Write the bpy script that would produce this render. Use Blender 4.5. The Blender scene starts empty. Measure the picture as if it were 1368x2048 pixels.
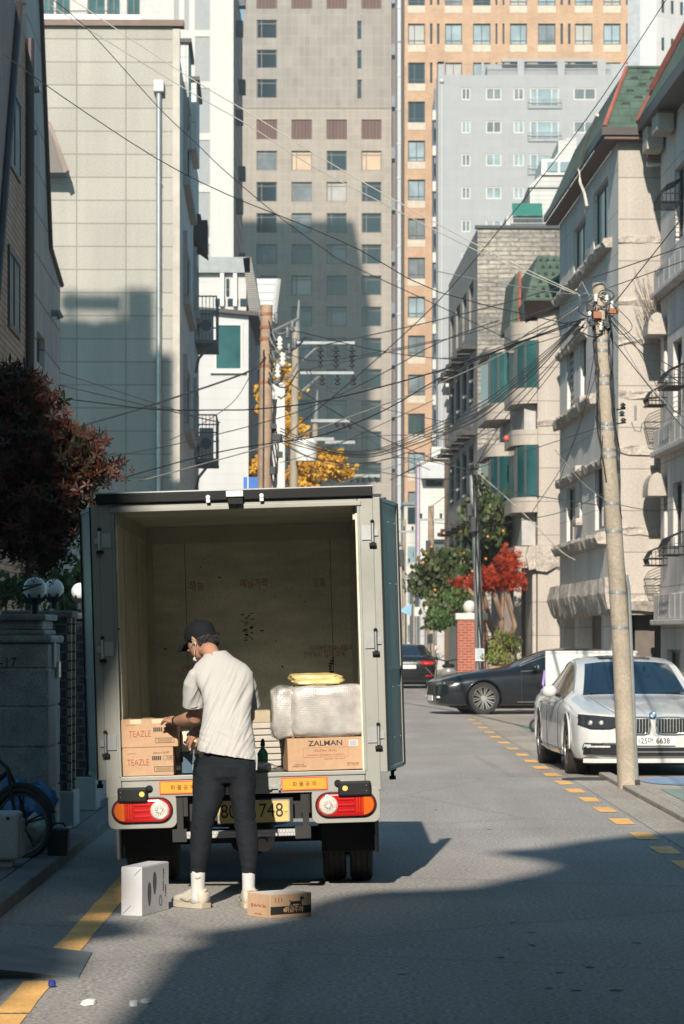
import bpy, bmesh, math, random
from math import sin, cos, pi, radians, sqrt, atan2, tan
from mathutils import Vector, Matrix, noise
random.seed(7)
SC = bpy.context.scene
COL = SC.collection
F = 5973.0; HZ = 1271.0; CX = 684.0; CH = 1.64
def wx(px, Y): return (px - CX) * Y / F
def wz(py, Y): return CH + (HZ - py) * Y / F
def W(px, py, Y): return Vector((wx(px, Y), Y, wz(py, Y)))
def gY(py): return F * CH / (py - HZ)

SPLIT = {'rivet', 'seam', 'junction_box', 'strip_rivet', 'shingle_gap', 'rear_frame', 'parapet', 'side_ledge', 'eave_bracket', 'dark_coping', 'window_hood', 'roof_parapet', 'floor_beam', 'corner_bricks', 'foot', 'lining', 'edge_strip', 'wall_vent', 'rock_cornice', 'rock_ledge', 'rock_course', 'stone_band', 'pillar', 'cross_member', 'bolt', 'meter_cover', 'bricks', 'coping', 'plinth', 'hinge_pin', 'chassis_rail', 'bracket', 'brace', 'ridge_tile', 'persimmon_fruit_', 'conduit', 'lens_rib_bar', 'wing_edge', 'step_bolt', 'round_reflector', 'fork'}
# ------------------------------------------------------------ mesh builder
class MB:
    def __init__(s): s.v = []; s.f = []; s.m = Matrix.Identity(4); s.mi = []; s.cur = 0
    def at(s, m): s.m = m; return s
    def add(s, vs, fs):
        b = len(s.v)
        for p in vs: s.v.append(s.m @ Vector(p))
        for f in fs: s.f.append([b + i for i in f]); s.mi.append(s.cur)
    def quad(s, a, b, c, d): s.add([a, b, c, d], [(0, 1, 2, 3)])
    def poly(s, pts): s.add(pts, [tuple(range(len(pts)))])
    def box(s, x0, x1, y0, y1, z0, z1):
        if x0 > x1: x0, x1 = x1, x0
        if y0 > y1: y0, y1 = y1, y0
        if z0 > z1: z0, z1 = z1, z0
        s.add([(x0,y0,z0),(x1,y0,z0),(x1,y1,z0),(x0,y1,z0),(x0,y0,z1),(x1,y0,z1),(x1,y1,z1),(x0,y1,z1)],
              [(0,3,2,1),(4,5,6,7),(0,1,5,4),(1,2,6,5),(2,3,7,6),(3,0,4,7)])
    def hexa(s, p):   # 8 points bottom 4 ccw, top 4
        s.add(p, [(0,3,2,1),(4,5,6,7),(0,1,5,4),(1,2,6,5),(2,3,7,6),(3,0,4,7)])
    def tube(s, pts, r, n=8, cap=True, flat=1.0):
        pts = [Vector(p) for p in pts]
        rs = r if isinstance(r, (list, tuple)) else [r] * len(pts)
        rings = []; up = None
        for i, p in enumerate(pts):
            d = (pts[min(i+1, len(pts)-1)] - pts[max(i-1, 0)])
            if d.length < 1e-9: d = Vector((0,0,1))
            d.normalize()
            if up is None:
                up = Vector((0,0,1)) if abs(d.z) < .9 else Vector((0,1,0))
            a = d.cross(up)
            if a.length < 1e-6: a = d.cross(Vector((1,0,0)))
            a.normalize(); b = a.cross(d).normalized(); up = b
            rings.append([p + a * (rs[i] * cos(2*pi*k/n)) + b * (rs[i] * flat * sin(2*pi*k/n)) for k in range(n)])
        vs = [q for rg in rings for q in rg]; fs = []
        for i in range(len(rings) - 1):
            for k in range(n):
                k2 = (k + 1) % n
                fs.append((i*n+k, (i+1)*n+k, (i+1)*n+k2, i*n+k2))
        if cap:
            fs.append(tuple(range(n))); fs.append(tuple(reversed(range((len(rings)-1)*n, len(rings)*n))))
        s.add(vs, fs)
    def cyl(s, a, b, r0, r1=None, n=16): s.tube([a, b], [r0, r0 if r1 is None else r1], n)
    def rings(s, rings, cap0=True, cap1=True, closed=True):
        n = len(rings[0]); vs = [q for rg in rings for q in rg]; fs = []
        for i in range(len(rings) - 1):
            for k in range(n if closed else n - 1):
                k2 = (k + 1) % n
                fs.append((i*n+k, i*n+k2, (i+1)*n+k2, (i+1)*n+k))
        if cap0: fs.append(tuple(reversed(range(n))))
        if cap1: fs.append(tuple(range((len(rings)-1)*n, len(rings)*n)))
        s.add(vs, fs)
    def lathe(s, prof, c=(0,0,0), n=20):   # prof [(r,z)]
        s.rings([[(c[0]+r*cos(2*pi*k/n), c[1]+r*sin(2*pi*k/n), c[2]+z) for k in range(n)] for r, z in prof])
    def ball(s, c, r, n=16, sx=1, sy=1, sz=1):
        h = n // 2
        prof = [(max(1e-4, sin(pi*i/h)), -cos(pi*i/h)) for i in range(h + 1)]
        s.rings([[(c[0]+r*sx*q*cos(2*pi*k/n), c[1]+r*sy*q*sin(2*pi*k/n), c[2]+r*sz*z) for k in range(n)] for q, z in prof])
    def prism(s, poly, a, b, axis='y'):    # extrude 2-D outline along an axis from a to b
        n = len(poly)
        def P(u, w, t): return {'y': (u, t, w), 'x': (t, u, w), 'z': (u, w, t)}[axis]
        vs = [P(u, w, a) for u, w in poly] + [P(u, w, b) for u, w in poly]
        fs = [tuple(range(n)), tuple(reversed(range(n, 2*n)))] + [(i, i+n, (i+1) % n + n, (i+1) % n) for i in range(n)]
        s.add(vs, fs)
    def islands(s):
        par = list(range(len(s.v)))
        def fd(i):
            while par[i] != i: par[i] = par[par[i]]; i = par[i]
            return i
        for f in s.f:
            for i in f[1:]: par[fd(i)] = fd(f[0])
        g = {}
        for f in s.f: g.setdefault(fd(f[0]), []).append(f)
        out = []
        for fs in g.values():
            mb = MB(); idx = {}
            for f in fs:
                for i in f:
                    if i not in idx: idx[i] = len(mb.v); mb.v.append(s.v[i])
                mb.f.append([idx[i] for i in f]); mb.mi.append(0)
            out.append(mb)
        return out
    def build(s, name, m=None, parent=None, smooth=False, bevel=0, uv=True, loc=None, seg=2, **tags):
        if name in SPLIT and parent is not None and not getattr(s, 'one', False):
            isl = s.islands()
            if 1 < len(isl) <= 45:
                for q in isl: q.one = True; o = q.build(name, m, parent, smooth, bevel, uv, loc, seg, **tags)
                return o
        me = bpy.data.meshes.new(name)
        me.from_pydata([tuple(p) for p in s.v], [], s.f)
        ms = m if isinstance(m, (list, tuple)) else [m]
        for q in ms:
            if q: me.materials.append(q)
        if len(ms) > 1:
            for p, i in zip(me.polygons, s.mi): p.material_index = i
        if len(s.f) < 60000:
            bm = bmesh.new(); bm.from_mesh(me)
            bmesh.ops.recalc_face_normals(bm, faces=bm.faces) if getattr(s, 'fixn', True) else None
            bm.to_mesh(me); bm.free()
        if uv:
            ul = me.uv_layers.new(name='UVMap')
            for p in me.polygons:
                nx, ny, nz = abs(p.normal.x), abs(p.normal.y), abs(p.normal.z)
                for li in p.loop_indices:
                    c = me.vertices[me.loops[li].vertex_index].co
                    ul.data[li].uv = (c.x, c.y) if (nz > nx and nz > ny) else ((c.y, c.z) if nx > ny else (c.x, c.z))
        if smooth: me.polygons.foreach_set('use_smooth', [True] * len(me.polygons))
        o = bpy.data.objects.new(name, me); COL.objects.link(o)
        if smooth == 'auto':
            try: me.set_sharp_from_angle(angle=radians(35))
            except Exception: pass
        if bevel:
            b = o.modifiers.new('bevel', 'BEVEL'); b.width = bevel; b.segments = seg; b.limit_method = 'ANGLE'; b.angle_limit = radians(40)
            b.harden_normals = False
        if parent: o.parent = parent
        if loc is not None: o.location = loc
        for k, v in tags.items(): o[k] = v
        return o
def tag(o, label=None, category=None, group=None, kind=None):
    if label: o['label'] = label
    if category: o['category'] = category
    if group: o['group'] = group
    if kind: o['kind'] = kind
    return o
def thing(name, label, cat, loc=(0,0,0), rotz=0, group=None, rot=None):
    o = bpy.data.objects.new(name, None); COL.objects.link(o); o.location = loc
    o.rotation_euler = rot if rot else (0, 0, rotz); o.empty_display_size = .2
    return tag(o, label, cat, group)
def kids(o): return [c for c in bpy.data.objects if c.parent == o]
def copy_tree(o, parent=None):
    c = o.copy(); COL.objects.link(c)
    if parent: c.parent = parent
    for ch in kids(o): copy_tree(ch, c)
    return c
def applied(o):
    """bake the modifiers of o into its mesh"""
    dg = bpy.context.evaluated_depsgraph_get(); dg.update()
    me = bpy.data.meshes.new_from_object(o.evaluated_get(dg)); o.modifiers.clear(); o.data = me; return o

# ------------------------------------------------------------ materials
def newmat(name):
    m = bpy.data.materials.new(name); m.use_nodes = True
    nt = m.node_tree; b = nt.nodes['Principled BSDF']; return m, nt, b
def N(nt, t, **kw):
    n = nt.nodes.new(t)
    for k, v in kw.items():
        if k in n.inputs.keys(): n.inputs[k].default_value = v
        else: setattr(n, k, v)
    return n
def rgb(c): return (c[0], c[1], c[2], 1)
def hx(h, k=1.0):
    c = [int(h[i:i+2], 16) / 255 for i in (0, 2, 4)]
    return tuple(min(1, k * (x / 12.92 if x <= .04045 else ((x + .055) / 1.055) ** 2.4)) for x in c)
def noisemix(nt, src, coord, scale, lo, hi, detail=4, stretch=None, fac_src=None, tint=None):
    """multiply colour src by noise between lo..hi"""
    L = nt.links
    n = N(nt, 'ShaderNodeTexNoise', Scale=scale, Detail=detail)
    if stretch:
        mp = N(nt, 'ShaderNodeMapping'); mp.inputs['Scale'].default_value = stretch
        L.new(coord, mp.inputs[0]); L.new(mp.outputs[0], n.inputs['Vector'])
    else: L.new(coord, n.inputs['Vector'])
    r = N(nt, 'ShaderNodeMapRange'); r.inputs[1].default_value = .3; r.inputs[2].default_value = .7
    r.inputs[3].default_value = lo; r.inputs[4].default_value = hi
    L.new(n.outputs['Fac'], r.inputs[0])
    mx = N(nt, 'ShaderNodeVectorMath', operation='SCALE')
    L.new(src, mx.inputs[0]); L.new(r.outputs[0], mx.inputs['Scale'])
    return mx.outputs[0], n
def mat(name, col, rough=.6, metal=0, var=.12, scale=3., bump=0., bscale=60., spec=.5, coat=0, fine=0., fscale=120., streak=0., dirt=0., sheen=0, trans=0, alpha=1, sss=0, vc=False):
    m, nt, b = newmat(name); L = nt.links
    tc = N(nt, 'ShaderNodeTexCoord'); c = tc.outputs['Object']
    base = N(nt, 'ShaderNodeRGB'); base.outputs[0].default_value = rgb(col); s = base.outputs[0]
    if var: s, _ = noisemix(nt, s, c, scale, 1 - var, 1 + var)
    if fine: s, _ = noisemix(nt, s, c, fscale, 1 - fine, 1 + fine, 2)
    if streak: s, _ = noisemix(nt, s, c, 2.2, 1 - streak, 1 + streak * .4, 6, (1.6, 1.6, .12))
    if dirt:
        n = N(nt, 'ShaderNodeTexNoise', Scale=1.3, Detail=8, Roughness=.7); L.new(c, n.inputs['Vector'])
        r = N(nt, 'ShaderNodeMapRange'); r.inputs[1].default_value = .5; r.inputs[2].default_value = .68; r.inputs[4].default_value = dirt
        L.new(n.outputs[0], r.inputs[0])
        mx = N(nt, 'ShaderNodeMix', data_type='RGBA'); L.new(r.outputs[0], mx.inputs[0]); L.new(s, mx.inputs[6]); mx.inputs[7].default_value = rgb([x * .35 for x in col])
        s = mx.outputs[2]
    L.new(s, b.inputs['Base Color'])
    b.inputs['Roughness'].default_value = rough; b.inputs['Metallic'].default_value = metal
    b.inputs['Specular IOR Level'].default_value = spec; b.inputs['Coat Weight'].default_value = coat
    if sheen: b.inputs['Sheen Weight'].default_value = sheen
    if trans: b.inputs['Transmission Weight'].default_value = trans
    if alpha < 1: b.inputs['Alpha'].default_value = alpha
    if sss: b.inputs['Subsurface Weight'].default_value = sss; b.inputs['Subsurface Radius'].default_value = (.02, .008, .005)
    if bump:
        n = N(nt, 'ShaderNodeTexNoise', Scale=bscale, Detail=4); L.new(c, n.inputs['Vector'])
        bp = N(nt, 'ShaderNodeBump', Strength=bump, Distance=.02); L.new(n.outputs[0], bp.inputs['Height']); L.new(bp.outputs[0], b.inputs['Normal'])
    return m
def tiled(name, col, w, h, gap=.01, line=.45, off=0., rough=.75, var=.1, col2=None, fine=.06, streak=.1, bump=.3, gapcol=None, dirt=0, rocky=0, fscale=60., shift=(0, 0), freq=2, warp=0):
    """panels, tiles or bricks laid in the UV plane (metres)"""
    m, nt, b = newmat(name); L = nt.links
    tc = N(nt, 'ShaderNodeTexCoord'); uv = tc.outputs['UV']; ob = tc.outputs['Object']
    mp = N(nt, 'ShaderNodeMapping'); mp.inputs['Location'].default_value = (shift[0], shift[1], 0); L.new(uv, mp.inputs[0])
    br = N(nt, 'ShaderNodeTexBrick'); br.offset = off; br.offset_frequency = freq; br.squash = 1
    if warp:
        wn = N(nt, 'ShaderNodeTexNoise', Scale=5, Detail=3); L.new(uv, wn.inputs['Vector'])
        wv = N(nt, 'ShaderNodeVectorMath', operation='MULTIPLY_ADD'); L.new(wn.outputs['Color'], wv.inputs[0]); wv.inputs[1].default_value = (warp, warp * .35, 0); L.new(mp.outputs[0], wv.inputs[2]); L.new(wv.outputs[0], br.inputs['Vector'])
    else: L.new(mp.outputs[0], br.inputs['Vector'])
    c2 = col2 or [min(1, x * (1 - var)) for x in col]
    br.inputs['Color1'].default_value = rgb(col); br.inputs['Color2'].default_value = rgb(c2)
    br.inputs['Mortar'].default_value = rgb(gapcol or [x * line for x in col])
    br.inputs['Scale'].default_value = 1; br.inputs['Brick Width'].default_value = w; br.inputs['Row Height'].default_value = h
    br.inputs['Mortar Size'].default_value = gap; br.inputs['Mortar Smooth'].default_value = .3; br.inputs['Bias'].default_value = 0
    s = br.outputs['Color']
    s, _ = noisemix(nt, s, ob, .6, 1 - var * .6, 1 + var * .6, 5)
    if fine: s, _ = noisemix(nt, s, ob, fscale, 1 - fine, 1 + fine, 3)
    if streak: s, _ = noisemix(nt, s, ob, 1.6, 1 - streak, 1 + streak * .3, 7, (1.5, 1.5, .1))
    if dirt:
        n = N(nt, 'ShaderNodeTexNoise', Scale=.9, Detail=9, Roughness=.75); L.new(ob, n.inputs['Vector'])
        r = N(nt, 'ShaderNodeMapRange'); r.inputs[1].default_value = .5; r.inputs[2].default_value = .7; r.inputs[4].default_value = dirt
        L.new(n.outputs[0], r.inputs[0])
        mx = N(nt, 'ShaderNodeMix', data_type='RGBA'); L.new(r.outputs[0], mx.inputs[0]); L.new(s, mx.inputs[6]); mx.inputs[7].default_value = rgb([x * .45 for x in col]); s = mx.outputs[2]
    L.new(s, b.inputs['Base Color']); b.inputs['Roughness'].default_value = rough; b.inputs['Specular IOR Level'].default_value = .3
    inv = N(nt, 'ShaderNodeMath', operation='SUBTRACT'); inv.inputs[0].default_value = 1; L.new(br.outputs['Fac'], inv.inputs[1])
    hgt = inv.outputs[0]
    if rocky:
        n = N(nt, 'ShaderNodeTexNoise', Scale=9, Detail=5); L.new(ob, n.inputs['Vector'])
        mu = N(nt, 'ShaderNodeMath', operation='MULTIPLY_ADD'); L.new(n.outputs[0], mu.inputs[0]); mu.inputs[1].default_value = rocky; L.new(hgt, mu.inputs[2]); hgt = mu.outputs[0]
    bp = N(nt, 'ShaderNodeBump', Strength=bump, Distance=.03); L.new(hgt, bp.inputs['Height']); L.new(bp.outputs[0], b.inputs['Normal'])
    return m
def glass(name, col, rough=.08, curtain=0., spec=.6):
    m, nt, b = newmat(name); L = nt.links
    tc = N(nt, 'ShaderNodeTexCoord')
    n = N(nt, 'ShaderNodeTexNoise', Scale=.7, Detail=2); L.new(tc.outputs['Object'], n.inputs['Vector'])
    r = N(nt, 'ShaderNodeMapRange'); r.inputs[1].default_value = .4; r.inputs[2].default_value = .62; L.new(n.outputs[0], r.inputs[0])
    mx = N(nt, 'ShaderNodeMix', data_type='RGBA'); L.new(r.outputs[0], mx.inputs[0])
    mx.inputs[6].default_value = rgb(col); mx.inputs[7].default_value = rgb([min(1, x * (1 + curtain) + curtain * .03) for x in col])
    L.new(mx.outputs[2], b.inputs['Base Color']); b.inputs['Roughness'].default_value = rough; b.inputs['Specular IOR Level'].default_value = spec
    return m

def leafmat(name, cols, rough=.6, trans=.25):
    m, nt, b = newmat(name); L = nt.links
    g = N(nt, 'ShaderNodeNewGeometry')
    cr = N(nt, 'ShaderNodeValToRGB'); L.new(g.outputs['Random Per Island'], cr.inputs[0])
    e = cr.color_ramp.elements; e[0].color = rgb(cols[0]); e[1].color = rgb(cols[-1])
    for i, c in enumerate(cols[1:-1]):
        x = e.new((i + 1) / (len(cols) - 1)); x.color = rgb(c)
    L.new(cr.outputs[0], b.inputs['Base Color']); b.inputs['Roughness'].default_value = rough; b.inputs['Specular IOR Level'].default_value = .3
    tr = N(nt, 'ShaderNodeBsdfTranslucent'); L.new(cr.outputs[0], tr.inputs[0])
    mx = N(nt, 'ShaderNodeMixShader'); mx.inputs[0].default_value = trans
    L.new(b.outputs[0], mx.inputs[1]); L.new(tr.outputs[0], mx.inputs[2]); L.new(mx.outputs[0], nt.nodes['Material Output'].inputs[0])
    return m

# ------------------------------------------------------------ walls and windows
def plane(kind, c):
    """(u, z, d) -> xyz. d is the distance out of the wall"""
    if kind == 'front': return lambda u, z, d: (u, c - d, z)
    if kind == 'left': return lambda u, z, d: (c - d, u, z)
    if kind == 'right': return lambda u, z, d: (c + d, u, z)
def facade(mb, P, u0, u1, z0, z1, holes, deep=.2, back=True):
    us = sorted({u0, u1, *[h[0] for h in holes], *[h[1] for h in holes]}); zs = sorted({z0, z1, *[h[2] for h in holes], *[h[3] for h in holes]})
    us = [u for u in us if u0 <= u <= u1]; zs = [z for z in zs if z0 <= z <= z1]
    for i in range(len(us) - 1):
        for j in range(len(zs) - 1):
            a, b, c, d = us[i], us[i+1], zs[j], zs[j+1]; mu, mz = (a+b)/2, (c+d)/2
            if any(h[0] < mu < h[1] and h[2] < mz < h[3] for h in holes): continue
            mb.quad(P(a, c, 0), P(b, c, 0), P(b, d, 0), P(a, d, 0))
    for a, b, c, d in holes:
        mb.quad(P(a, c, 0), P(b, c, 0), P(b, c, -deep), P(a, c, -deep)); mb.quad(P(a, d, 0), P(b, d, 0), P(b, d, -deep), P(a, d, -deep))
        mb.quad(P(a, c, 0), P(a, d, 0), P(a, d, -deep), P(a, c, -deep)); mb.quad(P(b, c, 0), P(b, d, 0), P(b, d, -deep), P(b, c, -deep))
def pbox(mb, P, u0, u1, z0, z1, d0, d1):
    a = [P(u, z, d) for d in (d0, d1) for z in (z0, z1) for u in (u0, u1)]
    mb.add(a, [(0,1,3,2),(4,6,7,5),(0,4,5,1),(2,3,7,6),(0,2,6,4),(1,5,7,3)])
def window(parent, P, r, fm, gm, fw=.05, vm=(.5,), hm=(), d=-.12, name='window', lab=None, t=.05, bars=None, pane='pane'):
    u0, u1, z0, z1 = r; mb = MB(); e = .004
    u0 += e; u1 -= e; z0 += e; z1 -= e
    pbox(mb, P, u0, u1, z0, z0 + fw, d, d + t); pbox(mb, P, u0, u1, z1 - fw, z1, d, d + t)
    pbox(mb, P, u0, u0 + fw, z0 + fw, z1 - fw, d, d + t); pbox(mb, P, u1 - fw, u1, z0 + fw, z1 - fw, d, d + t)
    for q in vm:
        x = u0 + (u1 - u0) * q; pbox(mb, P, x - fw * .45, x + fw * .45, z0 + fw, z1 - fw, d, d + t * .9)
    for q in hm:
        z = z0 + (z1 - z0) * q; pbox(mb, P, u0 + fw, u1 - fw, z - fw * .4, z + fw * .4, d, d + t * .8)
    w = mb.build(name, fm, parent)
    g = MB(); g.fixn = False
    q = [P(u0 + fw * .5, z0 + fw * .5, d + t * .35), P(u1 - fw * .5, z0 + fw * .5, d + t * .35), P(u1 - fw * .5, z1 - fw * .5, d + t * .35), P(u0 + fw * .5, z1 - fw * .5, d + t * .35)]
    q2 = [P(u0 + fw * .5, z0 + fw * .5, d + t * .1), P(u1 - fw * .5, z0 + fw * .5, d + t * .1), P(u1 - fw * .5, z1 - fw * .5, d + t * .1), P(u0 + fw * .5, z1 - fw * .5, d + t * .1)]
    g.fixn = True
    g.add(q2 + q, [(0,3,2,1),(4,5,6,7),(0,1,5,4),(1,2,6,5),(2,3,7,6),(3,0,4,7)])
    g.build(pane, gm, w)
    if lab: w['label'] = lab
    return w
def text(name, s, size, m, parent=None, loc=(0,0,0), rot=(pi/2, 0, 0), ext=.0008, align='CENTER', sx=1., bold=0.):
    cu = bpy.data.curves.new(name, 'FONT'); cu.body = s; cu.size = size; cu.extrude = ext; cu.align_x = align; cu.align_y = 'CENTER'; cu.offset = bold
    o = bpy.data.objects.new(name, cu); COL.objects.link(o)
    dg = bpy.context.evaluated_depsgraph_get(); me = bpy.data.meshes.new_from_object(o.evaluated_get(dg))
    bpy.data.objects.remove(o); me.materials.clear(); me.materials.append(m)
    o = bpy.data.objects.new(name, me); COL.objects.link(o); o.location = loc; o.rotation_euler = rot; o.scale = (sx, 1, 1)
    if parent: o.parent = parent
    return o

# ------------------------------------------------------------ camera, sun, sky
cam = bpy.data.objects.new('camera', bpy.data.cameras.new('camera')); COL.objects.link(cam); SC.camera = cam
cam.location = (0, 0, CH); cam.rotation_euler = (pi/2, 0, 0)
cd = cam.data; cd.sensor_fit = 'VERTICAL'; cd.sensor_height = 36; cd.sensor_width = 24; cd.lens = F * 36 / 2048
cd.shift_y = (HZ - 1024) / 2048; cd.clip_start = .5; cd.clip_end = 3000
cd.dof.use_dof = True; cd.dof.focus_distance = 18.8; cd.dof.aperture_fstop = 9
SUN = Vector((.12, 1, -.582)).normalized()
sl = bpy.data.lights.new('sun', 'SUN'); sl.energy = 5.0; sl.angle = radians(.5); sl.color = (1, .91, .79)
so = bpy.data.objects.new('sun', sl); COL.objects.link(so); so.rotation_euler = SUN.to_track_quat('-Z', 'Y').to_euler(); so.location = (0, -20, 40)
w = bpy.data.worlds.new('World'); SC.world = w; w.use_nodes = True; nt = w.node_tree
sk = nt.nodes.new('ShaderNodeTexSky'); sk.sky_type = 'NISHITA'; sk.sun_disc = False
sk.sun_elevation = radians(30); sk.sun_rotation = radians(186.8); sk.ozone_density = 2.0; sk.air_density = 1.1; sk.dust_density = .8
tn = nt.nodes.new('ShaderNodeMix'); tn.data_type = 'RGBA'; tn.blend_type = 'MULTIPLY'; tn.inputs[0].default_value = 1; tn.inputs[7].default_value = (.50, .95, 1.0, 1)
nt.links.new(sk.outputs[0], tn.inputs[6]); nt.links.new(tn.outputs[2], nt.nodes['Background'].inputs[0]); nt.nodes['Background'].inputs[1].default_value = .085
SC.view_settings.view_transform = 'Standard'; SC.view_settings.look = 'None'; SC.view_settings.gamma = 1; SC.view_settings.exposure = .68
SC.render.resolution_x = 684; SC.render.resolution_y = 1024
YAW = .0246
# ============================================================ GROUND
def asphalt(name, col, patch=.12, cracks=True):
    m, nt, b = newmat(name); L = nt.links
    tc = N(nt, 'ShaderNodeTexCoord'); c = tc.outputs['Object']
    base = N(nt, 'ShaderNodeRGB'); base.outputs[0].default_value = rgb(col); s = base.outputs[0]
    s, _ = noisemix(nt, s, c, .35, 1 - patch, 1 + patch, 6)
    s, _ = noisemix(nt, s, c, 2.2, .93, 1.07, 6, (1, .25, 1))
    s, _ = noisemix(nt, s, c, 1.6, .90, 1.06, 4, (1, .04, 1))
    s, _ = noisemix(nt, s, c, 14, .93, 1.07, 4)
    s, n1 = noisemix(nt, s, c, 42, .60, 1.42, 2)
    s, n2 = noisemix(nt, s, c, 160, .75, 1.25, 1)
    if cracks:
        v = N(nt, 'ShaderNodeTexVoronoi', Scale=.22, feature='DISTANCE_TO_EDGE')
        nz = N(nt, 'ShaderNodeTexNoise', Scale=2.5, Detail=5); L.new(c, nz.inputs['Vector'])
        mx = N(nt, 'ShaderNodeMix', data_type='VECTOR'); mx.inputs[0].default_value = .12
        L.new(c, mx.inputs[4]); L.new(nz.outputs['Color'], mx.inputs[5]); L.new(mx.outputs[1], v.inputs['Vector'])
        r = N(nt, 'ShaderNodeMapRange'); r.inputs[1].default_value = .001; r.inputs[2].default_value = .010; r.inputs[3].default_value = .86; r.inputs[4].default_value = 1
        L.new(v.outputs[0], r.inputs[0])
        sc = N(nt, 'ShaderNodeVectorMath', operation='SCALE'); L.new(s, sc.inputs[0]); L.new(r.outputs[0], sc.inputs['Scale']); s = sc.outputs[0]
    L.new(s, b.inputs['Base Color']); b.inputs['Roughness'].default_value = .85; b.inputs['Specular IOR Level'].default_value = .25
    bp = N(nt, 'ShaderNodeBump', Strength=.55, Distance=.006); L.new(n1.outputs[0], bp.inputs['Height']); L.new(bp.outputs[0], b.inputs['Normal'])
    return m
M = {}
M['asphalt'] = asphalt('asphalt', (.275, .258, .240))
M['apron'] = asphalt('worn_concrete', (.31, .275, .235), .2)
M['ground'] = mat('ground_mat', (.12, .11, .10), .9)
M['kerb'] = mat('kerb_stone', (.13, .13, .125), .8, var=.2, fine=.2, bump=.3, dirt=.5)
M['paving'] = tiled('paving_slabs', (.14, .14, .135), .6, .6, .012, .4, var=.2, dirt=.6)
M['yellow'] = mat('yellow_paint', (.74, .41, .12), .7, var=.15, fine=.22, fscale=70, dirt=.45)
M['green_ground'] = mat('green_parking_paint', (.19, .25, .21), .85, var=.2, fine=.2, dirt=.5, scale=1.5)
M['blue_ground'] = mat('blue_parking_paint', (.20, .29, .40), .8, var=.15, fine=.15, dirt=.3)
def struct(name, mb, m, parent=None, **k):
    o = mb.build(name, m, parent, **k)
    if parent is None: o['kind'] = 'structure'
    return o
g = MB(); g.box(-900, 900, -200, 1600, -.3, -.012); struct('ground', g, M['ground'])
g = MB(); g.quad((-2.0, -40, 0), (3.0, -40, 0), (3.0, 190, 0), (-2.0, 190, 0)); struct('road', g, M['asphalt'])
g = MB(); g.quad((2.62, -40, .004), (2.985, -40, .004), (2.985, 190, .004), (2.62, 190, .004)); struct('gutter', g, M['apron'])
g = MB()
for i in range(-8, 60):
    g.box(-2.17, -1.985, i * 1.2, i * 1.2 + 1.19, -.1, .085)
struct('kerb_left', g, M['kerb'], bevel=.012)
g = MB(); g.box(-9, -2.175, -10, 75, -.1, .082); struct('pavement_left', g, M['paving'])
g = MB()
for i in range(-8, 29): g.box(2.99, 3.13, i * 1.2, i * 1.2 + 1.19, -.1, .05)
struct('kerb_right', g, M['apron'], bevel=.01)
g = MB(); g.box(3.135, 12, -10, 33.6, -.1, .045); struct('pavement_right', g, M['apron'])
g = MB(); g.box(3.0, 12, 33.61, 150, -.1, .002); struct('forecourt', g, M['apron'])
g = MB(); g.quad((3.22, 22, .05), (5.2, 22, .05), (5.2, 31.0, .05), (3.3, 31.0, .05)); struct('green_parking_paint', g, M['green_ground'])
g = MB(); g.quad((3.15, 42, .006), (5.5, 42, .006), (5.5, 55, .006), (3.2, 55, .006)); struct('green_bay_paint', g, M['green_ground'])
g = MB(); g.poly([(3.72 + .45 * cos(a * pi / 10) , 32.6 + .9 * sin(a * pi / 10), .052) for a in range(20)]); struct('blue_parking_paint', g, M['blue_ground'])
# painted lines
g = MB()
for a, b in ((5, 12.9), (12.95, 14.15), (15.35, 30), (30.1, 60)): 
    n = max(2, int((b - a) / .35)); L_ = []; R_ = []
    for i in range(n + 1):
        y = a + (b - a) * i / n
        L_.append((-1.508 + random.uniform(-.006, .006), y, .004)); R_.append((-1.360 + random.uniform(-.006, .006), y, .004))
    g.poly(L_ + R_[::-1]); 
struct('yellow_line', g, M['yellow'])
g = MB(); ys = [13.4, 15.0, 16.6, 18.2, 19.8, 21.3, 22.8, 24.4, 26.3, 28.1, 29.8, 31.5, 33.2, 35.1, 37.0, 38.9, 41, 43.2, 45.6, 48.2, 50.5, 53, 55.5, 58]
for y in ys:
    x = 2.47 if y < 45 else 2.47 + (y - 45) * .004
    j = lambda: random.uniform(-.012, .012)
    g.quad((x - .085 + j(), y - .4 + j(), .004), (x + .085 + j(), y - .4 + j(), .004), (x + .085 + j(), y + .42 + j(), .004), (x - .085 + j(), y + .42 + j(), .004))
struct('yellow_dashes', g, M['yellow'])
M['rubber'] = mat('rubber', (.018, .019, .02), .75, var=.25, fine=.2)
g = MB(); g.add([(-3.2,14.2,.09),(-2.0,14.2,.09),(-1.26,14.28,.006),(-1.29,15.42,.006),(-2.0,15.4,.09),(-3.2,15.4,.09),(-3.2,14.2,.0),(-1.26,14.27,.0),(-1.29,15.43,.0),(-3.2,15.4,.0)],
                [(0,1,4,5),(1,2,3,4),(0,6,7,2,1),(5,4,3,8,9)])
tag(g.build('kerb_ramp', mat('ramp_steel', (.12, .145, .15), .6, .2, var=.3, fine=.2, dirt=.5)), 'dark flat metal kerb ramp plate lying across the left yellow line', 'kerb ramp')
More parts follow.
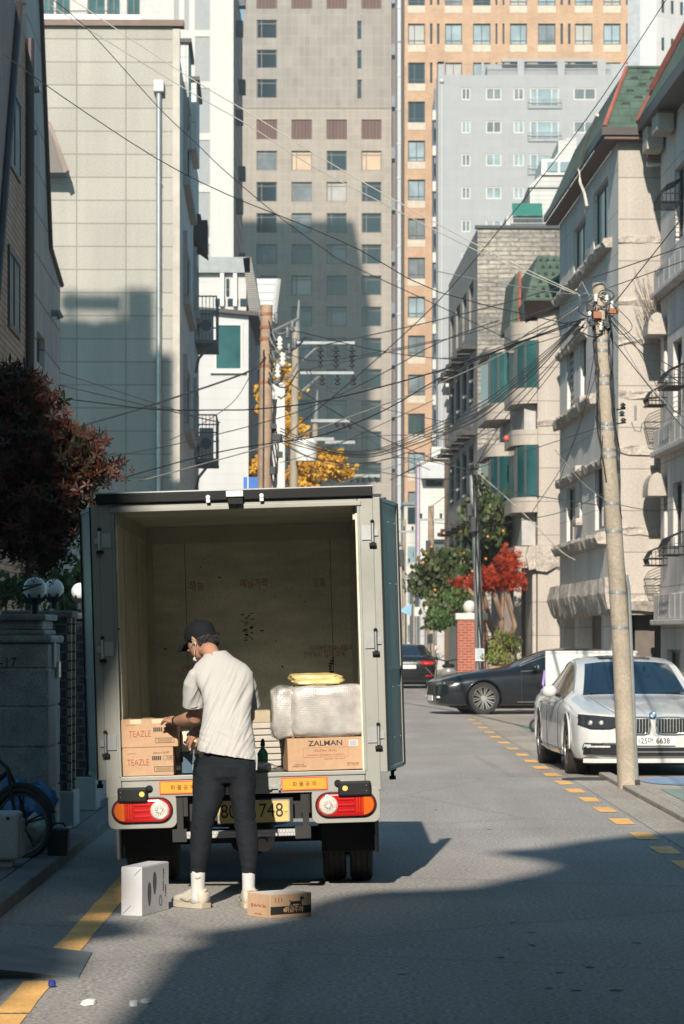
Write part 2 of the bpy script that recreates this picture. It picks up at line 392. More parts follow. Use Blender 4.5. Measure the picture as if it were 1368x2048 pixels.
# dark scuffs in the worn asphalt
g = MB()
for cx_, cy_ in ((775, 518), (775, 569), (650, 617), (1000, 656), (880, 676), (840, 737), (945, 746), (1100, 746), (265, 682), (605, 115), (400, 40), (700, 480), (1180, 560)):
    px, py = cx_ / 1.954 + 668, cy_ / 1.954 + 1600; Y = gY(py); x = wx(px, Y); w_ = random.uniform(.02, .035); h_ = random.uniform(.03, .06)
    g.poly([(x + w_ * cos(a) * random.uniform(.7, 1.2), Y + h_ * sin(a) * random.uniform(.7, 1.2), .0015) for a in [k * pi / 5 for k in range(10)]])
struct('asphalt_scuffs', g, mat('scuff_asphalt', (.06, .055, .05), .9))
# small litter
wht = mat('litter_white', (.75, .74, .7), .6)
for i, (px, py, sx, sy, lab) in enumerate([(178, 2008, .075, .05, 'small white paper scrap left of the other litter in the sunlit patch'), (268, 2010, .05, .045, 'rounded crumpled white tissue beside a torn strip on the road'), (292, 2006, .06, .025, 'thin torn white paper strip touching the crumpled tissue')]):
    Y = gY(py); x = wx(px, Y); mb = MB()
    pts = [(sx * .5 * cos(a) * random.uniform(.75, 1.1), sy * 1.6 * sin(a) * random.uniform(.7, 1.1)) for a in [k * 2 * pi / 9 for k in range(9)]]
    mb.rings([[(p[0] * q, p[1] * q, z + random.uniform(0, .004)) for p in pts] for q, z in ((1, 0), (.85, .012), (.3, .018))])
    tag(mb.build('paper_litter', wht, loc=(x, Y, .001)), lab, 'litter', 'paper litter on the road')
mb = MB(); mb.cyl((0,0,0), (0,0,.02), .018, n=12); mb.cyl((0,0,.02), (0,0,.026), .015, n=12)
tag(mb.build('bottle_cap', mat('cap_blue', (.02, .03, .2), .4), loc=(wx(104, gY(1975)), gY(1975), .008)), 'small dark blue bottle cap lying on the yellow line', 'bottle cap')

# ============================================================ BUILDINGS
M['beige'] = tiled('beige_granite_panels', (.335, .318, .285), 1.15, .54, .018, .62, var=.09, fine=.1, fscale=25, streak=.10, shift=(.113, .05), bump=.3)
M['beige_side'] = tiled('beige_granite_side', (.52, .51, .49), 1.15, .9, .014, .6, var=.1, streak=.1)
M['brown'] = mat('brown_metal', (.10, .055, .038), .5, var=.2)
M['brown_dark'] = mat('dark_brown_metal', (.03, .018, .015), .5, var=.2)
M['white'] = mat('white_paint', (.47, .46, .44), .6, var=.05)
M['white_wall'] = tiled('white_cladding', (.45, .44, .43), 2.4, .42, .008, .86, var=.03, streak=.06)
M['dark_frame'] = mat('dark_frame', (.018, .022, .025), .45)
M['grey_frame'] = mat('grey_frame', (.13, .14, .15), .5, .3)
M['steel'] = mat('steel', (.45, .46, .46), .35, .85, var=.15, fine=.08)
M['iron'] = mat('black_iron', (.02, .02, .022), .5, .4)
M['g_dark'] = glass('dark_glass', (.012, .022, .026))
M['g_teal'] = glass('teal_glass', (.008, .050, .052), .12, .6)
M['g_grey'] = glass('grey_glass', (.10, .115, .12), .2, .5)
M['g_blue'] = glass('blue_glass', (.16, .21, .23), .25, .4)
M['g_curtain'] = glass('curtained_glass', (.26, .25, .23), .3, .2)
M['g_ochre'] = glass('ochre_blind_glass', (.36, .25, .15), .4, .2)

def side_t(px, Xc, Yc, k=.0246):
    q = (px - CX) / F
    return (Xc - q * Yc) / (q + k)
def swin(Xc, Yc, pa, pb, yt, yb, at):
    """rectangle (t0,t1,z0,z1) in a street wall from pixel columns pa..pb; yt,yb read at column 'at'"""
    a, b = side_t(pa, Xc, Yc), side_t(pb, Xc, Yc); Y = Yc + side_t(at, Xc, Yc)
    return (min(a, b), max(a, b), wz(yb, Y), wz(yt, Y))

def air_unit(parent, c, w=.8, d=.3, h=.6, side='right', nm='air_conditioner', m=None):
    mb = MB(); mb.box(c[0], c[0] + d, c[1], c[1] + w, c[2], c[2] + h)
    o = mb.build(nm, m or M['white'], parent, bevel=.01)
    f = MB(); f.cyl((c[0] + d * .5, c[1] - .004, c[2] + h * .5), (c[0] + d * .5, c[1] - .02, c[2] + h * .5), min(d, h) * .42, n=16)
    f.build('fan_grille', M['grey_frame'], parent if parent.parent else o); return o

# ---- beige five-storey building on the left
BX, BY = -3.8, 70
bb = thing('apartment_building', 'tall beige granite-panelled building on the left with a steel vent pipe up its front', 'building', (BX, BY, 0), YAW)
P0 = plane('front', 0)
mb = MB(); facade(mb, P0, -9, -.17, 0, 15.9, []); mb.quad((-9,0,0),(-9,19,0),(-9,19,15.9),(-9,0,15.9)); mb.quad((-9,.0,15.9),(-.17,0,15.9),(-.17,19,15.9),(-9,19,15.9))
mb.build('front_wall', M['beige'], bb)
mb = MB(); mb.box(-.168, -.002, -.03, .5, 0, 15.86); mb.build('corner_trim', mat('beige_trim', (.38, .345, .30), .7, streak=.1), bb)
wins = [swin(BX, BY, 367, 382, 165, 352, 367), swin(BX, BY, 367, 381, 462, 590, 367), swin(BX, BY, 367, 381, 708, 845, 367), swin(BX, BY, 387, 398, 495, 620, 387), swin(BX, BY, 387, 398, 755, 870, 387)]
PS = plane('right', 0)
mb = MB(); facade(mb, PS, 0, 19, 0, 15.2, wins, .25); mb.quad((0,19,0),(-9,19,0),(-9,19,15.2),(0,19,15.2)); mb.build('side_wall', M['beige_side'], bb)
for i, r in enumerate(wins):
    wdw = window(bb, PS, r, M['dark_frame'], M['g_dark'], .06, (.5,), (), -.1)
    s = MB(); pbox(s, PS, r[0] - .12, r[1] + .12, r[2] - .22, r[2] - .02, .003, .16); pbox(s, PS, r[0] - .12, r[0] - .02, r[2], r[3], .003, .1); s.build('sill', mat('sill_stone', (.30, .29, .28), .7), wdw)
mb = MB(); mb.box(-9, .1, -.12, .28, 15.9, 16.05); mb.build('coping', M['brown'], bb, bevel=.01)
for i in range(6):
    mb = MB(); mb.box(-9 + i * 1.35 + .0, -9 + i * 1.35 + 1.33, .25, .4, 16.05, 16.24)
    mb.build('parapet_panel', mat('parapet_white', (.72, .70, .66), .7, streak=.1) if i == 0 else bpy.data.materials['parapet_white'], bb)
mb = MB(); mb.box(-.3, .06, 5.2, 8, 15.2, 16.55); mb.box(-.3, .16, 9.5, 13, 14.6, 16.4); mb.build('roof_parapet', M['beige_side'], bb)
mb = MB(); mb.box(-.35, .14, 5.1, 8.1, 16.56, 16.66); mb.box(-.35, .24, 9.4, 13.1, 16.41, 16.51); mb.box(-.1, .35, 14.5, 16, 12.6, 13.4); mb.build('dark_coping', M['brown_dark'], bb)
mb = MB()
mb.hexa([(-.05,12.6,12.6),(.38,12.6,12.3),(.38,15,12.3),(-.05,15,12.6),(-.05,12.6,13.3),(.2,12.6,13.3),(.2,15,13.3),(-.05,15,13.3)]); mb.build('canopy', M['brown_dark'], bb)
pv = MB(); pv.cyl((-.49, -.1, 0), (-.49, -.1, 14.35), .062, n=12)
for z in (3, 6.2, 9.3, 12.2): pv.cyl((-.49, -.1, z), (-.49, -.1, z + .05), .075, n=12); pv.box(-.47, -.51, -.1, 0, z, z + .03)
vp = pv.build('vent_pipe', M['steel'], bb, smooth='auto')
pv = MB(); pv.box(-.61, -.37, -.24, .0, 14.35, 14.62); pv.build('vent_cap', M['white'], vp, bevel=.02)
for z0 in (9.95, 6.6):
    c = thing('balcony_cage', None, None)
    c.parent = bb
    mb = MB()
    y0, y1, x1 = 14.3, 18.2, .62
    for z in (z0, z0 + .75, z0 + 1.25):
        mb.box(0, x1, y0, y0 + .04, z, z + .04); mb.box(x1 - .04, x1, y0, y1, z, z + .04); mb.box(0, x1, y1 - .04, y1, z, z + .04)
    for k in range(7): x = k * x1 / 6; mb.box(x - .01, x + .01, y0 + .005, y0 + .03, z0, z0 + 1.25)
    for k in range(20): y = y0 + k * (y1 - y0) / 19; mb.box(x1 - .03, x1 - .01, y - .01, y + .01, z0, z0 + 1.25)
    for k in range(8): mb.box(0, x1, y0 + k * .5, y0 + k * .5 + .06, z0 - .05, z0)
    mb.build('cage_rail', M['grey_frame'], c)
    air_unit(c, (.12, y0 + .25, z0 + .02), 1.0, .38, .9)
    mb = MB(); mb.tube([(.02, y0 + .1, z0 - .9), (.1, y0 + .1, z0 - .5), (.45, y0 + .1, z0 - .05)], .04, 8); mb.build('bracket', M['grey_frame'], c)

# ---- building seen above the beige roof (its shade falls on the grey tower)
rb = thing('rooftop_building', 'building with teal windows showing above the roof of the beige building', 'building', (-22.5, 200, 0))
mb = MB(); hol = []
for px0, px1 in ((85, 108), (112, 140), (175, 210), (214, 240), (254, 280)): hol.append((wx(px0, 200) + 22.5, wx(px1, 200) + 22.5, wz(40, 200), wz(-25, 200)))
P2 = plane('front', 0); facade(mb, P2, -4, 13.4, 0, 93.4, hol, .4); mb.box(-4, 13.4, .41, 14, 0, 93.4)
mb.build('wall', mat('rooftop_white', (.42, .41, .39), .7), rb)
for r in hol: window(rb, P2, r, M['brown'], M['g_teal'], .08, (.5,), (), -.3)
mb = MB(); mb.box(2.0, 7.5, -.5, -.45, wz(26, 200), wz(24, 200))
for k in range(40): mb.box(1 + k * .2, 1.02 + k * .2, -.5, -.46, wz(45, 200), wz(25, 200))
mb.build('railing', M['iron'], rb)

# ---- white tower
WT = 190
wt = thing('white_tower', 'white high-rise tower with one column of large grey panels', 'tower', (wx(323, WT), WT, 0)); ox = wx(323, WT)
wid = wx(467, WT) - ox
hol = [(wx(390, WT) - ox, wx(420, WT) - ox, wz(b, WT), wz(a, WT)) for a, b in ((-40, 60), (73, 163), (176, 266), (280, 369), (384, 474), (488, 578), (592, 682), (696, 786), (800, 890))]
st = [(wx(348, WT) - ox, wx(358, WT) - ox, wz(43, WT), 43.5), (wx(369, WT) - ox, wx(378, WT) - ox, wz(60, WT), 43.5)]
mb = MB(); facade(mb, plane('front', 0), 0, wid, 0, 44, hol + st, .12); mb.quad((0,0,44),(wid,0,44),(wid,17,44),(0,17,44)); mb.quad((0,0,0),(0,17,0),(0,17,44),(0,0,44))
mb.build('wall', tiled('white_tower_cladding', (.45, .44, .42), .9, 1.6, .012, .93, var=.02, streak=.03, bump=.05), wt)
pm = mat('grey_panel', (.23, .235, .24), .6, var=.06)
for r in hol + st:
    mb = MB(); mb.box(r[0], r[1], .06, .12, r[2], r[3]); mb.build('grey_panel', pm, wt)
mb = MB(); mb.quad((wid,0,0),(wid,17.3,0),(wid,17.3,44),(wid,0,44)); mb.build('side_wall', tiled('tower_brick_side', (.34, .23, .19), 3.4, 1.2, .25, .5, var=.2), wt)
for k in range(14):
    mb = MB(); z = 6 + k * 2.9; y = (4.5, 9.5)[k % 2]; mb.box(wid, wid + .45, y, y + 1.1, z, z + .9); mb.build('air_conditioner', M['dark_frame'], wt, bevel=.02)

# ---- grey-beige tower in the middle
GY = 300; gx = wx(485, GY)
gt = thing('grey_tower', 'wide grey-beige tile-clad tower with square windows rising behind the truck', 'tower', (gx, GY, 0))
cols = [(513, 554), (583, 624), (653, 694), (723, 763)]
lo = []; lou = []
for k in range(13):
    for c in cols:
        r = (wx(c[0], GY) - gx, wx(c[1], GY) - gx, wz(239 + 62.4 * k + 39.5, GY), wz(239 + 62.4 * k, GY))
        (lou if k == 0 else lo).append(r)
zs = wz(218, GY)
P1 = plane('front', 0); P1b = plane('front', .35)
wd = wx(783, GY) - gx
M['gt_lo'] = tiled('tower_tiles', (.30, .262, .222), .62, .8, .03, 1.16, var=.1, streak=.08, bump=.08, fine=.04)
M['gt_hi'] = tiled('tower_tiles_grey', (.262, .235, .208), .62, 1.05, .03, 1.16, var=.14, streak=.08, bump=.08, fine=.04)
mb = MB(); facade(mb, P1, 0, wd, 0, zs, lo + lou, .4); mb.quad((0,0,zs),(wd,0,zs),(wd,.35,zs),(0,.35,zs)); mb.quad((0,0,0),(0,20,0),(0,20,zs),(0,0,zs)); mb.build('lower_wall', M['gt_lo'], gt)
hi = [(wx(513, GY) - gx, wx(554, GY) - gx, wz(b, GY), wz(a, GY)) for a, b in ((38, 75), (98, 135), (157, 195))]
nar = [(wx(c0, GY) - gx, wx(c1, GY) - gx, wz(b, GY), wz(a, GY)) for a, b in ((40, 77), (99, 136), (158, 196)) for c0, c1 in ((714, 723.5), (780, 786))]
nar = [r for r in nar if r[1] < wd]
top = [(wx(c[0], GY) - gx, wx(c[1], GY) - gx, wz(16, GY), wz(-24, GY)) for c in cols]
mb = MB(); facade(mb, P1b, 0, wd, zs, 72, hi + nar + top, .3); mb.quad((0,.35,zs),(0,20,zs),(0,20,72),(0,.35,72)); mb.build('upper_wall', M['gt_hi'], gt)
lm = tiled('brown_louvre', (.13, .075, .06), .35, 6, .05, .5)
for r in lou: mb = MB(); mb.box(r[0], r[1], .15, .3, r[2], r[3]); mb.build('louvre', lm, gt)
for r in top: mb = MB(); mb.box(r[0], r[1], .5, .6, r[2], r[3]); mb.build('louvre', lm, gt)
fr = mat('tower_frame', (.10, .09, .085), .5)
gl = ['g_grey', 'g_dark', 'g_curtain', 'g_ochre', 'g_grey', 'g_grey']
random.seed(3)
for i, r in enumerate(lo):
    row, c = divmod(i, 4)
    g_ = 'g_ochre' if (row == 0 and c in (1, 3)) else ('g_dark' if (c == 3 and row > 0) else random.choice(['g_grey', 'g_grey', 'g_curtain', 'g_grey', 'g_dark'] if row < 6 else ['g_grey', 'g_dark', 'g_grey']))
    window(gt, P1, r, fr, M[g_], .09, (.24,), (.80,), -.3, t=.1)
for r in hi: window(gt, P1b, r, fr, M['g_dark'], .09, (.24,), (.80,), -.25, t=.1)
for r in nar: window(gt, P1b, r, fr, M['g_dark'], .06, (), (.7,), -.25, t=.08)
mb = MB(); mb.box(0.2, wd - .1, -.1, 0, wz(215, GY), wz(212, GY)); mb.build('band', M['gt_lo'], gt)
mb = MB(); mb.box(wd, wd + .55, .8, 14, 0, 72); mb.build('service_recess', mat('recess_brown', (.15, .11, .10), .7), gt)
for k in range(12): mb = MB(); z = 8 + k * 5.2; mb.box(wd + .02, wd + .42, .2, .78, z, z + 1.1); mb.build('air_conditioner', M['grey_frame'], gt)
# white corner column building
wc = thing('white_slab_tower', 'narrow white tower edge squeezed between the grey and the orange towers', 'tower', (wx(795, 285), 285, 0))
mb = MB(); mb.box(0, .72, 0, 14, 0, 70); mb.build('wall', tiled('white_slab', (.45, .45, .46), .8, 3.2, .03, .9, var=.03), wc)
for k in range(20): mb = MB(); mb.box(-.06, .74, -.06, 0, 3 + k * 3.25, 3.12 + k * 3.25); mb.build('floor_band', M['grey_frame'] if k % 9 == 8 else M['white'], wc)

# ---- orange brick tower
OY = 262; oxx = wx(809, OY)
ot = thing('orange_brick_tower', 'orange brick high-rise with cream panels under its paired windows', 'tower', (oxx, OY, 0))
cols = [(816, 850), (890, 924), (946, 981), (1020, 1054), (1076, 1111), (1150, 1185), (1207, 1241)]
ncol = [(860, 865), (874, 879), (991, 995), (1005, 1009), (1121, 1126), (1136, 1141), (1252, 1256)]
hol = []; sub = []; nh = []
for k in range(-1, 13):
    for j, c in enumerate(cols):
        if k > 1 and j > 0: continue
        a = 47 + 78 * k; r = (wx(c[0], OY) - oxx, wx(c[1], OY) - oxx, wz(a + 42, OY), wz(a, OY)); hol.append(r)
        sub.append((r[0] - .03, r[1] + .03, wz(a + 57, OY), wz(a + 42.5, OY)))
    if k < 2:
        for c in ncol: nh.append((wx(c[0], OY) - oxx, wx(c[1], OY) - oxx, wz(47 + 78 * k + 41, OY), wz(47 + 78 * k, OY)))
ow = wx(1258, OY) - oxx
mb = MB(); facade(mb, plane('front', 0), 0, ow, 0, 62, hol + nh, .35); mb.quad((0,0,0),(0,16,0),(0,16,62),(0,0,62)); mb.quad((ow,0,0),(ow,16,0),(ow,16,62),(ow,0,62))
mb.build('wall', tiled('orange_bricks', (.40, .26, .165), .5, .2, .02, 1.15, .5, var=.2, col2=(.36, .225, .14), bump=.1), ot)
crm = mat('cream_panel', (.44, .38, .30), .7)
for r in sub: mb = MB(); mb.box(r[0], r[1], -.03, .02, r[2], r[3]); mb.build('cream_panel', crm, ot)
random.seed(5)
for r in hol:
    w_ = window(ot, plane('front', 0), r, M['dark_frame'], M[random.choice(['g_blue', 'g_blue', 'g_grey', 'g_curtain', 'g_dark'])], .08, (random.choice([.5, .62, .38]),), (.2,), -.28, t=.1)
for r in nh: window(ot, plane('front', 0), r, M['dark_frame'], M['g_dark'], .04, (), (), -.28, t=.06)

# ---- pale blue-grey apartment block
LY = 240; lx = wx(876, LY)
lb = thing('grey_apartment_block', 'pale blue-grey apartment block with small white-framed windows and glass balconies', 'building', (lx, LY, 0))
ztop = wz(150, LY); lw = wx(1262, LY) - lx
cd_ = [(923, 941, 0), (972, 1003, 0), (1027, 1048, 0), (1060, 1118, 1), (1147, 1192, 0)]
hol = []
for k in range(12):
    for a, b, t_ in cd_:
        if k > 4 and a > 930: continue
        y0 = 176 + 66 * k; y1 = y0 + (38 if t_ else 24)
        hol.append((wx(a, LY) - lx, wx(b, LY) - lx, wz(y1, LY), wz(y0, LY), t_))
mb = MB(); facade(mb, plane('front', 0), 0, lw, 0, ztop, [h[:4] for h in hol], .2)
mb.quad((0,0,0),(0,16,0),(0,16,ztop),(0,0,ztop)); mb.quad((0,0,ztop),(lw,0,ztop),(lw,16,ztop),(0,16,ztop))
mb.build('wall', tiled('blue_grey_cladding', (.31, .315, .325), 1.6, .62, .02, .9, .5, var=.05, streak=.05, bump=.06), lb)
for h in hol: window(lb, plane('front', 0), h[:4], M['white'], M[random.choice(['g_blue', 'g_grey', 'g_blue'])] if not h[4] else M['g_blue'], .09, (.25, .75) if h[4] else (.5,), (), -.12, t=.08)
for h in hol:
    if h[4]:
        mb = MB()
        for z in (h[2], h[2] + .5): mb.box(h[0] - .2, h[1] + .2, -.35, -.3, z, z + .05)
        for q in range(18): x = h[0] - .2 + q * (h[1] - h[0] + .4) / 17; mb.box(x - .012, x + .012, -.34, -.31, h[2], h[2] + .5)
        mb.build('balcony_rail', M['grey_frame'], lb)
mb = MB()
for a, b in ((876, 888), (963, 968), (1035, 1049), (1115, 1130), (1195, 1212)): mb.box(wx(a, LY) - lx, wx(b, LY) - lx, .1, .6, ztop, ztop + 1.1)
mb.box(wx(1003, LY) - lx, wx(1210, LY) - lx, .1, .6, ztop + 1.1, ztop + 1.32); mb.box(0, wx(888, LY) - lx, .1, .6, ztop + .9, ztop + 1.1)
mb.build('parapet', bpy.data.materials['blue_grey_cladding'], lb)
mb = MB()
for q in range(90): x = .5 + q * .15; mb.box(x, x + .02, .2, .22, ztop, ztop + .9)
mb.box(.5, 13.8, .2, .23, ztop + .88, ztop + .92); mb.build('roof_railing', M['grey_frame'], lb)
mb = MB(); mb.box(4, lw, .8, 12, ztop, ztop + 1.05); mb.build('roof_wall', bpy.data.materials['blue_grey_cladding'], lb)
mb = MB(); mb.tube([(.3, -.06, 2), (.3, -.06, ztop - .6)], .05, 6); mb.ball((.3, -.1, ztop - .5), .18, 10); mb.build('drain_pipe', M['white'], lb)
for k in range(15): mb = MB(); mb.box(-.35, -.01, 3, 4.2, 3 + 2.9 * k, 3.8 + 2.9 * k); mb.build('air_conditioner', M['white'], lb)
mb = MB(); mb.tube([(-.05, 1.5, 3), (-.05, 1.5, ztop)], .07, 6); mb.tube([(-.05, 6, 3), (-.05, 6, ztop)], .1, 6); mb.build('conduit', M['grey_frame'], lb)

# ---- towers at the upper right
tr = thing('white_high_rise', 'white and grey high-rise cut by the frame in the upper right corner', 'tower', (wx(1280, 185), 185, 0))
mb = MB(); mb.quad((0,0,0),(1.02,0,0),(1.02,0,44),(0,0,44)); mb.build('front_wall', tiled('bright_cladding', (.46, .46, .46), .62, 1.1, .012, .88, var=.02), tr)
mb = MB(); mb.quad((0,0,0),(0,.001,0),(-.12,6,0),(-.12,6,44)) if False else mb.quad((0,.0,0),(-.72,.4,0),(-.72,.4,44),(0,0,44)); mb.build('angled_wall', mat('grey_cladding', (.33, .34, .36), .7), tr)
mb = MB(); mb.quad((1.02,0,0),(3.6,1.5,0),(3.6,1.5,44),(1.02,0,44)); mb.build('window_wall', tiled('pink_grey_cladding', (.50, .48, .47), .5, 1.6, .02, .85, var=.08), tr)
for k in range(8):
    for j in range(3):
        x = 1.35 + j * .62; y = (x - 1.02) * 1.5 / 2.58
        z = wz(60 + 76 * k - 38, 185)
        mb = MB(); mb.box(x, x + .16, y - .05, y + .1, z, z + .75); mb.build('window', M['g_dark'], tr)

# ---- dark brick and stone buildings at the far left
SX, SY = -5.5, 52
sb = thing('stone_building', 'dark grey stone-panelled building with a slanting upper edge on the far left', 'building', (SX, SY, 0), YAW)
stn = tiled('grey_stone_panels', (.42, .41, .39), 1.5, .78, .02, .35, .5, var=.18, streak=.25, dirt=.3, bump=.5, fscale=20, fine=.12)
PR = plane('right', 0)
hol = [swin(SX, SY, 74, 89, 660, 722, 74), swin(SX, SY, 55, 68, 268, 405, 55)]
mb = MB(); facade(mb, PR, 0, 8.5, 0, 8.69, [hol[0]], .2)
facade(mb, PR, 0, 2.3, 8.69, 14.4, [hol[1]], .2); mb.poly([(0, 2.3, 8.69), (0, 8.5, 8.69), (0, 5.42, 9.05), (0, 2.3, 14.4)])
mb.quad((0,8.5,0),(-3,8.5,0),(-3,8.5,8.69),(0,8.5,8.69)); mb.quad((0,8.5,8.69),(-3,8.5,8.69),(-3,5.42,9.05),(0,5.42,9.05)); mb.quad((0,5.42,9.05),(-3,5.42,9.05),(-3,2.3,14.4),(0,2.3,14.4))
mb.build('wall', stn, sb)
for r in hol: window(sb, PR, r, M['brown_dark'], M['g_teal'], .06, (.5,), (), -.15)
mb = MB(); mb.tube([(.03, 8.55, 8.74), (.03, 5.42, 9.1), (.03, 2.3, 14.45)], .05, 6); mb.build('coping', M['brown_dark'], sb)
mb = MB(); mb.tube([(0, .3, 11.2), (.22, .3, 11.2)], .06, 10); mb.tube([(0, 1.2, 10.6), (.1, 1.2, 10.6)], .05, 10); mb.tube([(0, 6, 7.9), (.14, 6, 7.9), (.18, 6, 7.8)], .07, 8); mb.build('wall_vent', M['grey_frame'], sb)
mb = MB()
def LQ(px, py, Y): v = W(px, py, Y); d = v - Vector((SX, SY, 0)); return Matrix.Rotation(-YAW, 3, 'Z') @ d
a = [LQ(88, 345, 69.3), LQ(128, 345, 69.3), LQ(128, 345, 69.7), LQ(88, 345, 69.7)]; b_ = [LQ(86, 246, 69.4), LQ(95, 246, 69.4), LQ(95, 246, 69.7), LQ(86, 246, 69.7)]
mb.hexa([tuple(v) for v in a + b_]); ev = mb.build('eave', M['brown_dark'], sb)  # dark brown puts the underside's shade into its colour
mb = MB(); p = [LQ(95, 243, 69.35), LQ(101, 243, 69.35), LQ(137, 340, 69.2), LQ(128, 346, 69.2)]; q = [v + Vector((0, .4, 0)) for v in p]
mb.hexa([tuple(v) for v in p + q]); mb.build('fascia', M['brown'], ev)
KX, KY = -5.51, 43.5
kb = thing('brick_building', 'brown brick building with barred windows at the left edge of the picture', 'building', (KX + .22, KY, 0), YAW)
hol = [swin(KX + .22, KY, 17, 38, 158, 330, 17), swin(KX + .22, KY, 15, 37, 488, 655, 15)]
mb = MB(); facade(mb, PR, -8, 8.45, 0, 12, hol, .2); mb.quad((0,8.45,0),(-3,8.45,0),(-3,8.45,12),(0,8.45,12)); mb.build('wall', tiled('brown_bricks', (.50, .33, .23), .42, .107, .014, .3, .5, var=.25, streak=.15, dirt=.3, bump=.5), kb)
for r in hol:
    w_ = window(kb, PR, r, M['brown_dark'], M['g_curtain'], .1, (.5,), (), -.06, t=.1)
    b2 = MB()
    for k in range(9): y = r[0] + .1 + k * (r[1] - r[0] - .2) / 8; b2.box(.0, .02, y - .01, y + .01, r[2] + .05, r[3] - .05)
    b2.build('window_bar', M['steel'], w_)
mb = MB(); mb.tube([(.08, 8.35, 0), (.08, 8.35, 12)], .075, 10); mb.build('drain_pipe', M['brown_dark'], kb)
mb = MB(); mb.box(.0, .3, 1.8, 2.1, 0, 3) if False else mb.prism([(-1.5, 2.7), (3.43, 9.05), (5.7, 12), (-1.5, 12)], .002, .06, 'x'); mb.build('pink_panel', mat('pinkish_render', (.25, .19, .17), .8, streak=.3), kb)
mb = MB(); mb.tube([(.1, -1.5, 2.7), (.1, 3.43, 9.05), (.1, 5.75, 12.05)], .07, 8); mb.build('dark_trim', M['brown_dark'], kb)

# ---- white house behind the beige building
HY = 117; hx0 = wx(400, HY)
wh = thing('white_house', 'white clad house with a big teal corner window behind the left pole', 'house', (hx0, HY, 0))
L2 = lambda px: wx(px, HY) - hx0
hol = [(L2(428), L2(486), wz(742, HY), wz(646, HY))]
mb = MB(); facade(mb, plane('front', 0), -2, L2(497), 0, wz(630, HY), hol, .12)
mb.poly([(-2, 0, wz(630, HY)), (L2(497), 0, wz(630, HY)), (L2(400), 0, wz(618, HY)), (-2, 0, wz(612, HY))])
mb.build('wall', M['white_wall'], wh)
window(wh, plane('front', 0), hol[0], M['white'], M['g_teal'], .09, (), (), -.02, t=.08)
mb = MB(); mb.box(L2(452), L2(474), -.3, .05, wz(742, HY), wz(697, HY)) if False else None
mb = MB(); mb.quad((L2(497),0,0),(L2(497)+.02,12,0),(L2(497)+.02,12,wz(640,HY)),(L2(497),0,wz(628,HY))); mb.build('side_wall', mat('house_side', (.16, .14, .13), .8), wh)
mb = MB(); mb.hexa([(-2.2,-.3,wz(612,HY)),(L2(517),-.3,wz(633,HY)),(L2(517),12,wz(633,HY)),(-2.2,12,wz(612,HY)),(-2.2,-.3,wz(606,HY)),(L2(517),-.3,wz(625,HY)),(L2(517),12,wz(625,HY)),(-2.2,12,wz(606,HY))]); mb.build('roof', M['brown_dark'], wh)
mb = MB(); mb.box(L2(426)-.1, L2(488)+.1, -.14, -.002, wz(747, HY), wz(742, HY)-.01); mb.build('sill', M['white'], wh)
# wavy-roofed metal structure behind it
VY = 128; vx = wx(405, VY); L3 = lambda px: wx(px, VY) - vx
vh = thing('metal_roof_building', 'grey building with a curved corrugated roof wing behind the white house', 'building', (vx, VY, 0))
mb = MB(); mb.box(-1, L3(500), 0, 8, wz(545, VY), wz(514, VY)); mb.build('roof_band', mat('roof_grey', (.24, .25, .26), .6), vh)
mb = MB(); mb.box(-1, L3(492), .3, 8, 0, wz(546, VY)); mb.build('wall', M['white_wall'], vh)
for a, b in ((440, 448), (466, 474)): mb = MB(); mb.box(L3(a), L3(b), .0, .28, wz(612, VY), wz(546, VY)); mb.build('column', M['white'], vh)
for a, b, c, d in ((430, 450, 596, 610), (455, 476, 596, 610), (480, 496, 596, 610), (452, 458, 556, 575), (452, 458, 578, 590)): mb = MB(); mb.box(L3(a), L3(b), .22, .3, wz(d, VY), wz(c, VY)); mb.build('window', M['g_dark'], vh)
mb = MB(); mb.hexa([(L3(500),0,wz(640,VY)),(L3(528),0,wz(655,VY)),(L3(528)+.2,7,wz(655,VY)),(L3(500)+.2,7,wz(640,VY)),(L3(486),0,wz(516,VY)),(L3(502),0,wz(514,VY)),(L3(502)+.2,7,wz(514,VY)),(L3(486)+.2,7,wz(516,VY))]); mb.build('corrugated_wing', tiled('corrugated_grey', (.30, .28, .26), 8, .09, .03, .4, var=.2), vh)
mb = MB(); mb.hexa([(L3(522),1,wz(640,VY)),(L3(540),1,wz(640,VY)),(L3(540),4,wz(640,VY)),(L3(522),4,wz(640,VY)),(L3(512),1,wz(552,VY)),(L3(552),1,wz(552,VY)),(L3(552),4,wz(552,VY)),(L3(512),4,wz(552,VY))]); mb.build('side_wing', tiled('white_corrugated', (.62, .63, .65), 8, .35, .06, .6, var=.05), vh)
mb = MB(); mb.tube([(L3(556), .5, wz(555, VY)), (L3(545), .5, wz(640, VY))], .12, 4); mb.build('wing_edge', M['white'], vh)

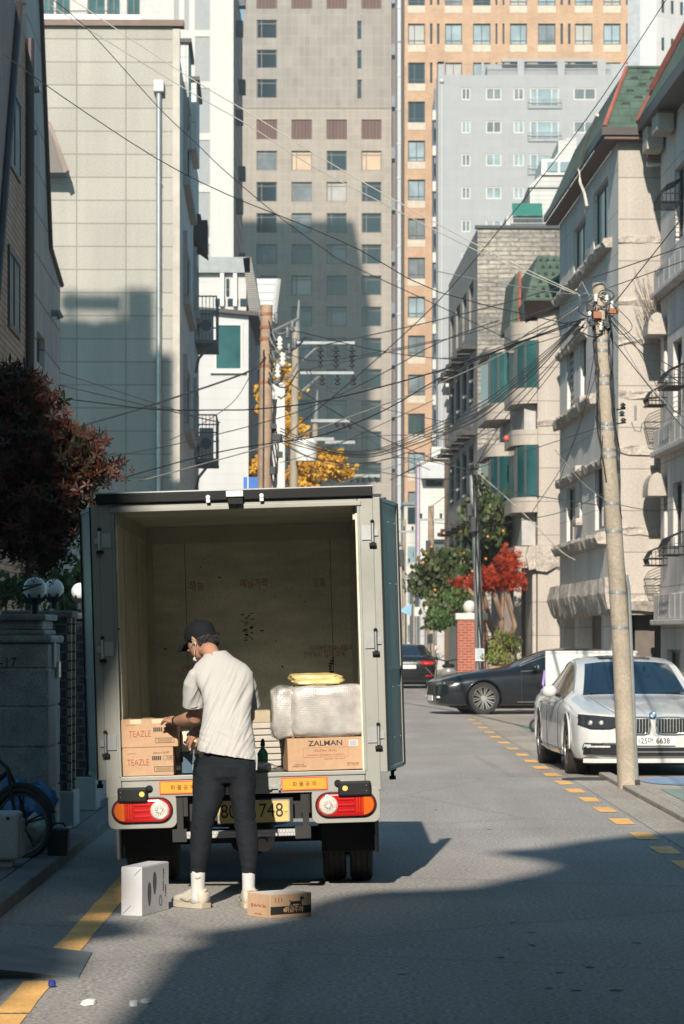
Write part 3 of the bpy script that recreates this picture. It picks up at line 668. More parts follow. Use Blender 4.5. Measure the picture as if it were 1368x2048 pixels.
# ---- slate building on the right with white penthouse floors
TY = 100; tx = wx(955, TY)
sl_ = thing('slate_building', 'building faced in rough grey slate courses beyond the granite houses on the right', 'building', (tx, TY, 0), YAW)
L4 = lambda px: wx(px, TY) - tx
slate = tiled('slate_courses', (.32, .28, .235), .75, .15, .022, .55, .37, var=.35, col2=(.20, .185, .165), bump=.8, rocky=1.5, streak=.1, fine=.3, fscale=7, warp=.22)
zt = wz(457, TY)
mb = MB(); mb.quad((0,0,0),(4,0,0),(4,0,zt),(0,0,zt)); mb.quad((0,0,zt),(4,0,zt),(4,16,zt),(0,16,zt)); mb.build('front_wall', slate, sl_)
PL = plane('left', 0)
hs = [(2 + k * 3.6, 4.2 + k * 3.6, z, z + 1.6) for z in (3.6, 6.6, 9.6, 12.2) for k in range(4)]
mb = MB(); facade(mb, PL, 0, 16, 0, zt, hs, .2); mb.build('side_wall', mat('slate_side', (.21, .19, .17), .8, var=.25, streak=.2), sl_)
for r in hs: window(sl_, PL, r, M['dark_frame'], M['g_dark'], .06, (.5,), (), -.12)
mb = MB()
for z in (5.4, 8.4, 11.3):
    for k in range(14): mb.box(-.5, -.002, .6 + k * 1.05, 1.4 + k * 1.05, z + (k % 3) * .06, z + .12 + (k % 3) * .06)
mb.build('side_ledge', M['brown_dark'], sl_)
mb = MB(); mb.box(-.08, 4, -.08, .2, zt, zt + .1); mb.build('coping', M['dark_frame'], sl_)
mb = MB(); mb.hexa([(-.9,11,12.0),(-.0,11,12.0),(-.0,16,12.0),(-.9,16,12.0),(-.3,11,14.2),(-.0,11,14.2),(-.0,16,14.2),(-.3,16,14.2)]); None
ph = thing('white_penthouse', 'white stepped penthouse with a green awning on top of the slate building', 'building', (wx(1012, 104), 104, zt + .02))
L5 = lambda px: wx(px, 104) - wx(1012, 104)
Z5 = lambda py: wz(py, 104) - zt - .02
mb = MB(); mb.box(0, L5(1150), 0, 8, 0, Z5(432)); mb.box(L5(1062), L5(1160), .6, 8, Z5(432), Z5(370)); mb.hexa([(L5(1058),.5,Z5(370)),(L5(1160),.5,Z5(370)),(L5(1160),8,Z5(370)),(L5(1058),8,Z5(370)),(L5(1082),.5,Z5(346)),(L5(1160),.5,Z5(346)),(L5(1160),8,Z5(346)),(L5(1082),8,Z5(346))])
mb.build('wall', tiled('penthouse_siding', (.46, .45, .43), 4, .16, .012, .7, var=.05), ph)
mb = MB(); mb.box(L5(1084), L5(1150), .4, 4, Z5(346), Z5(314)); wn = mb.build('dormer', M['white'], ph)
for a, b in ((1096, 1117), (1122, 1143)): mb = MB(); mb.box(L5(a), L5(b), .36, .4, Z5(340), Z5(320)); mb.build('window', M['g_blue'], wn)
mb = MB(); mb.hexa([(L5(1024),-.35,Z5(434)),(L5(1084),-.35,Z5(434)),(L5(1084),.0,Z5(414)),(L5(1024),.0,Z5(414)),(L5(1024),-.3,Z5(430)),(L5(1084),-.3,Z5(430)),(L5(1084),.05,Z5(406)),(L5(1024),.05,Z5(406))]); mb.build('awning', mat('green_awning', (.02, .13, .10), .6), ph)
mb = MB()
for q in range(26): mb.box(L5(1020) + q * .09, L5(1020) + q * .09 + .02, -.3, -.28, 0, Z5(440))
mb.box(L5(1020), L5(1155), -.3, -.27, Z5(440), Z5(438)); mb.build('railing', M['grey_frame'], ph)
mb = MB(); mb.box(L5(1125), L5(1160), 2, 7, Z5(314), Z5(262)); mb.hexa([(L5(1108),1.5,Z5(314)),(L5(1160),1.5,Z5(314)),(L5(1160),7,Z5(314)),(L5(1108),7,Z5(314)),(L5(1140),1.5,Z5(262)),(L5(1160),1.5,Z5(262)),(L5(1160),7,Z5(262)),(L5(1140),7,Z5(262))]); mb.build('upper_floor', bpy.data.materials['penthouse_siding'], ph)

# ---- narrow orange striped building and white annexe further down the street
ob = thing('striped_brick_building', 'narrow orange brick building with white ornate cornice behind the leaning pole', 'building', (wx(905, 125), 125, 0))
L6 = lambda px: wx(px, 125) - wx(905, 125)
mb = MB(); mb.box(0, L6(942), 0, 10, 0, wz(812, 125)); mb.build('wall', tiled('orange_stripes', (.45, .27, .15), .16, 7, .04, 1.35, var=.1), ob)
mb = MB()
for q, (e, a, b) in enumerate(((.12, 812, 800), (.22, 800, 792), (.08, 792, 775), (.3, 775, 768))): mb.box(-e, L6(942) + e, -e, 4, wz(a, 125), wz(b, 125))
mb.build('cornice', M['white'], ob, bevel=.03)
mb = MB(); mb.hexa([(-.35,-.2,wz(768,125)),(1.0,-.2,wz(768,125)),(1.0,4,wz(768,125)),(-.35,4,wz(768,125)),(.15,.1,wz(722,125)),(.75,.1,wz(722,125)),(.75,4,wz(722,125)),(.15,4,wz(722,125))]); mb.build('roof', M['dark_frame'], ob)
mb = MB(); mb.box(-.85, -.02, 1, 3, wz(915, 125), wz(890, 125)); bk = mb.build('balcony', M['white'], ob)
mb = MB()
for q in range(9): mb.box(-.85 + q * .1, -.83 + q * .1, .95, .99, wz(890, 125), wz(862, 125))
mb.box(-.85, -.02, .95, 1.0, wz(863, 125), wz(860, 125)); mb.build('balcony_rail', M['iron'], bk)
an = thing('white_annexe', 'small white building with awning and window unit at the end of the street', 'building', (wx(838, 150), 150, 0))
L7 = lambda px: wx(px, 150) - wx(838, 150); Z7 = lambda py: wz(py, 150)
mb = MB(); mb.box(0, L7(907), 0, 8, 0, Z7(922)); mb.build('wall', tiled('annexe_siding', (.60, .57, .52), 2, .22, .012, .7, var=.08, streak=.2), an)
mb = MB(); mb.box(L7(842), L7(908), -.8, 0, Z7(958), Z7(930)); mb.build('shutter_box', tiled('annexe_white_slats', (.48, .48, .48), 3, .1, .015, .8), an)
for a, b, c, d, m_ in ((893, 906, 975, 1030, 'g_dark'), (890, 907, 1035, 1052, 'g_blue'), (868, 907, 1085, 1120, 'g_grey'), (852, 885, 960, 972, 'g_dark'), (868, 907, 1160, 1200, 'g_dark')): mb = MB(); mb.box(L7(a), L7(b), -.08, -.002, Z7(d), Z7(c)); mb.build('window', M[m_], an)
mb = MB(); mb.box(L7(866), L7(908), -.5, 0, Z7(1080), Z7(1058)); mb.build('ledge', M['beige_side'], an, bevel=.05)
# far end of the street: low buildings
random.seed(11)
fcol = [(.42, .37, .32), (.5, .47, .43), (.30, .24, .20), (.46, .42, .40), (.22, .21, .2)]
flab = ['tall narrow beige building far down the street beside the truck door', 'pale grey building far down the street in the gap right of the truck', 'brown low building at the end of the street', 'light building at the end of the street behind the bushes', 'dark far building at the very end of the lane']
for i, (a, b, t, Y) in enumerate([(700, 812, 1090, 215), (808, 838, 1010, 205), (826, 850, 1150, 165), (838, 905, 1190, 142), (790, 960, 1215, 228)]):
    f = thing('distant_building', flab[i], 'building', (wx(a, Y), Y, 0), group='buildings at the far end of the street')
    w_, h_ = wx(b, Y) - wx(a, Y), wz(t, Y)
    mm = tiled('far_wall_%d' % i, fcol[i], 1.2, .8, .03, .75, var=.1, streak=.2)
    mb = MB(); mb.box(0, w_, 0, 8, 0, h_); mb.build('wall', mm, f)
    mb = MB(); mb.box(-.1, w_ + .1, -.15, 8.1, h_, h_ + .2); mb.build('roof', M['grey_frame'], f)
    nx = max(1, int(w_ / 1.1))
    for q in range(nx):
        for z in [1.2 + 2.7 * k for k in range(int(h_ / 2.8) + 1)]:
            if z + 1.2 < h_: mb = MB(); mb.box(.25 + q * w_ / nx, .25 + q * w_ / nx + .6, -.05, -.002, z, z + 1.15); mb.build('window', M[random.choice(['g_dark', 'g_grey', 'g_blue'])], f)
# ============================================================ RIGHT-HAND GRANITE HOUSES
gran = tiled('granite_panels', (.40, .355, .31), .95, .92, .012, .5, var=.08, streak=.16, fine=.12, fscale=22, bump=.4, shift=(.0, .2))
gran_s = tiled('granite_panels_side_lit', (.62, .585, .545), .8, .92, .012, .55, var=.1, streak=.18, fine=.12, fscale=22, bump=.4)  # paler side copy: the missing sidelight is put into its colour
rock = mat('rough_rock', (.34, .30, .26), .9, var=.25, scale=5, bump=1.0, bscale=14, fine=.25, fscale=18)
def rockband(mb, P, u0, u1, z0, z1, d, seed=0, drip=.06):
    """rough hewn band with an uneven lower edge"""
    rnd = random.Random(seed); n = max(2, int(abs(u1 - u0) / .24)); rows = []
    for i in range(n + 1):
        u = u0 + (u1 - u0) * i / n; j = lambda s: rnd.uniform(-s, s)
        rows.append([P(u, z0 - drip * rnd.random(), .0), P(u, z0 + j(.05) - drip * rnd.random(), d * .7 + j(.03)), P(u, (z0 + z1) / 2 + j(.03), d + j(.04)), P(u, z1 - .03, d * .85 + j(.03)), P(u, z1, 0)])
    mb.rings(rows, True, True, closed=False)
MX, MY = 6.1, 66
mn = thing('granite_house', 'three-storey pale granite house with green shingled mansard roof on the right', 'house', (MX, MY, 0), YAW)
MS = lambda a, b, t, bt, at: swin(MX, MY, a, b, t, bt, at)
up = [MS(1187, 1216, 350, 497, 1216), MS(1147, 1171, 430, 560, 1171), MS(1134, 1147, 695, 838, 1147), MS(1161, 1172, 660, 790, 1172), MS(1133, 1150, 968, 1085, 1150), MS(1159, 1164, 948, 1035, 1164), MS(1190, 1210, 918, 1055, 1210)]
gar = [(side_t(1203, MX, MY), side_t(1157, MX, MY), 0.02, 2.15), (side_t(1150, MX, MY), side_t(1129, MX, MY), .02, 2.15)]
PL = plane('left', 0); PF = plane('front', 0)
DEP = 13.2
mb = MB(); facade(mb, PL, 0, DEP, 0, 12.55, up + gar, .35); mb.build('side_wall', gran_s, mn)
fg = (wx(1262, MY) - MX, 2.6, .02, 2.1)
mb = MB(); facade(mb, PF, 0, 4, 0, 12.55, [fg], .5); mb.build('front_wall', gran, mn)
mb = MB(); mb.quad((.45,.6,0),(4,.6,0),(4,.6,2.1),(.45,.6,2.1)); mb.quad((.36,.4,0),(.36,DEP,0),(.36,DEP,2.1),(.36,.4,2.1)); mb.build('garage_back', mat('garage_dark', (.12, .10, .085), .8, var=.2), mn)
mb = MB(); mb.quad((4,0,0),(4,DEP,0),(4,DEP,12.5),(4,0,12.5)); mb.quad((0,DEP,0),(4,DEP,0),(4,DEP,12.5),(0,DEP,12.5)); mb.build('rear_wall', gran_s, mn)
for i, r in enumerate(up):
    window(mn, PL, r, M['dark_frame'], M['g_curtain'] if i in (0, 1, 2) else M['g_dark'], .07, (.5,) if r[1] - r[0] > .7 else (), (), -.14)
blind = tiled('striped_blind', (.5, .48, .44), 4, .18, .06, .3)
mb = MB(); r = up[2]; mb.box(.075, .09, r[0] + .6, r[1] - .2, r[2] + .1, r[3] - .1); mb.build('window_blind', blind, mn)
mb = MB()
def sband(px0, px1, y, at, h, d, sd): 
    a, b = side_t(px0, MX, MY), side_t(px1, MX, MY); Y = MY + side_t(at, MX, MY); z = wz(y, Y)
    rockband(mb, PL, min(a, b), max(a, b), z - h, z, d, sd)
sband(1224, 1121, 474, 1224, .22, .22, 1); sband(1175, 1121, 655, 1175, .2, .16, 2); sband(1196, 1121, 785, 1196, .24, .25, 3)
sband(1214, 1121, 910, 1214, .2, .16, 4); sband(1213, 1121, 1062, 1213, .26, .25, 5)
mb.build('rock_ledge', rock, mn)
mb = MB(); rockband(mb, PL, -.05, DEP, 2.2, 2.95, .32, 8, .12); rockband(mb, PF, -.05, 4, 2.25, 2.55, .22, 9, .1); mb.build('rock_cornice', rock, mn)
mb = MB()
for i, y in enumerate((470, 594, 672, 780, 890, 1052)):
    z = wz(y, MY); rockband(mb, PF, 0.0, 4, z - .17, z, .05, 20 + i, .02)
mb.build('rock_course', rock, mn)
mb = MB()
for r in (up[3], up[5]):
    mb.box(-.2, 0, r[0] - .25, r[1] + .25, r[3] + .02, r[3] + .2); mb.box(-.18, 0, r[0] - .2, r[1] + .2, r[2] - .2, r[2] - .02)
mb.build('window_hood', gran, mn, bevel=.03)
# mansard roof
shing = None
def shingles(name, col):
    m, nt, b = newmat(name); L = nt.links
    tc = N(nt, 'ShaderNodeTexCoord'); uv = tc.outputs['UV']
    br = N(nt, 'ShaderNodeTexBrick'); br.offset = .5; br.offset_frequency = 2
    for k, v in (('Scale', 1), ('Brick Width', .56), ('Row Height', .19), ('Mortar Size', .012), ('Mortar Smooth', .2)): br.inputs[k].default_value = v
    br.inputs['Color1'].default_value = rgb(col); br.inputs['Color2'].default_value = rgb([x * .8 for x in col]); br.inputs['Mortar'].default_value = rgb([x * .55 for x in col])
    L.new(uv, br.inputs[0]); s, _ = noisemix(nt, br.outputs['Color'], tc.outputs['Object'], 2, .7, 1.25, 5)
    s, _ = noisemix(nt, s, tc.outputs['Object'], 50, .85, 1.15, 2)
    L.new(s, b.inputs['Base Color']); b.inputs['Roughness'].default_value = .9
    return m
shg = shingles('green_shingles', (.062, .098, .072)); M['shg'] = shg
redm = mat('red_ridge', (.27, .085, .06), .6, var=.2)
EV = 12.62
ri = MB()  # roof shell: eave overhang .34, top inset
e = .34; ti = .95; zt2 = 14.35
E = [(-e, -e), (4.4, -e), (4.4, DEP + e), (-e, DEP + e)]; T = [(ti - .65, ti), (4.4, ti), (4.4, DEP - ti), (ti - .65, DEP - ti)]
ri.quad(*[(x, y, EV + .2) for x, y in E][:2], (T[1][0], T[1][1], zt2), (T[0][0], T[0][1], zt2))
ri.quad((E[3][0], E[3][1], EV + .2), (E[0][0], E[0][1], EV + .2), (T[0][0], T[0][1], zt2), (T[3][0], T[3][1], zt2))
ri.poly([(x, y, zt2) for x, y in T])
ro = ri.build('roof', shg, mn)
# raised scallop tabs on the roof front
def tabs(parent, p00, p10, p01, p11, rows, cols_, dark):
    """hexagon shingle tabs: small dark trapezoid gaps set in a staggered pattern"""
    mb = MB(); p00, p10, p01, p11 = map(Vector, (p00, p10, p01, p11))
    nrm = (p10 - p00).cross(p01 - p00).normalized()
    Q = lambda u, v: (p00.lerp(p10, u)).lerp(p01.lerp(p11, u), v) + nrm * .012
    for j in range(rows):
        for i in range(cols_ + 1):
            u = (i + (.5 if j % 2 else 0)) / cols_; v = (j + .5) / rows; du = .24 / cols_; dv = .20 / rows
            if u - du < 0 or u + du > 1: continue
            mb.quad(Q(u - du, v - dv), Q(u + du, v - dv), Q(u + du * .6, v + dv), Q(u - du * .6, v + dv))
    mb.fixn = False
    return mb.build('shingle_gap', dark, parent)
dk = mat('shingle_gap_tone', (.022, .035, .027), .9)  # dark green of the gap pattern between the tabs
tabs(ro, (-.3, -.3, EV + .22), (2.4, -.3, EV + .22), (.34, ti, zt2), (2.4, ti, zt2), 9, 5, dk)
tabs(ro, (-.3, DEP, EV + .22), (-.3, -.2, EV + .22), (.3, DEP - 1, zt2), (.3, ti, zt2), 9, 26, dk)
mb = MB(); mb.tube([(-e, -e, EV + .22), (ti - .65, ti, zt2 + .02)], .05, 6); mb.build('ridge_tile', redm, ro)
mb = MB(); mb.tube([(ti - .65, ti, zt2 + .03), (4.4, ti, zt2 + .03)], .04, 6); mb.build('top_trim', shg, ro)
mb = MB(); mb.box(-e - .06, 4.4, -e - .06, -e, EV + .02, EV + .19); mb.box(-e - .06, -e, -e, DEP + e, EV + .02, EV + .19); mb.build('gutter', M['brown_dark'], ro)
mb = MB(); mb.box(-e, 4.4, -e, 0, EV - .06, EV); mb.box(-e, 0, 0, DEP + e, EV - .06, EV); mb.build('soffit', mat('soffit_brown', (.12, .07, .055), .7), ro)
mb = MB(); pts = []
for px, py in ((1195, 230), (1179, 263), (1166, 303), (1158, 336), (1160, 365), (1169, 387), (1174, 413), (1171, 424)):
    t = side_t(px, MX - .46, MY); pts.append((-.46, t, wz(py, MY + t)))
mb.tube(pts, .035, 6); mb.build('hose', mat('cream_hose', (.55, .5, .42), .6), mn)
mb = MB(); mb.box(wx(1290, MY) - MX, wx(1312, MY) - MX, -.5, -.1, wz(320, MY), wz(285, MY)); mb.build('meter_box', M['brown'], mn, bevel=.02)
mb = MB(); mb.tube([(wx(1288, MY) - MX, -.5, wz(335, MY)), (wx(1345, MY) - MX, -.5, wz(334, MY))], .06, 8); mb.build('steel_bracket', M['steel'], mn)

# ---- rightmost granite house
RX, RY = 7.0, 65.6
rh = thing('granite_building', 'granite building with iron flower balconies cut by the right edge', 'house', (RX, RY, 0), YAW)
RS = lambda a, b, t, bt, at: swin(RX, RY, a, b, t, bt, at)
rw = [RS(1346, 1364, 672, 830, 1364), RS(1346, 1364, 960, 1090, 1364), RS(1350, 1368, 320, 470, 1368), RS(1328, 1335, 665, 760, 1335), RS(1328, 1335, 985, 1090, 1335), RS(1335, 1362, 1300, 1420, 1362)]
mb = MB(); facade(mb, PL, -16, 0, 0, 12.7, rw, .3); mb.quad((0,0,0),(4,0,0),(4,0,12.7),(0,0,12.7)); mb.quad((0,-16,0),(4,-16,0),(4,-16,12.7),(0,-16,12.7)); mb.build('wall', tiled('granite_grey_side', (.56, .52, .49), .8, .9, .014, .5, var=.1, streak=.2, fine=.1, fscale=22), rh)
for r in rw: window(rh, PL, r, M['dark_frame'], M['g_dark'], .06, (), (), -.15)
mb = MB()
for y0, y1 in ((545, 590), (862, 905), (1190, 1240)):
    z1, z0 = wz(y0, RY), wz(y1, RY)
    for k in range(18): mb.box(-.16, 0, -.85 - k * .86, -.02 - k * .86, z0, z1)
    mb.box(-.24, 0, -15.5, 0, z0 - .12, z0 - .002)
mb.build('stone_band', bpy.data.materials['granite_grey_side'], rh, bevel=.02)
for y0, y1 in ((635, 678), (950, 996)):
    mb = MB(); z0, z1 = wz(y1, RY), wz(y0, RY); pts = [(-.42 + .0, z0)] + [(-.22 - .2 * cos(a), z0 + .12 + (z1 - z0 - .12) * sin(a)) for a in [i * pi / 8 for i in range(9)]] + [(-.02, z0)]
    mb.prism(pts, -1.1, -.15, 'y'); mb.build('window_hood', gran, rh)
def iron_basket(parent, c, w=.55, d=.38, h=.42):
    mb = MB(); x, y, z = c
    for k in range(9):
        yy = y + w * k / 8; mb.tube([(x, yy, z + h), (x - d * .75, yy, z + h * .7), (x - d, yy, z + h * .3), (x - d * .9, yy, z), (x, yy, z)], .009, 4)
    for k in range(5):
        xx = x - d * k / 5; mb.tube([(xx, y, z + h * (1 - .1 * k)), (xx, y, z)], .008, 4)
    for zz in (z, z + h * .33): mb.tube([(x, y, zz), (x - d, y, zz), (x - d, y + w, zz), (x, y + w, zz)], .014, 4)
    return mb.build('iron_basket', M['iron'], parent)
for y in (812, 1128): iron_basket(rh, (0, -1.1, wz(y, RY) - .05), .8, .42, .45); iron_basket(rh, (0, -4.2, wz(y, RY) + .1), 1.3, .45, .5)
iron_basket(rh, (0, -3.6, wz(450, RY)), 1.3, .45, .5)
mb = MB()
for q in range(40):
    a = random.uniform(-.1, .5); mb.tube([(-.2 + random.uniform(-.15, .15), -.9 + a * .6, 8.2), (-.35 + random.uniform(-.35, .2), -.9 + a + random.uniform(-.3, .3), 8.9 + random.uniform(-.3, .8))], .006, 3)
mb.build('dry_creeper', mat('dry_stem', (.12, .10, .08), .9), rh)
mb = MB(); mb.box(-.5, .3, -16, .1, 12.71, 12.95); mb.build('gutter', M['brown_dark'], rh)
mb = MB(); mb.hexa([(-.5,-16,12.96),(4,-16,12.96),(4,.1,12.96),(-.5,.1,12.96),(.5,-16,15),(4,-16,15),(4,-1.0,15),(.5,-1.0,15)]); rr = mb.build('roof', shg, rh)
mb = MB(); mb.tube([(-.48, .1, 12.98), (.5, -1, 15.02)], .07, 6); mb.tube([(-.2, -.4, 13.6), (.5, -3, 15.05)], .12, 6); mb.build('ridge_tile', redm, rr)
mb = MB(); mb.box(-.42, -.05, -.9, -.15, wz(312, RY), wz(262, RY)); mb.box(-.42, -.05, -2.6, -1.7, wz(300, RY), wz(262, RY)); mb.build('eave_bracket', gran, rh, bevel=.03)

# ---- curved-bay house with teal windows
CY = 82; cxx = wx(1075, CY)
cb = thing('curved_bay_house', 'granite house with stacked curved teal-glass bays and small green roof', 'house', (cxx, CY, 0), YAW)
L8 = lambda px: wx(px, CY) - cxx; Z8 = lambda py: wz(py, CY)
mb = MB(); facade(mb, PF, 0, L8(1135), 0, Z8(605), [], .3); mb.quad((0,0,0),(0,12,0),(0,12,Z8(605)),(0,0,Z8(605))); mb.build('wall', gran, cb)
mb = MB(); rockband(mb, PF, -.05, L8(1135), Z8(1135), Z8(1090), .2, 31, .12); rockband(mb, PL, -.05, 9, Z8(1135), Z8(1090), .3, 32, .15); rockband(mb, PF, -.02, L8(1135), Z8(850), Z8(838), .05, 33); mb.build('rock_cornice', rock, cb)
def bay(y0, rad, floors, cx_, wd_, name='curved_bay'):
    """stack of quarter-round window bays; floors = (kind, ybottom, ytop)"""
    for kind, yb, yt in floors:
        mb = MB(); z0, z1 = wz(yb, CY + y0), wz(yt, CY + y0); r = rad + (.12 if kind == 'slab' else 0)
        pts = [(cx_, y0 + wd_)] + [(cx_ - r * sin(a), y0 + wd_ * .2 - r * cos(a) * 1.0 + r) for a in [i * (pi / 2) / 10 for i in range(11)]][::-1]
        pts = [(cx_, y0)] + [(cx_ - r * sin(i * pi / 20), y0 + r * (1 - cos(i * pi / 20)) * 1.2) for i in range(1, 11)] + [(cx_ - r, y0 + wd_), (cx_, y0 + wd_)]
        mb.prism([(a, b) for a, b in pts], z0, z1, 'z')
        o = mb.build('bay_window' if kind == 'glass' else 'bay_band', M['g_teal'] if kind == 'glass' else gran, cb)
        if kind == 'glass':
            f = MB()
            for i in (0, 4, 8, 10):
                a, b = pts[i]; f.box(a - .03, a + .03, b - .03, b + .03, z0, z1)
            f.build('mullion', M['dark_frame'], o)
bay(-.05, .56, [('slab', 680, 642), ('glass', 775, 680), ('slab', 806, 775), ('slab', 889, 858), ('glass', 994, 889), ('slab', 1024, 994)], 0, 3)
bay(4.2, .55, [('slab', 705, 690), ('glass', 805, 705), ('slab', 838, 805), ('slab', 912, 885), ('glass', 1005, 912), ('slab', 1040, 1005)], -.42, 4)
mb = MB(); mb.box(-.34, -.02, .3, 9, Z8(858), Z8(806)); mb.box(-.4, -.02, .4, 9, Z8(1090), Z8(1024)); mb.build('shaft_wall', mat('bay_shaft', (.36, .345, .33), .8, streak=.2), cb)
mb = MB(); mb.box(-.62, -.42, .3, .6, 0, Z8(1135)); mb.box(-.12, -.02, .2, .5, 0, Z8(1135)); mb.build('pillar', gran, cb)
mb = MB(); mb.box(-.6, -.02, 4, 9, 0, Z8(1140)); mb.build('porch_back', mat('porch_dark', (.16, .13, .11), .8), cb)
mb = MB(); mb.box(-.62, L8(1135), -.02, 9, Z8(1090) - .6, Z8(1090) - .5) if False else mb.box(-.6, -.02, .3, 9, Z8(1135), Z8(1092)); mb.build('porch_lintel', gran, cb)
mb = MB(); z0, z1 = Z8(604), Z8(508)
mb.hexa([(L8(1048),-.4,z0),(L8(1150),-.4,z0),(L8(1150),8,z0),(L8(1048),8,z0),(L8(1078),.4,z1),(L8(1150),.4,z1),(L8(1150),6,z1),(L8(1078),6,z1)]); ro2 = mb.build('roof', shg, cb)
tabs(ro2, (L8(1052), -.42, z0 + .05), (L8(1130), -.42, z0 + .05), (L8(1080), .38, z1), (L8(1130), .38, z1), 6, 4, dk)
mb = MB(); mb.hexa([(L8(1028),1.5,Z8(640)),(L8(1050),1.5,Z8(640)),(L8(1050),5,Z8(640)),(L8(1028),5,Z8(640)),(L8(1040),1.5,Z8(535)),(L8(1050),1.5,Z8(535)),(L8(1050),5,Z8(535)),(L8(1040),5,Z8(535))]); mb.build('roof', shg, cb)
mb = MB(); mb.tube([(L8(1048), 1.45, Z8(640)), (L8(1048), 1.45, Z8(530))], .05, 5); mb.build('ridge_tile', redm, cb)
mb = MB(); mb.hexa([(L8(1050),-.1,Z8(640)),(L8(1135),-.1,Z8(612)),(L8(1135),4,Z8(612)),(L8(1050),4,Z8(640)),(L8(1045),-.45,Z8(606)),(L8(1135),-.45,Z8(604)),(L8(1135),4,Z8(604)),(L8(1045),4,Z8(606))]); mb.build('eave', M['brown_dark'], cb)
mb = MB(); mb.ball((L8(1014), .2, Z8(876)), .09, 12); mb.build('red_buoy_lamp', mat('red_lamp', (.45, .08, .05), .5), cb)
mb = MB(); mb.lathe([(.02,0),(.07,.03),(.09,.1),(.06,.18),(.01,.2)], (L8(1127), -.7, Z8(492)), 10); mb.tube([(L8(1127), -.7, Z8(492)), (L8(1150), .2, Z8(500))], .02, 5); mb.build('security_camera', M['white'], cb)

# ============================================================ UNSEEN SHADE CASTERS OUT OF FRAME
# slabs and blocks added out of view to shade the road and walls
KZ = .582; KX_ = .12; YC = -9.0
def to_prof(X, Y):   # a ground point -> point in the plane Y=YC that shades it
    return (X - KX_ * (Y - YC), KZ * (Y - YC))
plain = mat('shade_caster_plain', (.35, .32, .29), .8, streak=.1)
# unseen right block, its outline traced from the shade edge on the road
edge = [(-1.02, 11.5), (-.93, 14.2), (-.90, 15.4), (-.72, 16.0), (-.80, 16.5), (-.50, 16.9), (-.34, 17.3), (-.25, 18.1), (-.05, 18.75), (.2, 19.15), (.6, 19.3), (.85, 19.45), (1.0, 19.9), (1.2, 20.3), (1.45, 21.0), (1.52, 21.7), (1.35, 22.4), (1.15, 22.75), (1.5, 23.0), (2.0, 24.0), (2.6, 24.8), (3.6, 25.3), (7, 25.6)]
pf = [to_prof(*p) for p in edge]
nb = thing('right_shade_block', 'unseen block behind the viewpoint, its outline cut to shade the near road', 'building', (0, YC, 0))
mb = MB(); mb.prism([(pf[0][0], 0)] + pf + [(pf[-1][0], 0)], 0, -.5, 'y'); mb.build('wall', plain, nb)
mb = MB(); mb.box(-1.2, 6, -12, -.6, 0, 14.0); mb.build('rear_wing', plain, nb)
for nm_, lb_, x0, x1, y0, y1, h_ in (('sky_blocker', 'unseen block added beside the viewpoint on the right to hold back skylight', 4.6, 10, -12, 20, 24), ('sky_blocker', 'unseen block added beside the viewpoint on the left to hold back skylight', -12, -5.3, -14, 17, 15)):
    fh = thing(nm_, lb_, 'building', (x0, y0, 0)); mb = MB(); mb.box(0, x1 - x0, 0, y1 - y0, 0, h_); mb.build('wall', plain, fh); mb = MB(); mb.box(-.1, x1 - x0 + .1, -.1, y1 - y0 + .1, h_ + .002, h_ + .15); mb.build('roof_slab', plain, fh)  # unseen blocks added to keep skylight off the near road
# unseen left slab, outline shaped to shade pavement, maple and truck frame
edge2 = [(-1.55, 11), (-1.58, 13.4), (-1.48, 14.4), (-1.30, 14.9), (-1.40, 15.6), (-1.46, 16.4), (-1.12, 16.8), (-1.25, 17.2), (-1.72, 17.5), (-1.78, 17.8), (-1.22, 18.05), (-1.28, 18.7)]
ex = [(-1.36, 19.4), (-1.33, 20.2), (-1.30, 21.2), (-1.05, 21.9), (-.84, 22.6), (-.78, 23.4), (-.82, 24.2), (-1.1, 25), (-1.30, 25.6), (-1.42, 26.2), (-1.36, 27.3), (-1.5, 28.2), (-1.44, 29), (-1.8, 29.8), (-8, 30.5)]
pf = [to_prof(*p) for p in edge2 + ex]
nb2 = thing('left_shade_slab', 'unseen slab behind the viewpoint on the left, its outline cut to shade the pavement', 'building', (0, YC - .7, 0))
mb = MB(); mb.prism([(pf[0][0], 0)] + pf + [(pf[-1][0], 0)], .7, .2, 'y'); mb.build('wall', plain, nb2)
# unseen slab, outline cut to lay a roofline shade on the beige wall
YS = 42.0; sc_ = thing('wall_shade_slab', 'unseen slab beyond the left edge, its outline cut to shade the beige wall', 'building', (0, YS, 0))
def prof2(px, py): X = wx(px, 70); Z = wz(py, 70); return (X - KX_ * (70 - YS), Z + KZ * (70 - YS))
mb = MB(); pts = [prof2(345, 1500), prof2(345, 706), prof2(306, 706), prof2(306, 578), prof2(251, 578), prof2(251, 637), prof2(205, 640), prof2(190, 646), prof2(170, 640), prof2(120, 640), prof2(60, 640), prof2(60, 1500)]
mb.prism([(x, max(0, z)) for x, z in pts], 0, -.35, 'y'); mb.build('wall', plain, sc_)
mb = MB()
for py in (587, 600, 612): a, b = prof2(120, py), prof2(240, py); mb.box(a[0], b[0], -.1, -.15, a[1] - .1, a[1] + .02)
for px in (143, 240): a = prof2(px, 640); mb.box(a[0] - .06, a[0] + .06, -.09, -.16, a[1], prof2(px, 578)[1])
mb.build('roof_railing', plain, sc_)
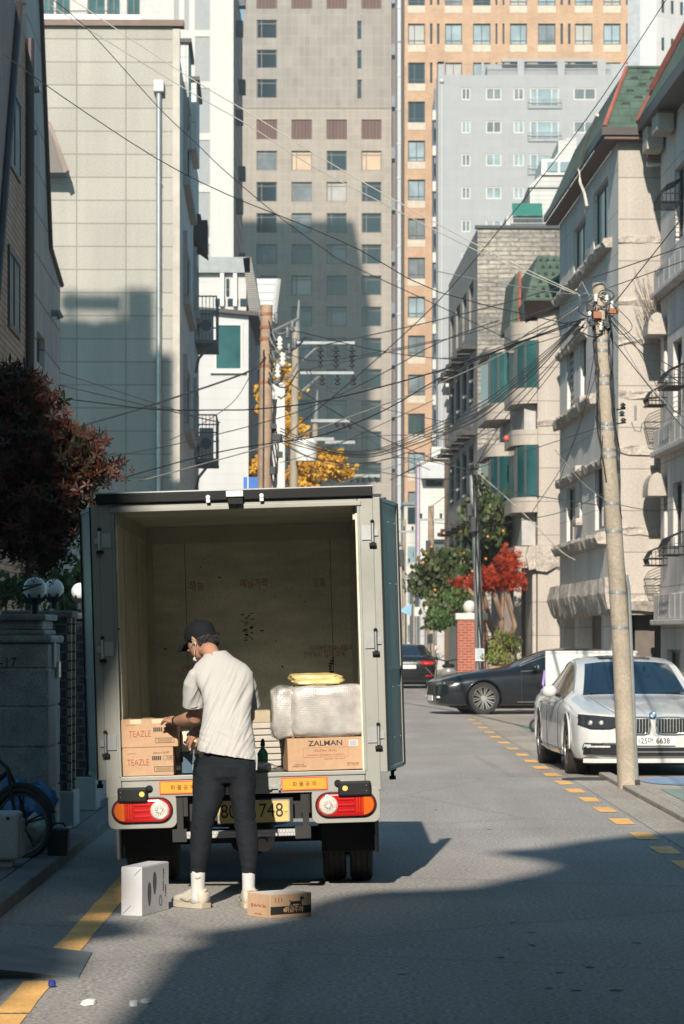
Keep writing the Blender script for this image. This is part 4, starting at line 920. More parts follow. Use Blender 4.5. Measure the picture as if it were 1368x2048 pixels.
# ============================================================ FOLIAGE
def leaf_pts(kind, s):
    if kind == 'maple':
        out = []
        for a, l in ((-2.2, .55), (-1.15, .85), (0, 1.), (1.15, .85), (2.2, .55)):
            w_ = .13; out.append([(0, 0), (l*s*.5*sin(a) + w_*s*cos(a), l*s*.5*cos(a) - w_*s*sin(a)), (l*s*sin(a), l*s*cos(a)), (l*s*.5*sin(a) - w_*s*cos(a), l*s*.5*cos(a) + w_*s*sin(a))])
        return out
    if kind == 'oval': return [[(0, 0), (s*.32, s*.35), (s*.2, s*.8), (0, s), (-s*.25, s*.75), (-s*.32, s*.3)]]
    return [[(0, 0), (s*.5, s*.6), (s*.2, s*.85), (-s*.25, s*.85), (-s*.5, s*.55)]]
def foliage(blobs, n, s, kind, seed=1, clump=.16, droop=.3, nclump=None):
    """leaves as one mesh: blobs = [(centre, (rx, ry, rz), weight)]"""
    rnd = random.Random(seed); mb = MB(); mb.fixn = False
    tot = sum(b[2] for b in blobs); nc = nclump or max(6, n // 28); cl = []
    for c, r, w_ in blobs:
        for _ in range(max(1, int(nc * w_ / tot))):
            while True:
                v = Vector((rnd.uniform(-1, 1), rnd.uniform(-1, 1), rnd.uniform(-1, 1)))
                if v.length <= 1 and (v.length > .35 or rnd.random() < .3): break
            cl.append(Vector(c) + Vector((v.x * r[0], v.y * r[1], v.z * r[2])))
    for _ in range(n):
        c = rnd.choice(cl); q = c + Vector((rnd.gauss(0, clump), rnd.gauss(0, clump), rnd.gauss(0, clump * .7)))
        rot = Matrix.Rotation(rnd.uniform(0, 2*pi), 4, 'Z') @ Matrix.Rotation(rnd.gauss(pi * .55 + droop, .55), 4, 'X') @ Matrix.Rotation(rnd.uniform(-.8, .8), 4, 'Y')
        m_ = Matrix.Translation(q) @ rot; sz = s * rnd.uniform(.6, 1.25); mb.m = m_
        fold = rnd.uniform(.05, .3) * sz; vs = []; fs = []
        for lobe in leaf_pts(kind, sz):
            b = len(vs); vs += [(x, y, -fold * (y / sz) ** 2) for x, y in lobe]; fs.append(tuple(range(b, b + len(lobe))))
        if kind == 'maple':
            # share the centre vertex so that each leaf is one island
            vs2 = [(0, 0, 0)]; fs2 = []
            for k in range(5): b = len(vs2); vs2 += vs[k*4+1:k*4+4]; fs2.append((0, b, b+1, b+2))
            vs, fs = vs2, fs2
        mb.add(vs, fs)
    return mb
def limbs(base, top, r, n, seed, spread, up=.5, sub=3):
    rnd = random.Random(seed); mb = MB(); base = Vector(base); top = Vector(top)
    pts = [base.lerp(top, t) + Vector((rnd.gauss(0, r * .6), rnd.gauss(0, r * .6), 0)) * (t > 0) for t in [i / 5 for i in range(6)]]
    mb.tube(pts, [r * (1 - .6 * i / 5) for i in range(6)], 8)
    for k in range(n):
        a = pts[rnd.randint(2, 5)]; d = Vector((rnd.uniform(-1, 1), rnd.uniform(-1, 1), rnd.uniform(.1, 1) * up)).normalized() * spread * rnd.uniform(.6, 1.1)
        b1 = a + d * .5 + Vector((0, 0, rnd.uniform(0, .15) * spread)); b2 = a + d
        mb.tube([a, b1, b2], [r * .38, r * .24, r * .1], 6)
        for j in range(sub):
            e = b1 + Vector((rnd.uniform(-1, 1), rnd.uniform(-1, 1), rnd.uniform(-.2, .8))) * spread * .4; mb.tube([b1, b1.lerp(e, .5) + Vector((0, 0, .04)), e], [r * .16, r * .1, r * .04], 5)
    return mb
bark = mat('bark', (.13, .10, .075), .9, var=.25, bump=.6, bscale=30)
def tree(name, label, cat, loc, blobs, n, s, kind, m, base, top, r, nl, spread, seed=1, clump=.16, droop=.3, group=None, nclump=None):
    t = thing(name, label, cat, loc, 0, group)
    limbs(base, top, r, nl, seed, spread).build('trunk', bark, t, smooth=True, uv=False)
    foliage(blobs, n, s, kind, seed, clump, droop, nclump).build('crown', m, t, uv=False)
    return t
def RP(px, py, Y, o): v = W(px, py, Y); return (v.x - o[0], v.y - o[1], v.z - o[2])
mp_dark = leafmat('maple_leaf_dark', [(.018, .02, .012), (.03, .028, .014), (.05, .022, .013), (.075, .018, .011), (.11, .026, .012), (.03, .035, .018)], .5, .15)
o = (-3.0, 22.4, 0)
bl = [(RP(-20, 900, 22.2, o), (.62, .6, .60), 5), (RP(105, 905, 22.1, o), (.30, .45, .22), 3), (RP(60, 1010, 22.1, o), (.40, .5, .34), 4), (RP(178, 945, 22, o), (.14, .3, .07), .7), (RP(25, 800, 22.2, o), (.26, .4, .20), 1.6), (RP(60, 1100, 22, o), (.24, .3, .16), 1.2), (RP(-160, 900, 22.6, o), (.8, .8, .7), 3), (RP(140, 1010, 22, o), (.14, .3, .10), .6)]
tree('japanese_maple', 'dark red-leaved maple tree overhanging the stone gate pillar on the left', 'tree', o, bl, 8500, .085, 'maple', mp_dark, (0, 0, 0), (.05, 0, 2.2), .07, 9, .9, 4, .075, .5, nclump=330)
gl_ = leafmat('green_leaf', [(.03, .05, .02), (.05, .085, .03), (.08, .12, .04), (.035, .06, .025)], .5, .2)
pers = leafmat('persimmon_leaf', [(.03, .055, .02), (.05, .08, .03), (.09, .12, .04), (.12, .12, .05), (.045, .07, .03)], .5, .25)
redl = leafmat('red_maple_leaf', [(.34, .03, .012), (.45, .055, .015), (.28, .025, .012), (.52, .10, .025)], .5, .35)
gink = leafmat('ginkgo_leaf', [(.60, .34, .03), (.70, .42, .05), (.50, .26, .02), (.62, .30, .04)], .6, .3)
o = (wx(925, 88), 88, 0)
bl = [(RP(975, 1060, 86, o), (.9, 1.2, .9), 4), (RP(900, 1150, 85, o), (.95, 1.2, .65), 3.4), (RP(855, 1175, 85, o), (.5, .8, .45), 1.4), (RP(1000, 1130, 88, o), (.9, 1, .9), 3), (RP(985, 1000, 87, o), (.3, .5, .45), .8), (RP(885, 1225, 84, o), (.5, .7, .5), 1.5)]
tree('persimmon_tree', 'green persimmon tree with orange-tinged leaves behind the brick gate post', 'tree', o, bl, 5200, .20, 'oval', pers, (.6, 0, 0), (.7, 0, 3.6), .11, 12, 1.4, 6, .16, .4)
fr_ = MB(); rnd = random.Random(9)
for k in range(15):
    c = RP(rnd.uniform(845, 1025), rnd.uniform(1050, 1200), 84.2, o); fr_.ball(c, .042, 8)
fr_.build('persimmon_fruit', mat('persimmon_orange', (.62, .22, .04), .5), bpy.data.objects['persimmon_tree'], smooth=True)['kind'] = 'stuff'
o = (wx(990, 80), 80, 0)
bl = [(RP(995, 1155, 80, o), (.50, .5, .28), 3), (RP(1018, 1125, 80, o), (.25, .4, .30), 1.2), (RP(970, 1165, 80, o), (.28, .4, .22), 1.2), (RP(1025, 1165, 80, o), (.25, .4, .2), 1), (RP(925, 1168, 80, o), (.2, .2, .06), .25)]
t = thing('red_maple', 'small maple with blazing red leaves beside the granite porch', 'tree', o)
mb = MB()
for a in ([(1008, 1325), (985, 1260), (968, 1190), (955, 1150)], [(1000, 1320), (1003, 1240), (1008, 1180), (1000, 1120)], [(1005, 1325), (1030, 1250), (1015, 1200), (1022, 1140)], [(985, 1260), (960, 1200), (925, 1168)], [(1003, 1240), (990, 1190), (985, 1150)]):
    mb.tube([RP(p[0], p[1], 80, o) for p in a], [.085, .07, .05, .03][:len(a)], 7)
mb.build('trunk', mat('red_bark', (.24, .15, .10), .9, var=.2), t, smooth=True)
foliage(bl, 2600, .12, 'maple', 12, .10, .3).build('crown', redl, t, uv=False)
o = (wx(1000, 76), 76, 0)
tree('garden_shrub', 'low green and yellow shrub at the foot of the red maple', 'shrub', o, [(RP(1015, 1290, 76, o), (.35, .4, .28), 2), (RP(985, 1310, 76, o), (.35, .4, .25), 1.5)], 900, .09, 'oval', leafmat('yellow_green', [(.10, .15, .03), (.16, .20, .05), (.22, .15, .05)], .5, .25), (0, 0, 0), (0, 0, .6), .03, 5, .4, 14, .09)
o = (wx(870, 82), 82, 0)
tree('garden_bush', 'clipped green bushes left of the brick gate post', 'shrub', o, [(RP(880, 1245, 82, o), (.45, .5, .25), 2), (RP(915, 1195, 82, o), (.3, .4, .25), 1.2)], 1300, .10, 'oval', leafmat('bush_green', [(.06, .11, .03), (.10, .17, .05), (.04, .08, .025)], .5, .25), (0, 0, 0), (0, 0, 1.2), .04, 5, .6, 15, .09)
GKY = 118; o = (wx(600, GKY), GKY, 0)
bl = [(RP(640, 935, GKY, o), (1.1, 1, .55), 3), (RP(580, 870, GKY, o), (.6, 1, .7), 1.8), (RP(570, 800, GKY, o), (.45, .7, .7), 1.5), (RP(566, 752, GKY, o), (.35, .5, .45), .9), (RP(530, 800, GKY, o), (.25, .5, .6), .8), (RP(520, 940, GKY, o), (.5, .7, .6), 1), (RP(690, 950, GKY, o), (.45, .5, .2), .5), (RP(600, 975, GKY, o), (1.3, 1, .5), 1.4)]
tree('ginkgo_tree', 'golden yellow ginkgo tree behind the utility poles and the truck', 'tree', o, bl, 4000, .20, 'fan', gink, (0, 0, 0), (0, 0, 8.2), .16, 16, 1.5, 8, .16, .3)
o = (wx(150, 31), 31, 0)
bl = [(RP(125, 1180, 31, o), (.28, .4, .22), 2), (RP(185, 1160, 31, o), (.24, .4, .28), 2), (RP(165, 1210, 31, o), (.4, .4, .2), 2)]
tree('hedge', 'dark green hedge showing behind the white globe lamps', 'hedge', o, bl, 1500, .075, 'oval', gl_, (0, 0, 0), (0, 0, 1.9), .03, 8, .5, 21, .07)
o = (wx(10, 26), 26, 0)
tree('potted_shrub', 'small leafy shrub behind the stone pillar at the left edge', 'shrub', o, [(RP(15, 1195, 26, o), (.22, .3, .13), 2)], 450, .07, 'oval', gl_, (0, 0, 1.4), (0, 0, 1.9), .02, 5, .25, 22, .06)

# ============================================================ POLES
conc = mat('pole_concrete', (.31, .26, .20), .85, var=.15, fine=.15, fscale=40, streak=.3, bump=.3)
conc2 = mat('old_pole_concrete', (.31, .22, .155), .85, var=.2, fine=.15, fscale=20, streak=.3)
blk = mat('cable_black', (.012, .014, .016), .5); rust = mat('rusty_iron', (.25, .10, .05), .8, var=.3); galv = mat('galvanised', (.24, .25, .25), .5, .5, var=.15)
PY = 31.9; bx_, by_ = wx(1255, PY), PY
mp = thing('utility_pole', 'leaning concrete utility pole hung with tangled cables in front of the white car', 'utility pole', (bx_, by_, 0))
PP = lambda px, py, dy=0: (wx(px, PY) - bx_, dy, wz(py, PY))
axis = [(1256, 1584), (1243, 1300), (1224, 1000), (1208, 760), (1197, 566)]
def pole_at(py):
    for (x1, y1), (x2, y2) in zip(axis, axis[1:]):
        if y2 <= py <= y1: t = (y1 - py) / (y1 - y2); return x1 + (x2 - x1) * t
    return axis[-1][0]
def prad(py): return .108 - .036 * (1578 - py) / 1013
mb = MB(); pys = [1584 - i * (1584 - 566) / 14 for i in range(15)]
mb.tube([PP(pole_at(y), y) for y in pys], [prad(y) for y in pys], 20); mb.build('post', conc, mp, smooth='auto')
mb = MB()
for y in (682, 702, 752, 768, 848, 858, 900, 914, 1007, 1063, 1185, 1255):
    x = pole_at(y); r = prad(y) + .004; mb.tube([PP(x - .4, y + 3), PP(x, y - 3)], r, 20)
mb.build('steel_band', galv, mp)
mb = MB(); mb.tube([PP(1274, 1575, -.05), PP(1266, 1400, -.06), PP(1257, 1180, -.05), PP(1252, 1150, -.05)], .018, 8); mb.build('conduit', galv, mp)
mb = MB(); mb.tube([PP(1271, 1578, -.02), PP(1263, 1300, -.02), PP(1246, 1120, -.02), PP(1232, 900, -.03), PP(1224, 740, -.02), PP(1210, 640, 0)], .012, 6)
mb.box(PP(1267, 1578)[0], PP(1279, 1578)[0], -.08, -.0, .02, .1); mb.build('ground_cable', blk, mp)
rnd = random.Random(17)
for k in range(9):
    side = -1 if k % 2 else 1; mb = MB(); pts = []
    y0, y1 = rnd.uniform(600, 650), rnd.uniform(760, 1050)
    for i in range(9):
        y = y0 + (y1 - y0) * i / 8; x = pole_at(y) + side * (14 + 4 * sin(i * 1.3 + k)) * (1 + rnd.uniform(-.15, .25)); pts.append(PP(x, y, -.05 + rnd.uniform(-.03, .03)))
    mb.tube(pts, .006 + .003 * rnd.random(), 5); mb.build('down_cable', blk, mp)
for k in range(12):   # cable loops
    c = (rnd.uniform(1172, 1222), rnd.uniform(590, 665)); r = rnd.uniform(8, 22); mb = MB(); a0 = rnd.uniform(0, 6)
    mb.tube([PP(c[0] + r * cos(a0 + t), c[1] + r * sin(a0 + t) * .7, rnd.uniform(-.14, -.07)) for t in [i * .55 for i in range(int(rnd.uniform(6, 12)))]], .0065, 5); mb.build('cable_loop', blk if k % 4 else galv, mp)
for (x, y, w_, h_) in ((1172, 612, 14, 12), (1185, 625, 16, 14), (1217, 618, 18, 11), (1205, 640, 14, 16), (1178, 640, 10, 14)):
    mb = MB(); a = PP(x, y + h_, -.12); b = PP(x + w_, y, -.04); mb.box(a[0], b[0], a[1], b[1], a[2], b[2]); mb.build('clamp', rust if w_ > 14 else blk, mp, bevel=.006)
for (x, y) in ((1190, 598), (1212, 600), (1200, 655), (1222, 612), (1178, 628)):
    mb = MB(); c = PP(x, y, -.1); mb.lathe([(.008,-.04),(.022,-.03),(.012,-.015),(.024,0),(.012,.015),(.02,.03),(.006,.045)], c, 10); mb.build('insulator', mat('porcelain', (.62, .6, .56), .3) if 'porcelain' not in bpy.data.materials else bpy.data.materials['porcelain'], mp, smooth=True)
mb = MB(); mb.tube([PP(1184, 572, -.08), PP(1206, 566, -.09), PP(1216, 580, -.07)], .009, 5); mb.tube([PP(1163, 563, -.02), PP(1180, 598, -.05)], .006, 5); mb.build('bracket', galv, mp)
# insulators and loops on the right of the pole
mb = MB()
for (x, y) in ((1245, 812), (1243, 828), (1246, 842)): c = PP(x, y, -.05); mb.lathe([(.01,-.03),(.035,-.025),(.015,-.005),(.035,.005),(.01,.03)], c, 10)
mb.tube([PP(1232, 820, -.03), PP(1250, 818, -.05)], .008, 5); mb.tube([PP(1232, 848, -.03), PP(1250, 846, -.05)], .008, 5); mb.build('insulator', M['dark_frame'], mp, smooth=True)
mb = MB(); mb.tube([PP(1270, 812, -.05), PP(1270, 842, -.05)], .013, 7); mb.tube([PP(1262, 845, -.05), PP(1268, 862, -.05), PP(1280, 864, -.05), PP(1284, 846, -.05)], .007, 5); mb.build('cable_hook', galv, mp)

def pole(name, label, px, top, Y, r0, r1, m, lean=0, group=None, base_z=0):
    x = wx(px, Y); t = thing(name, label, 'utility pole', (x, Y, base_z), 0, group)
    h = wz(top, Y); mb = MB(); mb.tube([(0,0,-base_z), (lean * .5, 0, h * .5), (lean, 0, h)], [r0, (r0 + r1) / 2, r1], 16); mb.build('post', m, t, smooth='auto'); return t, h
AY = 75
p1, h1 = pole('utility_pole', 'brown weathered concrete pole rising behind the left half of the truck roof', 524, 610, AY, .24, .145, conc2, .12)
Q = lambda px, py, dy=0: (wx(px, AY) - wx(524, AY), dy, wz(py, AY))
mb = MB()
for y in (628, 655, 678, 732, 765): mb.tube([Q(533 - (y - 610) * .01, y + 3), Q(533 - (y - 610) * .01, y - 3)], .16 + (y - 610) * .00012, 14)
mb.build('steel_band', rust, p1)
rnd = random.Random(5)
for k in range(16):
    mb = MB(); c = (rnd.uniform(548, 592), rnd.uniform(645, 770)); pts = []
    a = (rnd.choice([538, 545]), c[1] + rnd.uniform(-30, 30)); b = (c[0] + rnd.uniform(5, 25), c[1] + rnd.uniform(-25, 40)); 
    for i in range(7): t = i / 6; pts.append(Q(a[0] + (b[0] - a[0]) * t, a[1] + (b[1] - a[1]) * t + 22 * sin(pi * t) * rnd.uniform(.7, 1.2), -.3 + rnd.uniform(-.1, .1)))
    mb.tube(pts, rnd.choice([.015, .02, .028]), 5); mb.build('jumper_cable', rnd.choice([blk, blk, galv]), p1)
for (x, y, s_) in ((553, 640, 1), (560, 690, 1.2), (575, 668, 1), (566, 720, 1.3), (585, 655, 1), (556, 745, 1.2), (578, 700, .9), (590, 690, .9)):
    mb = MB(); mb.lathe([(.02,-.16*s_),(.075*s_,-.1),(.04,-.04),(.08*s_,0),(.04,.05),(.07*s_,.1),(.02,.16*s_)], Q(x, y, -.3), 10); mb.build('insulator', bpy.data.materials['porcelain'] if s_ > 1 else M['grey_frame'], p1, smooth=True)
for (x0, y0, x1, y1) in ((540, 668, 598, 640), (540, 700, 580, 720), (538, 765, 575, 700), (541, 735, 560, 735)):
    mb = MB(); mb.tube([Q(x0, y0, -.22), Q(x1, y1, -.3)], .045, 4); mb.build('bracket', galv, p1)
for k in range(5):
    mb = MB(); mb.tube([Q(546 + k * 1.5 + 5 * sin(i * .9 + k), 800 + i * 24, -.28) for i in range(9)], .022, 5); mb.build('down_cable', blk, p1)
for (x, y, w_, h_) in ((542, 850, 12, 10), (545, 870, 20, 14), (552, 905, 14, 12), (540, 935, 12, 16)):
    mb = MB(); a = Q(x, y + h_, -.45); b = Q(x + w_, y, -.25); mb.box(a[0], b[0], a[1], b[1], a[2], b[2]); mb.build('junction_box', blk, p1, bevel=.01)
EY = 95
p2, h2 = pole('utility_pole', 'pale slim pole with crossarms and hanging black insulators behind the truck', 582, 655, EY, .16, .11, conc, .15)
R2 = lambda px, py, dy=0: (wx(px, EY) - wx(582, EY), dy, wz(py, EY))
mb = MB(); mb.tube([R2(593, 680), R2(596, 640), R2(598, 600)], [.12, .06, .03], 8); mb.build('pole_top', galv, p2)
for y, a, b in ((687, 588, 710), (747, 600, 708)):
    mb = MB(); u, v = R2(a, y + 3, -.2), R2(b, y - 3, -.05); mb.box(u[0], v[0], u[1], v[1], u[2], v[2]); mb.build('crossarm', galv, p2, bevel=.01)
mb = MB(); mb.tube([R2(605, 722, -.1), R2(640, 690, -.1)], .04, 5); mb.tube([R2(603, 785, -.1), R2(642, 751, -.1)], .05, 5); mb.build('brace', galv, p2)
for x in (641, 672, 704):
    mb = MB()
    for k in range(4): mb.lathe([(.03,-.07),(.14 - .03 * (k > 1),-.04),(.06,0),(.03,.07)], R2(x, 700 + k * 10, -.1), 10)
    mb.tube([R2(x, 692, -.1), R2(x, 738, -.1)], .02, 5)
    mb.build('insulator', blk, p2, smooth=True)
    mb = MB()
    for k in range(2): mb.lathe([(.03,-.07),(.12,-.04),(.06,0),(.03,.07)], R2(x + 3, 757 + k * 9, -.1), 10)
    mb.tube([R2(x + 3, 750, -.1), R2(x + 3, 772, -.1)], .02, 5); mb.build('insulator', blk, p2, smooth=True)
mb = MB(); mb.lathe([(.02, 0), (.33, .02), (.35, .1), (.35, .62), (.3, .72), (.05, .76)], R2(612, 925, -.4), 18); mb.build('transformer', bpy.data.materials['porcelain'], p2, smooth='auto')
mb = MB(); u, v = R2(600, 880, -.3), R2(668, 876, -.2); mb.box(u[0], v[0], u[1], v[1], u[2] - .04, v[2]); mb.build('crossarm', galv, p2)
p3, h3 = pole('utility_pole', 'far thin pole with a short crossarm just left of the tower shadow edge', 630, 845, 130, .14, .12, conc)
R3 = lambda px, py, dy=0: (wx(px, 130) - wx(630, 130), dy, wz(py, 130))
mb = MB(); mb.tube([R3(631, 850), R3(635, 780)], [.12, .03], 8); mb.build('pole_top', galv, p3)
for y, a, b in ((842, 622, 700), (885, 650, 710), (952, 700, 760)):
    mb = MB(); u, v = R3(a, y + 3, -.2), R3(b, y - 3, -.05); mb.box(u[0], v[0], u[1], v[1], u[2], v[2]); mb.build('crossarm', galv, p3)
for x, y in ((670, 848), (685, 850), (696, 852), (700, 958), (712, 958), (724, 958), (736, 958), (750, 958)):
    mb = MB(); mb.tube([R3(x, y - 4, -.15), R3(x + 6, y + 6, -.15)], [.06, .1], 6); mb.build('insulator', blk, p3)
# leaning steel pole at the right with a lamp and box
SPY = 74
sp = thing('utility_pole', 'slim leaning steel pole wrapped in cable in front of the brick gate post', 'utility pole', (wx(959, SPY), SPY, 0))
S3 = lambda px, py, dy=0: (wx(px, SPY) - wx(959, SPY), dy, wz(py, SPY))
mb = MB(); mb.tube([S3(961, 1405), S3(958, 1250), S3(954, 1130), S3(950, 1040), S3(945, 985), S3(941, 935)], [.11, .105, .10, .09, .075, .05], 12); mb.build('post', galv, sp, smooth='auto')
for k in range(3):
    mb = MB(); mb.tube([S3(950 + 9 * sin(i * .55 + k * 2) * .5 + (i - 5) * -1.2 + 6, 1340 - i * 38, -.12) for i in range(11)], .02, 5); mb.build('wrapped_cable', blk, sp)
for (x, y, w_, h_) in ((932, 1008, 12, 26), (940, 1035, 12, 30), (935, 930, 22, 10), (946, 950, 14, 14)):
    mb = MB(); a = S3(x, y + h_, -.3); b = S3(x + w_, y, -.1); mb.box(a[0], b[0], a[1], b[1], a[2], b[2]); mb.build('junction_box', blk, sp, bevel=.02)
for k in range(6): mb = MB(); a = S3(952, 955 + k * 22, -.1); mb.tube([a, (a[0] + .18, a[1], a[2] + .1)], .02, 5); mb.build('step_bolt', blk, sp)
mb = MB(); a = S3(950, 1322, -.14); b = S3(968, 1297, -.125); mb.box(a[0], b[0], a[1], b[1], a[2], b[2]); mb.build('notice', M['white'], sp)
for k in range(5): mb = MB(); a = S3(953, 1301 + k * 4, -.142); mb.box(a[0], a[0] + .16, -.143, -.1405, a[2], a[2] + .02); mb.build('notice_line', mat('notice_blue', (.1, .2, .4), .6) if k == 0 else bpy.data.materials['notice_blue'], sp)
# distant poles in the gap right of the truck
for i, (px, top, Y, r, lab) in enumerate([(862, 1012, 120, .15, 'distant wooden-looking pole in front of the white annexe'), (834, 1105, 150, .10, 'thin distant grey pole right of the truck door'), (808, 1040, 140, .10, 'distant pole nearest the truck door edge'), (848, 1120, 160, .12, 'distant pole left of the persimmon tree')]):
    p, h = pole('utility_pole', lab, px, top, Y, r, r * .8, conc2 if i == 0 else conc)
    mb = MB(); mb.box(-.5, .5, -.1, 0, h - .6, h - .5); mb.build('crossarm', galv, p)
    mb = MB()
    for q in (-.4, 0, .4): mb.cyl((q, -.05, h - .5), (q, -.05, h - .3), .05, n=6)
    mb.box(-.22, -.02, -.4, -.1, h - 2.2, h - 1.4); mb.build('junction_box', blk, p)
pb = thing('banner_pole', 'thin pole with a narrow lilac banner hanging beside the annexe', 'banner', (wx(839, 135), 135, 0))
mb = MB(); mb.cyl((0,0,0), (0,0,wz(922,135)), .03, n=8); mb.build('post', galv, pb)
mb = MB(); mb.box(-.11, -.0, -.02, .02, wz(1130, 135), wz(925, 135)); mb.build('banner', mat('lilac_cloth', (.42, .33, .44), .8, var=.1), pb)
# signs
sg = thing('vertical_sign', 'tall white vertical shop sign with hollow grey lettering behind the brown pole', 'sign', (wx(556, 104), 104, 0))
G5 = lambda px, py: (wx(px, 104) - wx(556, 104), wz(py, 104))
mb = MB(); a, b = G5(541, 975), G5(570, 765); mb.box(a[0], b[0], 0, .3, 3, b[1]); mb.build('board', M['white'], sg, bevel=.02)
gs = mat('sign_grey', (.25, .25, .27), .6)
for ch, py in (('고', 800), ('나', 830)) : 
    pass
mb = MB()
def bar(x0, y0, x1, y1):
    a, b = G5(x0, y1), G5(x1, y0); mb.box(a[0], b[0], -.03, 0, a[1], b[1])
for (x0, y0, x1, y1) in ((545, 790, 550, 812), (545, 808, 552, 812), (543, 803, 547, 806), (544, 822, 548, 832), (543, 828, 552, 832)): bar(x0, y0, x1, y1)
mb.build('lettering', gs, sg)
bs = thing('blue_sign', 'small blue road sign with a white stripe just above the truck roof', 'sign', (wx(501, 60), 60, 0))
G6 = lambda px, py: (wx(px, 60) - wx(501, 60), wz(py, 60))
mb = MB(); a, b = G6(487, 1000), G6(516, 954); mb.box(a[0], b[0], 0, .04, a[1], b[1]); mb.build('board', mat('sign_blue', (.02, .11, .38), .4), bs)
mb = MB(); a, b = G6(494.5, 1000), G6(497, 954); mb.box(a[0], b[0], -.004, 0, a[1], b[1]); mb.build('stripe', M['white'], bs)
mb = MB(); mb.cyl((0,.07,0), (0,.07,G6(501,960)[1]), .03, n=8); mb.build('post', galv, bs)

# ============================================================ OVERHEAD CABLES
lt = mat('cable_pale', (.30, .29, .26), .6)
def spline(P_, n=26):
    P_ = [Vector(p) for p in P_]; out = []
    if len(P_) == 2: P_ = [P_[0], P_[0].lerp(P_[1], .5), P_[1]]
    L_ = len(P_)
    for i in range(L_ - 1):
        a, b, c, d = P_[max(i-1, 0)], P_[i], P_[i+1], P_[min(i+2, L_-1)]; k = max(3, n // (L_ - 1))
        for j in range(k):
            t = j / k; out.append(.5 * ((2*b) + (c - a) * t + (2*a - 5*b + 4*c - d) * t*t + (3*b - a - 3*c + d) * t*t*t))
    out.append(P_[-1]); return out
GR = {'b': 'thin black cables strung across the street', 'p': 'pale cables strung across the street', 't': 'thick black cables strung across the street'}
LB = {'b': 'thin black overhead cable strung across the street', 'p': 'pale grey overhead cable strung across the street', 't': 'thick black overhead cable strung across the street'}
def wire(pts, Y0, Y1, w_=2.6, k='b'):
    n = len(pts); x0, x1 = pts[0][0], pts[-1][0]
    P_ = [W(p[0], p[1], Y0 + (Y1 - Y0) * (((p[0] - x0) / (x1 - x0)) if abs(x1 - x0) > 40 else i / (n - 1))) for i, p in enumerate(pts)]
    sp_ = spline(P_); mb = MB(); mb.tube(sp_, [max(.003, w_ * .38 * p.y / F) for p in sp_], 6)
    o = mb.build('overhead_cable', lt if k == 'p' else blk, None, smooth=True, uv=False); tag(o, LB[k], 'cable', GR[k]); return o
HP = 31.8
wire([(-20, 778), (55, 788), (200, 806), (310, 819), (440, 820), (515, 818), (654, 800), (880, 741), (1050, 680), (1171, 636)], 40, HP, 3.6, 't')
wire([(100, 875), (146, 857), (310, 808), (508, 738), (528, 700)], 45, AY - .4, 5, 't')
wire([(-20, 88), (120, 190), (310, 315), (450, 387), (596, 446), (720, 500), (880, 585), (1168, 655)], 30, HP, 2.6, 'b')
wire([(80, -20), (175, 58), (318, 216), (395, 289), (450, 342), (560, 435), (651, 500), (694, 527), (880, 613), (1040, 690)], 30, 66, 2.2, 'b')
wire([(120, -18), (365, 146), (500, 227), (684, 340), (950, 488), (1157, 588)], 34, HP, 3, 'p')
wire([(100, 10), (179, 60), (384, 186), (500, 252), (622, 331), (761, 404), (950, 500), (1160, 592)], 38, HP, 2.8, 'p')
wire([(1345, -20), (1171, 241), (1007, 449), (868, 611), (702, 763), (560, 880)], 28, 74, 2.6, 'b')
wire([(1228, 607), (1347, 457), (1390, 400)], HP, 26, 3, 't')
wire([(600, 700), (868, 642), (1131, 571), (1390, 485)], 95, 26, 3, 't')
wire([(610, 740), (868, 684), (1050, 633), (1390, 514)], 95, 26, 2.4, 'b')
for k, d in enumerate((0, 7, 12, 19, -6)):
    wire([(1162, 638 + d * .3), (1124, 677 + d * .5), (1073, 724 + d), (1014, 775 + d), (952, 819 + d * 1.2), (868, 856 + d), (782, 893 + d * .6), (727, 905 + d * .5), (650, 898 + d * .4), (560, 862 + d)], HP, AY - .3, 3 if k % 2 else 2.4, 't' if k % 2 == 0 else 'b')
wire([(1171, 644), (1091, 739), (1014, 812), (941, 880), (868, 914), (800, 950)], HP, 110, 2.6, 'b')
wire([(1168, 650), (1080, 760), (1000, 850), (950, 935)], HP, SPY, 2.6, 'b')
wire([(1175, 652), (1060, 800), (960, 920)], HP, SPY, 2.2, 'b')
wire([(868, 760), (1000, 700), (1069, 658), (1165, 608)], 80, HP, 2.8, 'p')
wire([(868, 748), (1010, 690), (1090, 655), (1168, 640)], 80, HP, 3.2, 't')
wire([(868, 717), (960, 712), (1060, 690), (1168, 655)], 85, HP, 2.2, 'b')
wire([(868, 541), (960, 560), (1080, 580), (1160, 590)], 80, HP, 2.6, 'p')
wire([(1219, 640), (1299, 720), (1390, 786)], HP, 24, 2.8, 't'); wire([(1228, 684), (1300, 775), (1390, 885)], HP, 24, 2.6, 'b')
wire([(1225, 650), (1290, 760), (1390, 860)], HP, 25, 2.2, 'p'); wire([(1222, 630), (1300, 705), (1390, 760)], HP, 25, 2.2, 'b'); wire([(1215, 625), (1270, 690), (1330, 800), (1390, 850)], HP, 24, 2, 'b')
wire([(1215, 600), (1258, 640), (1262, 660), (1240, 668), (1222, 640)], HP, HP - .6, 2, 'b')
wire([(424, 842), (370, 826), (119, 745)], 76, 40, 2.4, 'b'); wire([(440, 845), (310, 815), (119, 770)], 75, 40, 3.2, 't')  # cables added along the faint cable shadows on the beige wall
wire([(219, 914), (380, 882), (592, 825), (740, 760), (880, 684), (1000, 640)], 42, 70, 2.6, 'b')
wire([(230, 960), (428, 906), (560, 884), (650, 869), (770, 820), (880, 756), (1000, 700), (1160, 645)], 42, HP, 3, 't')
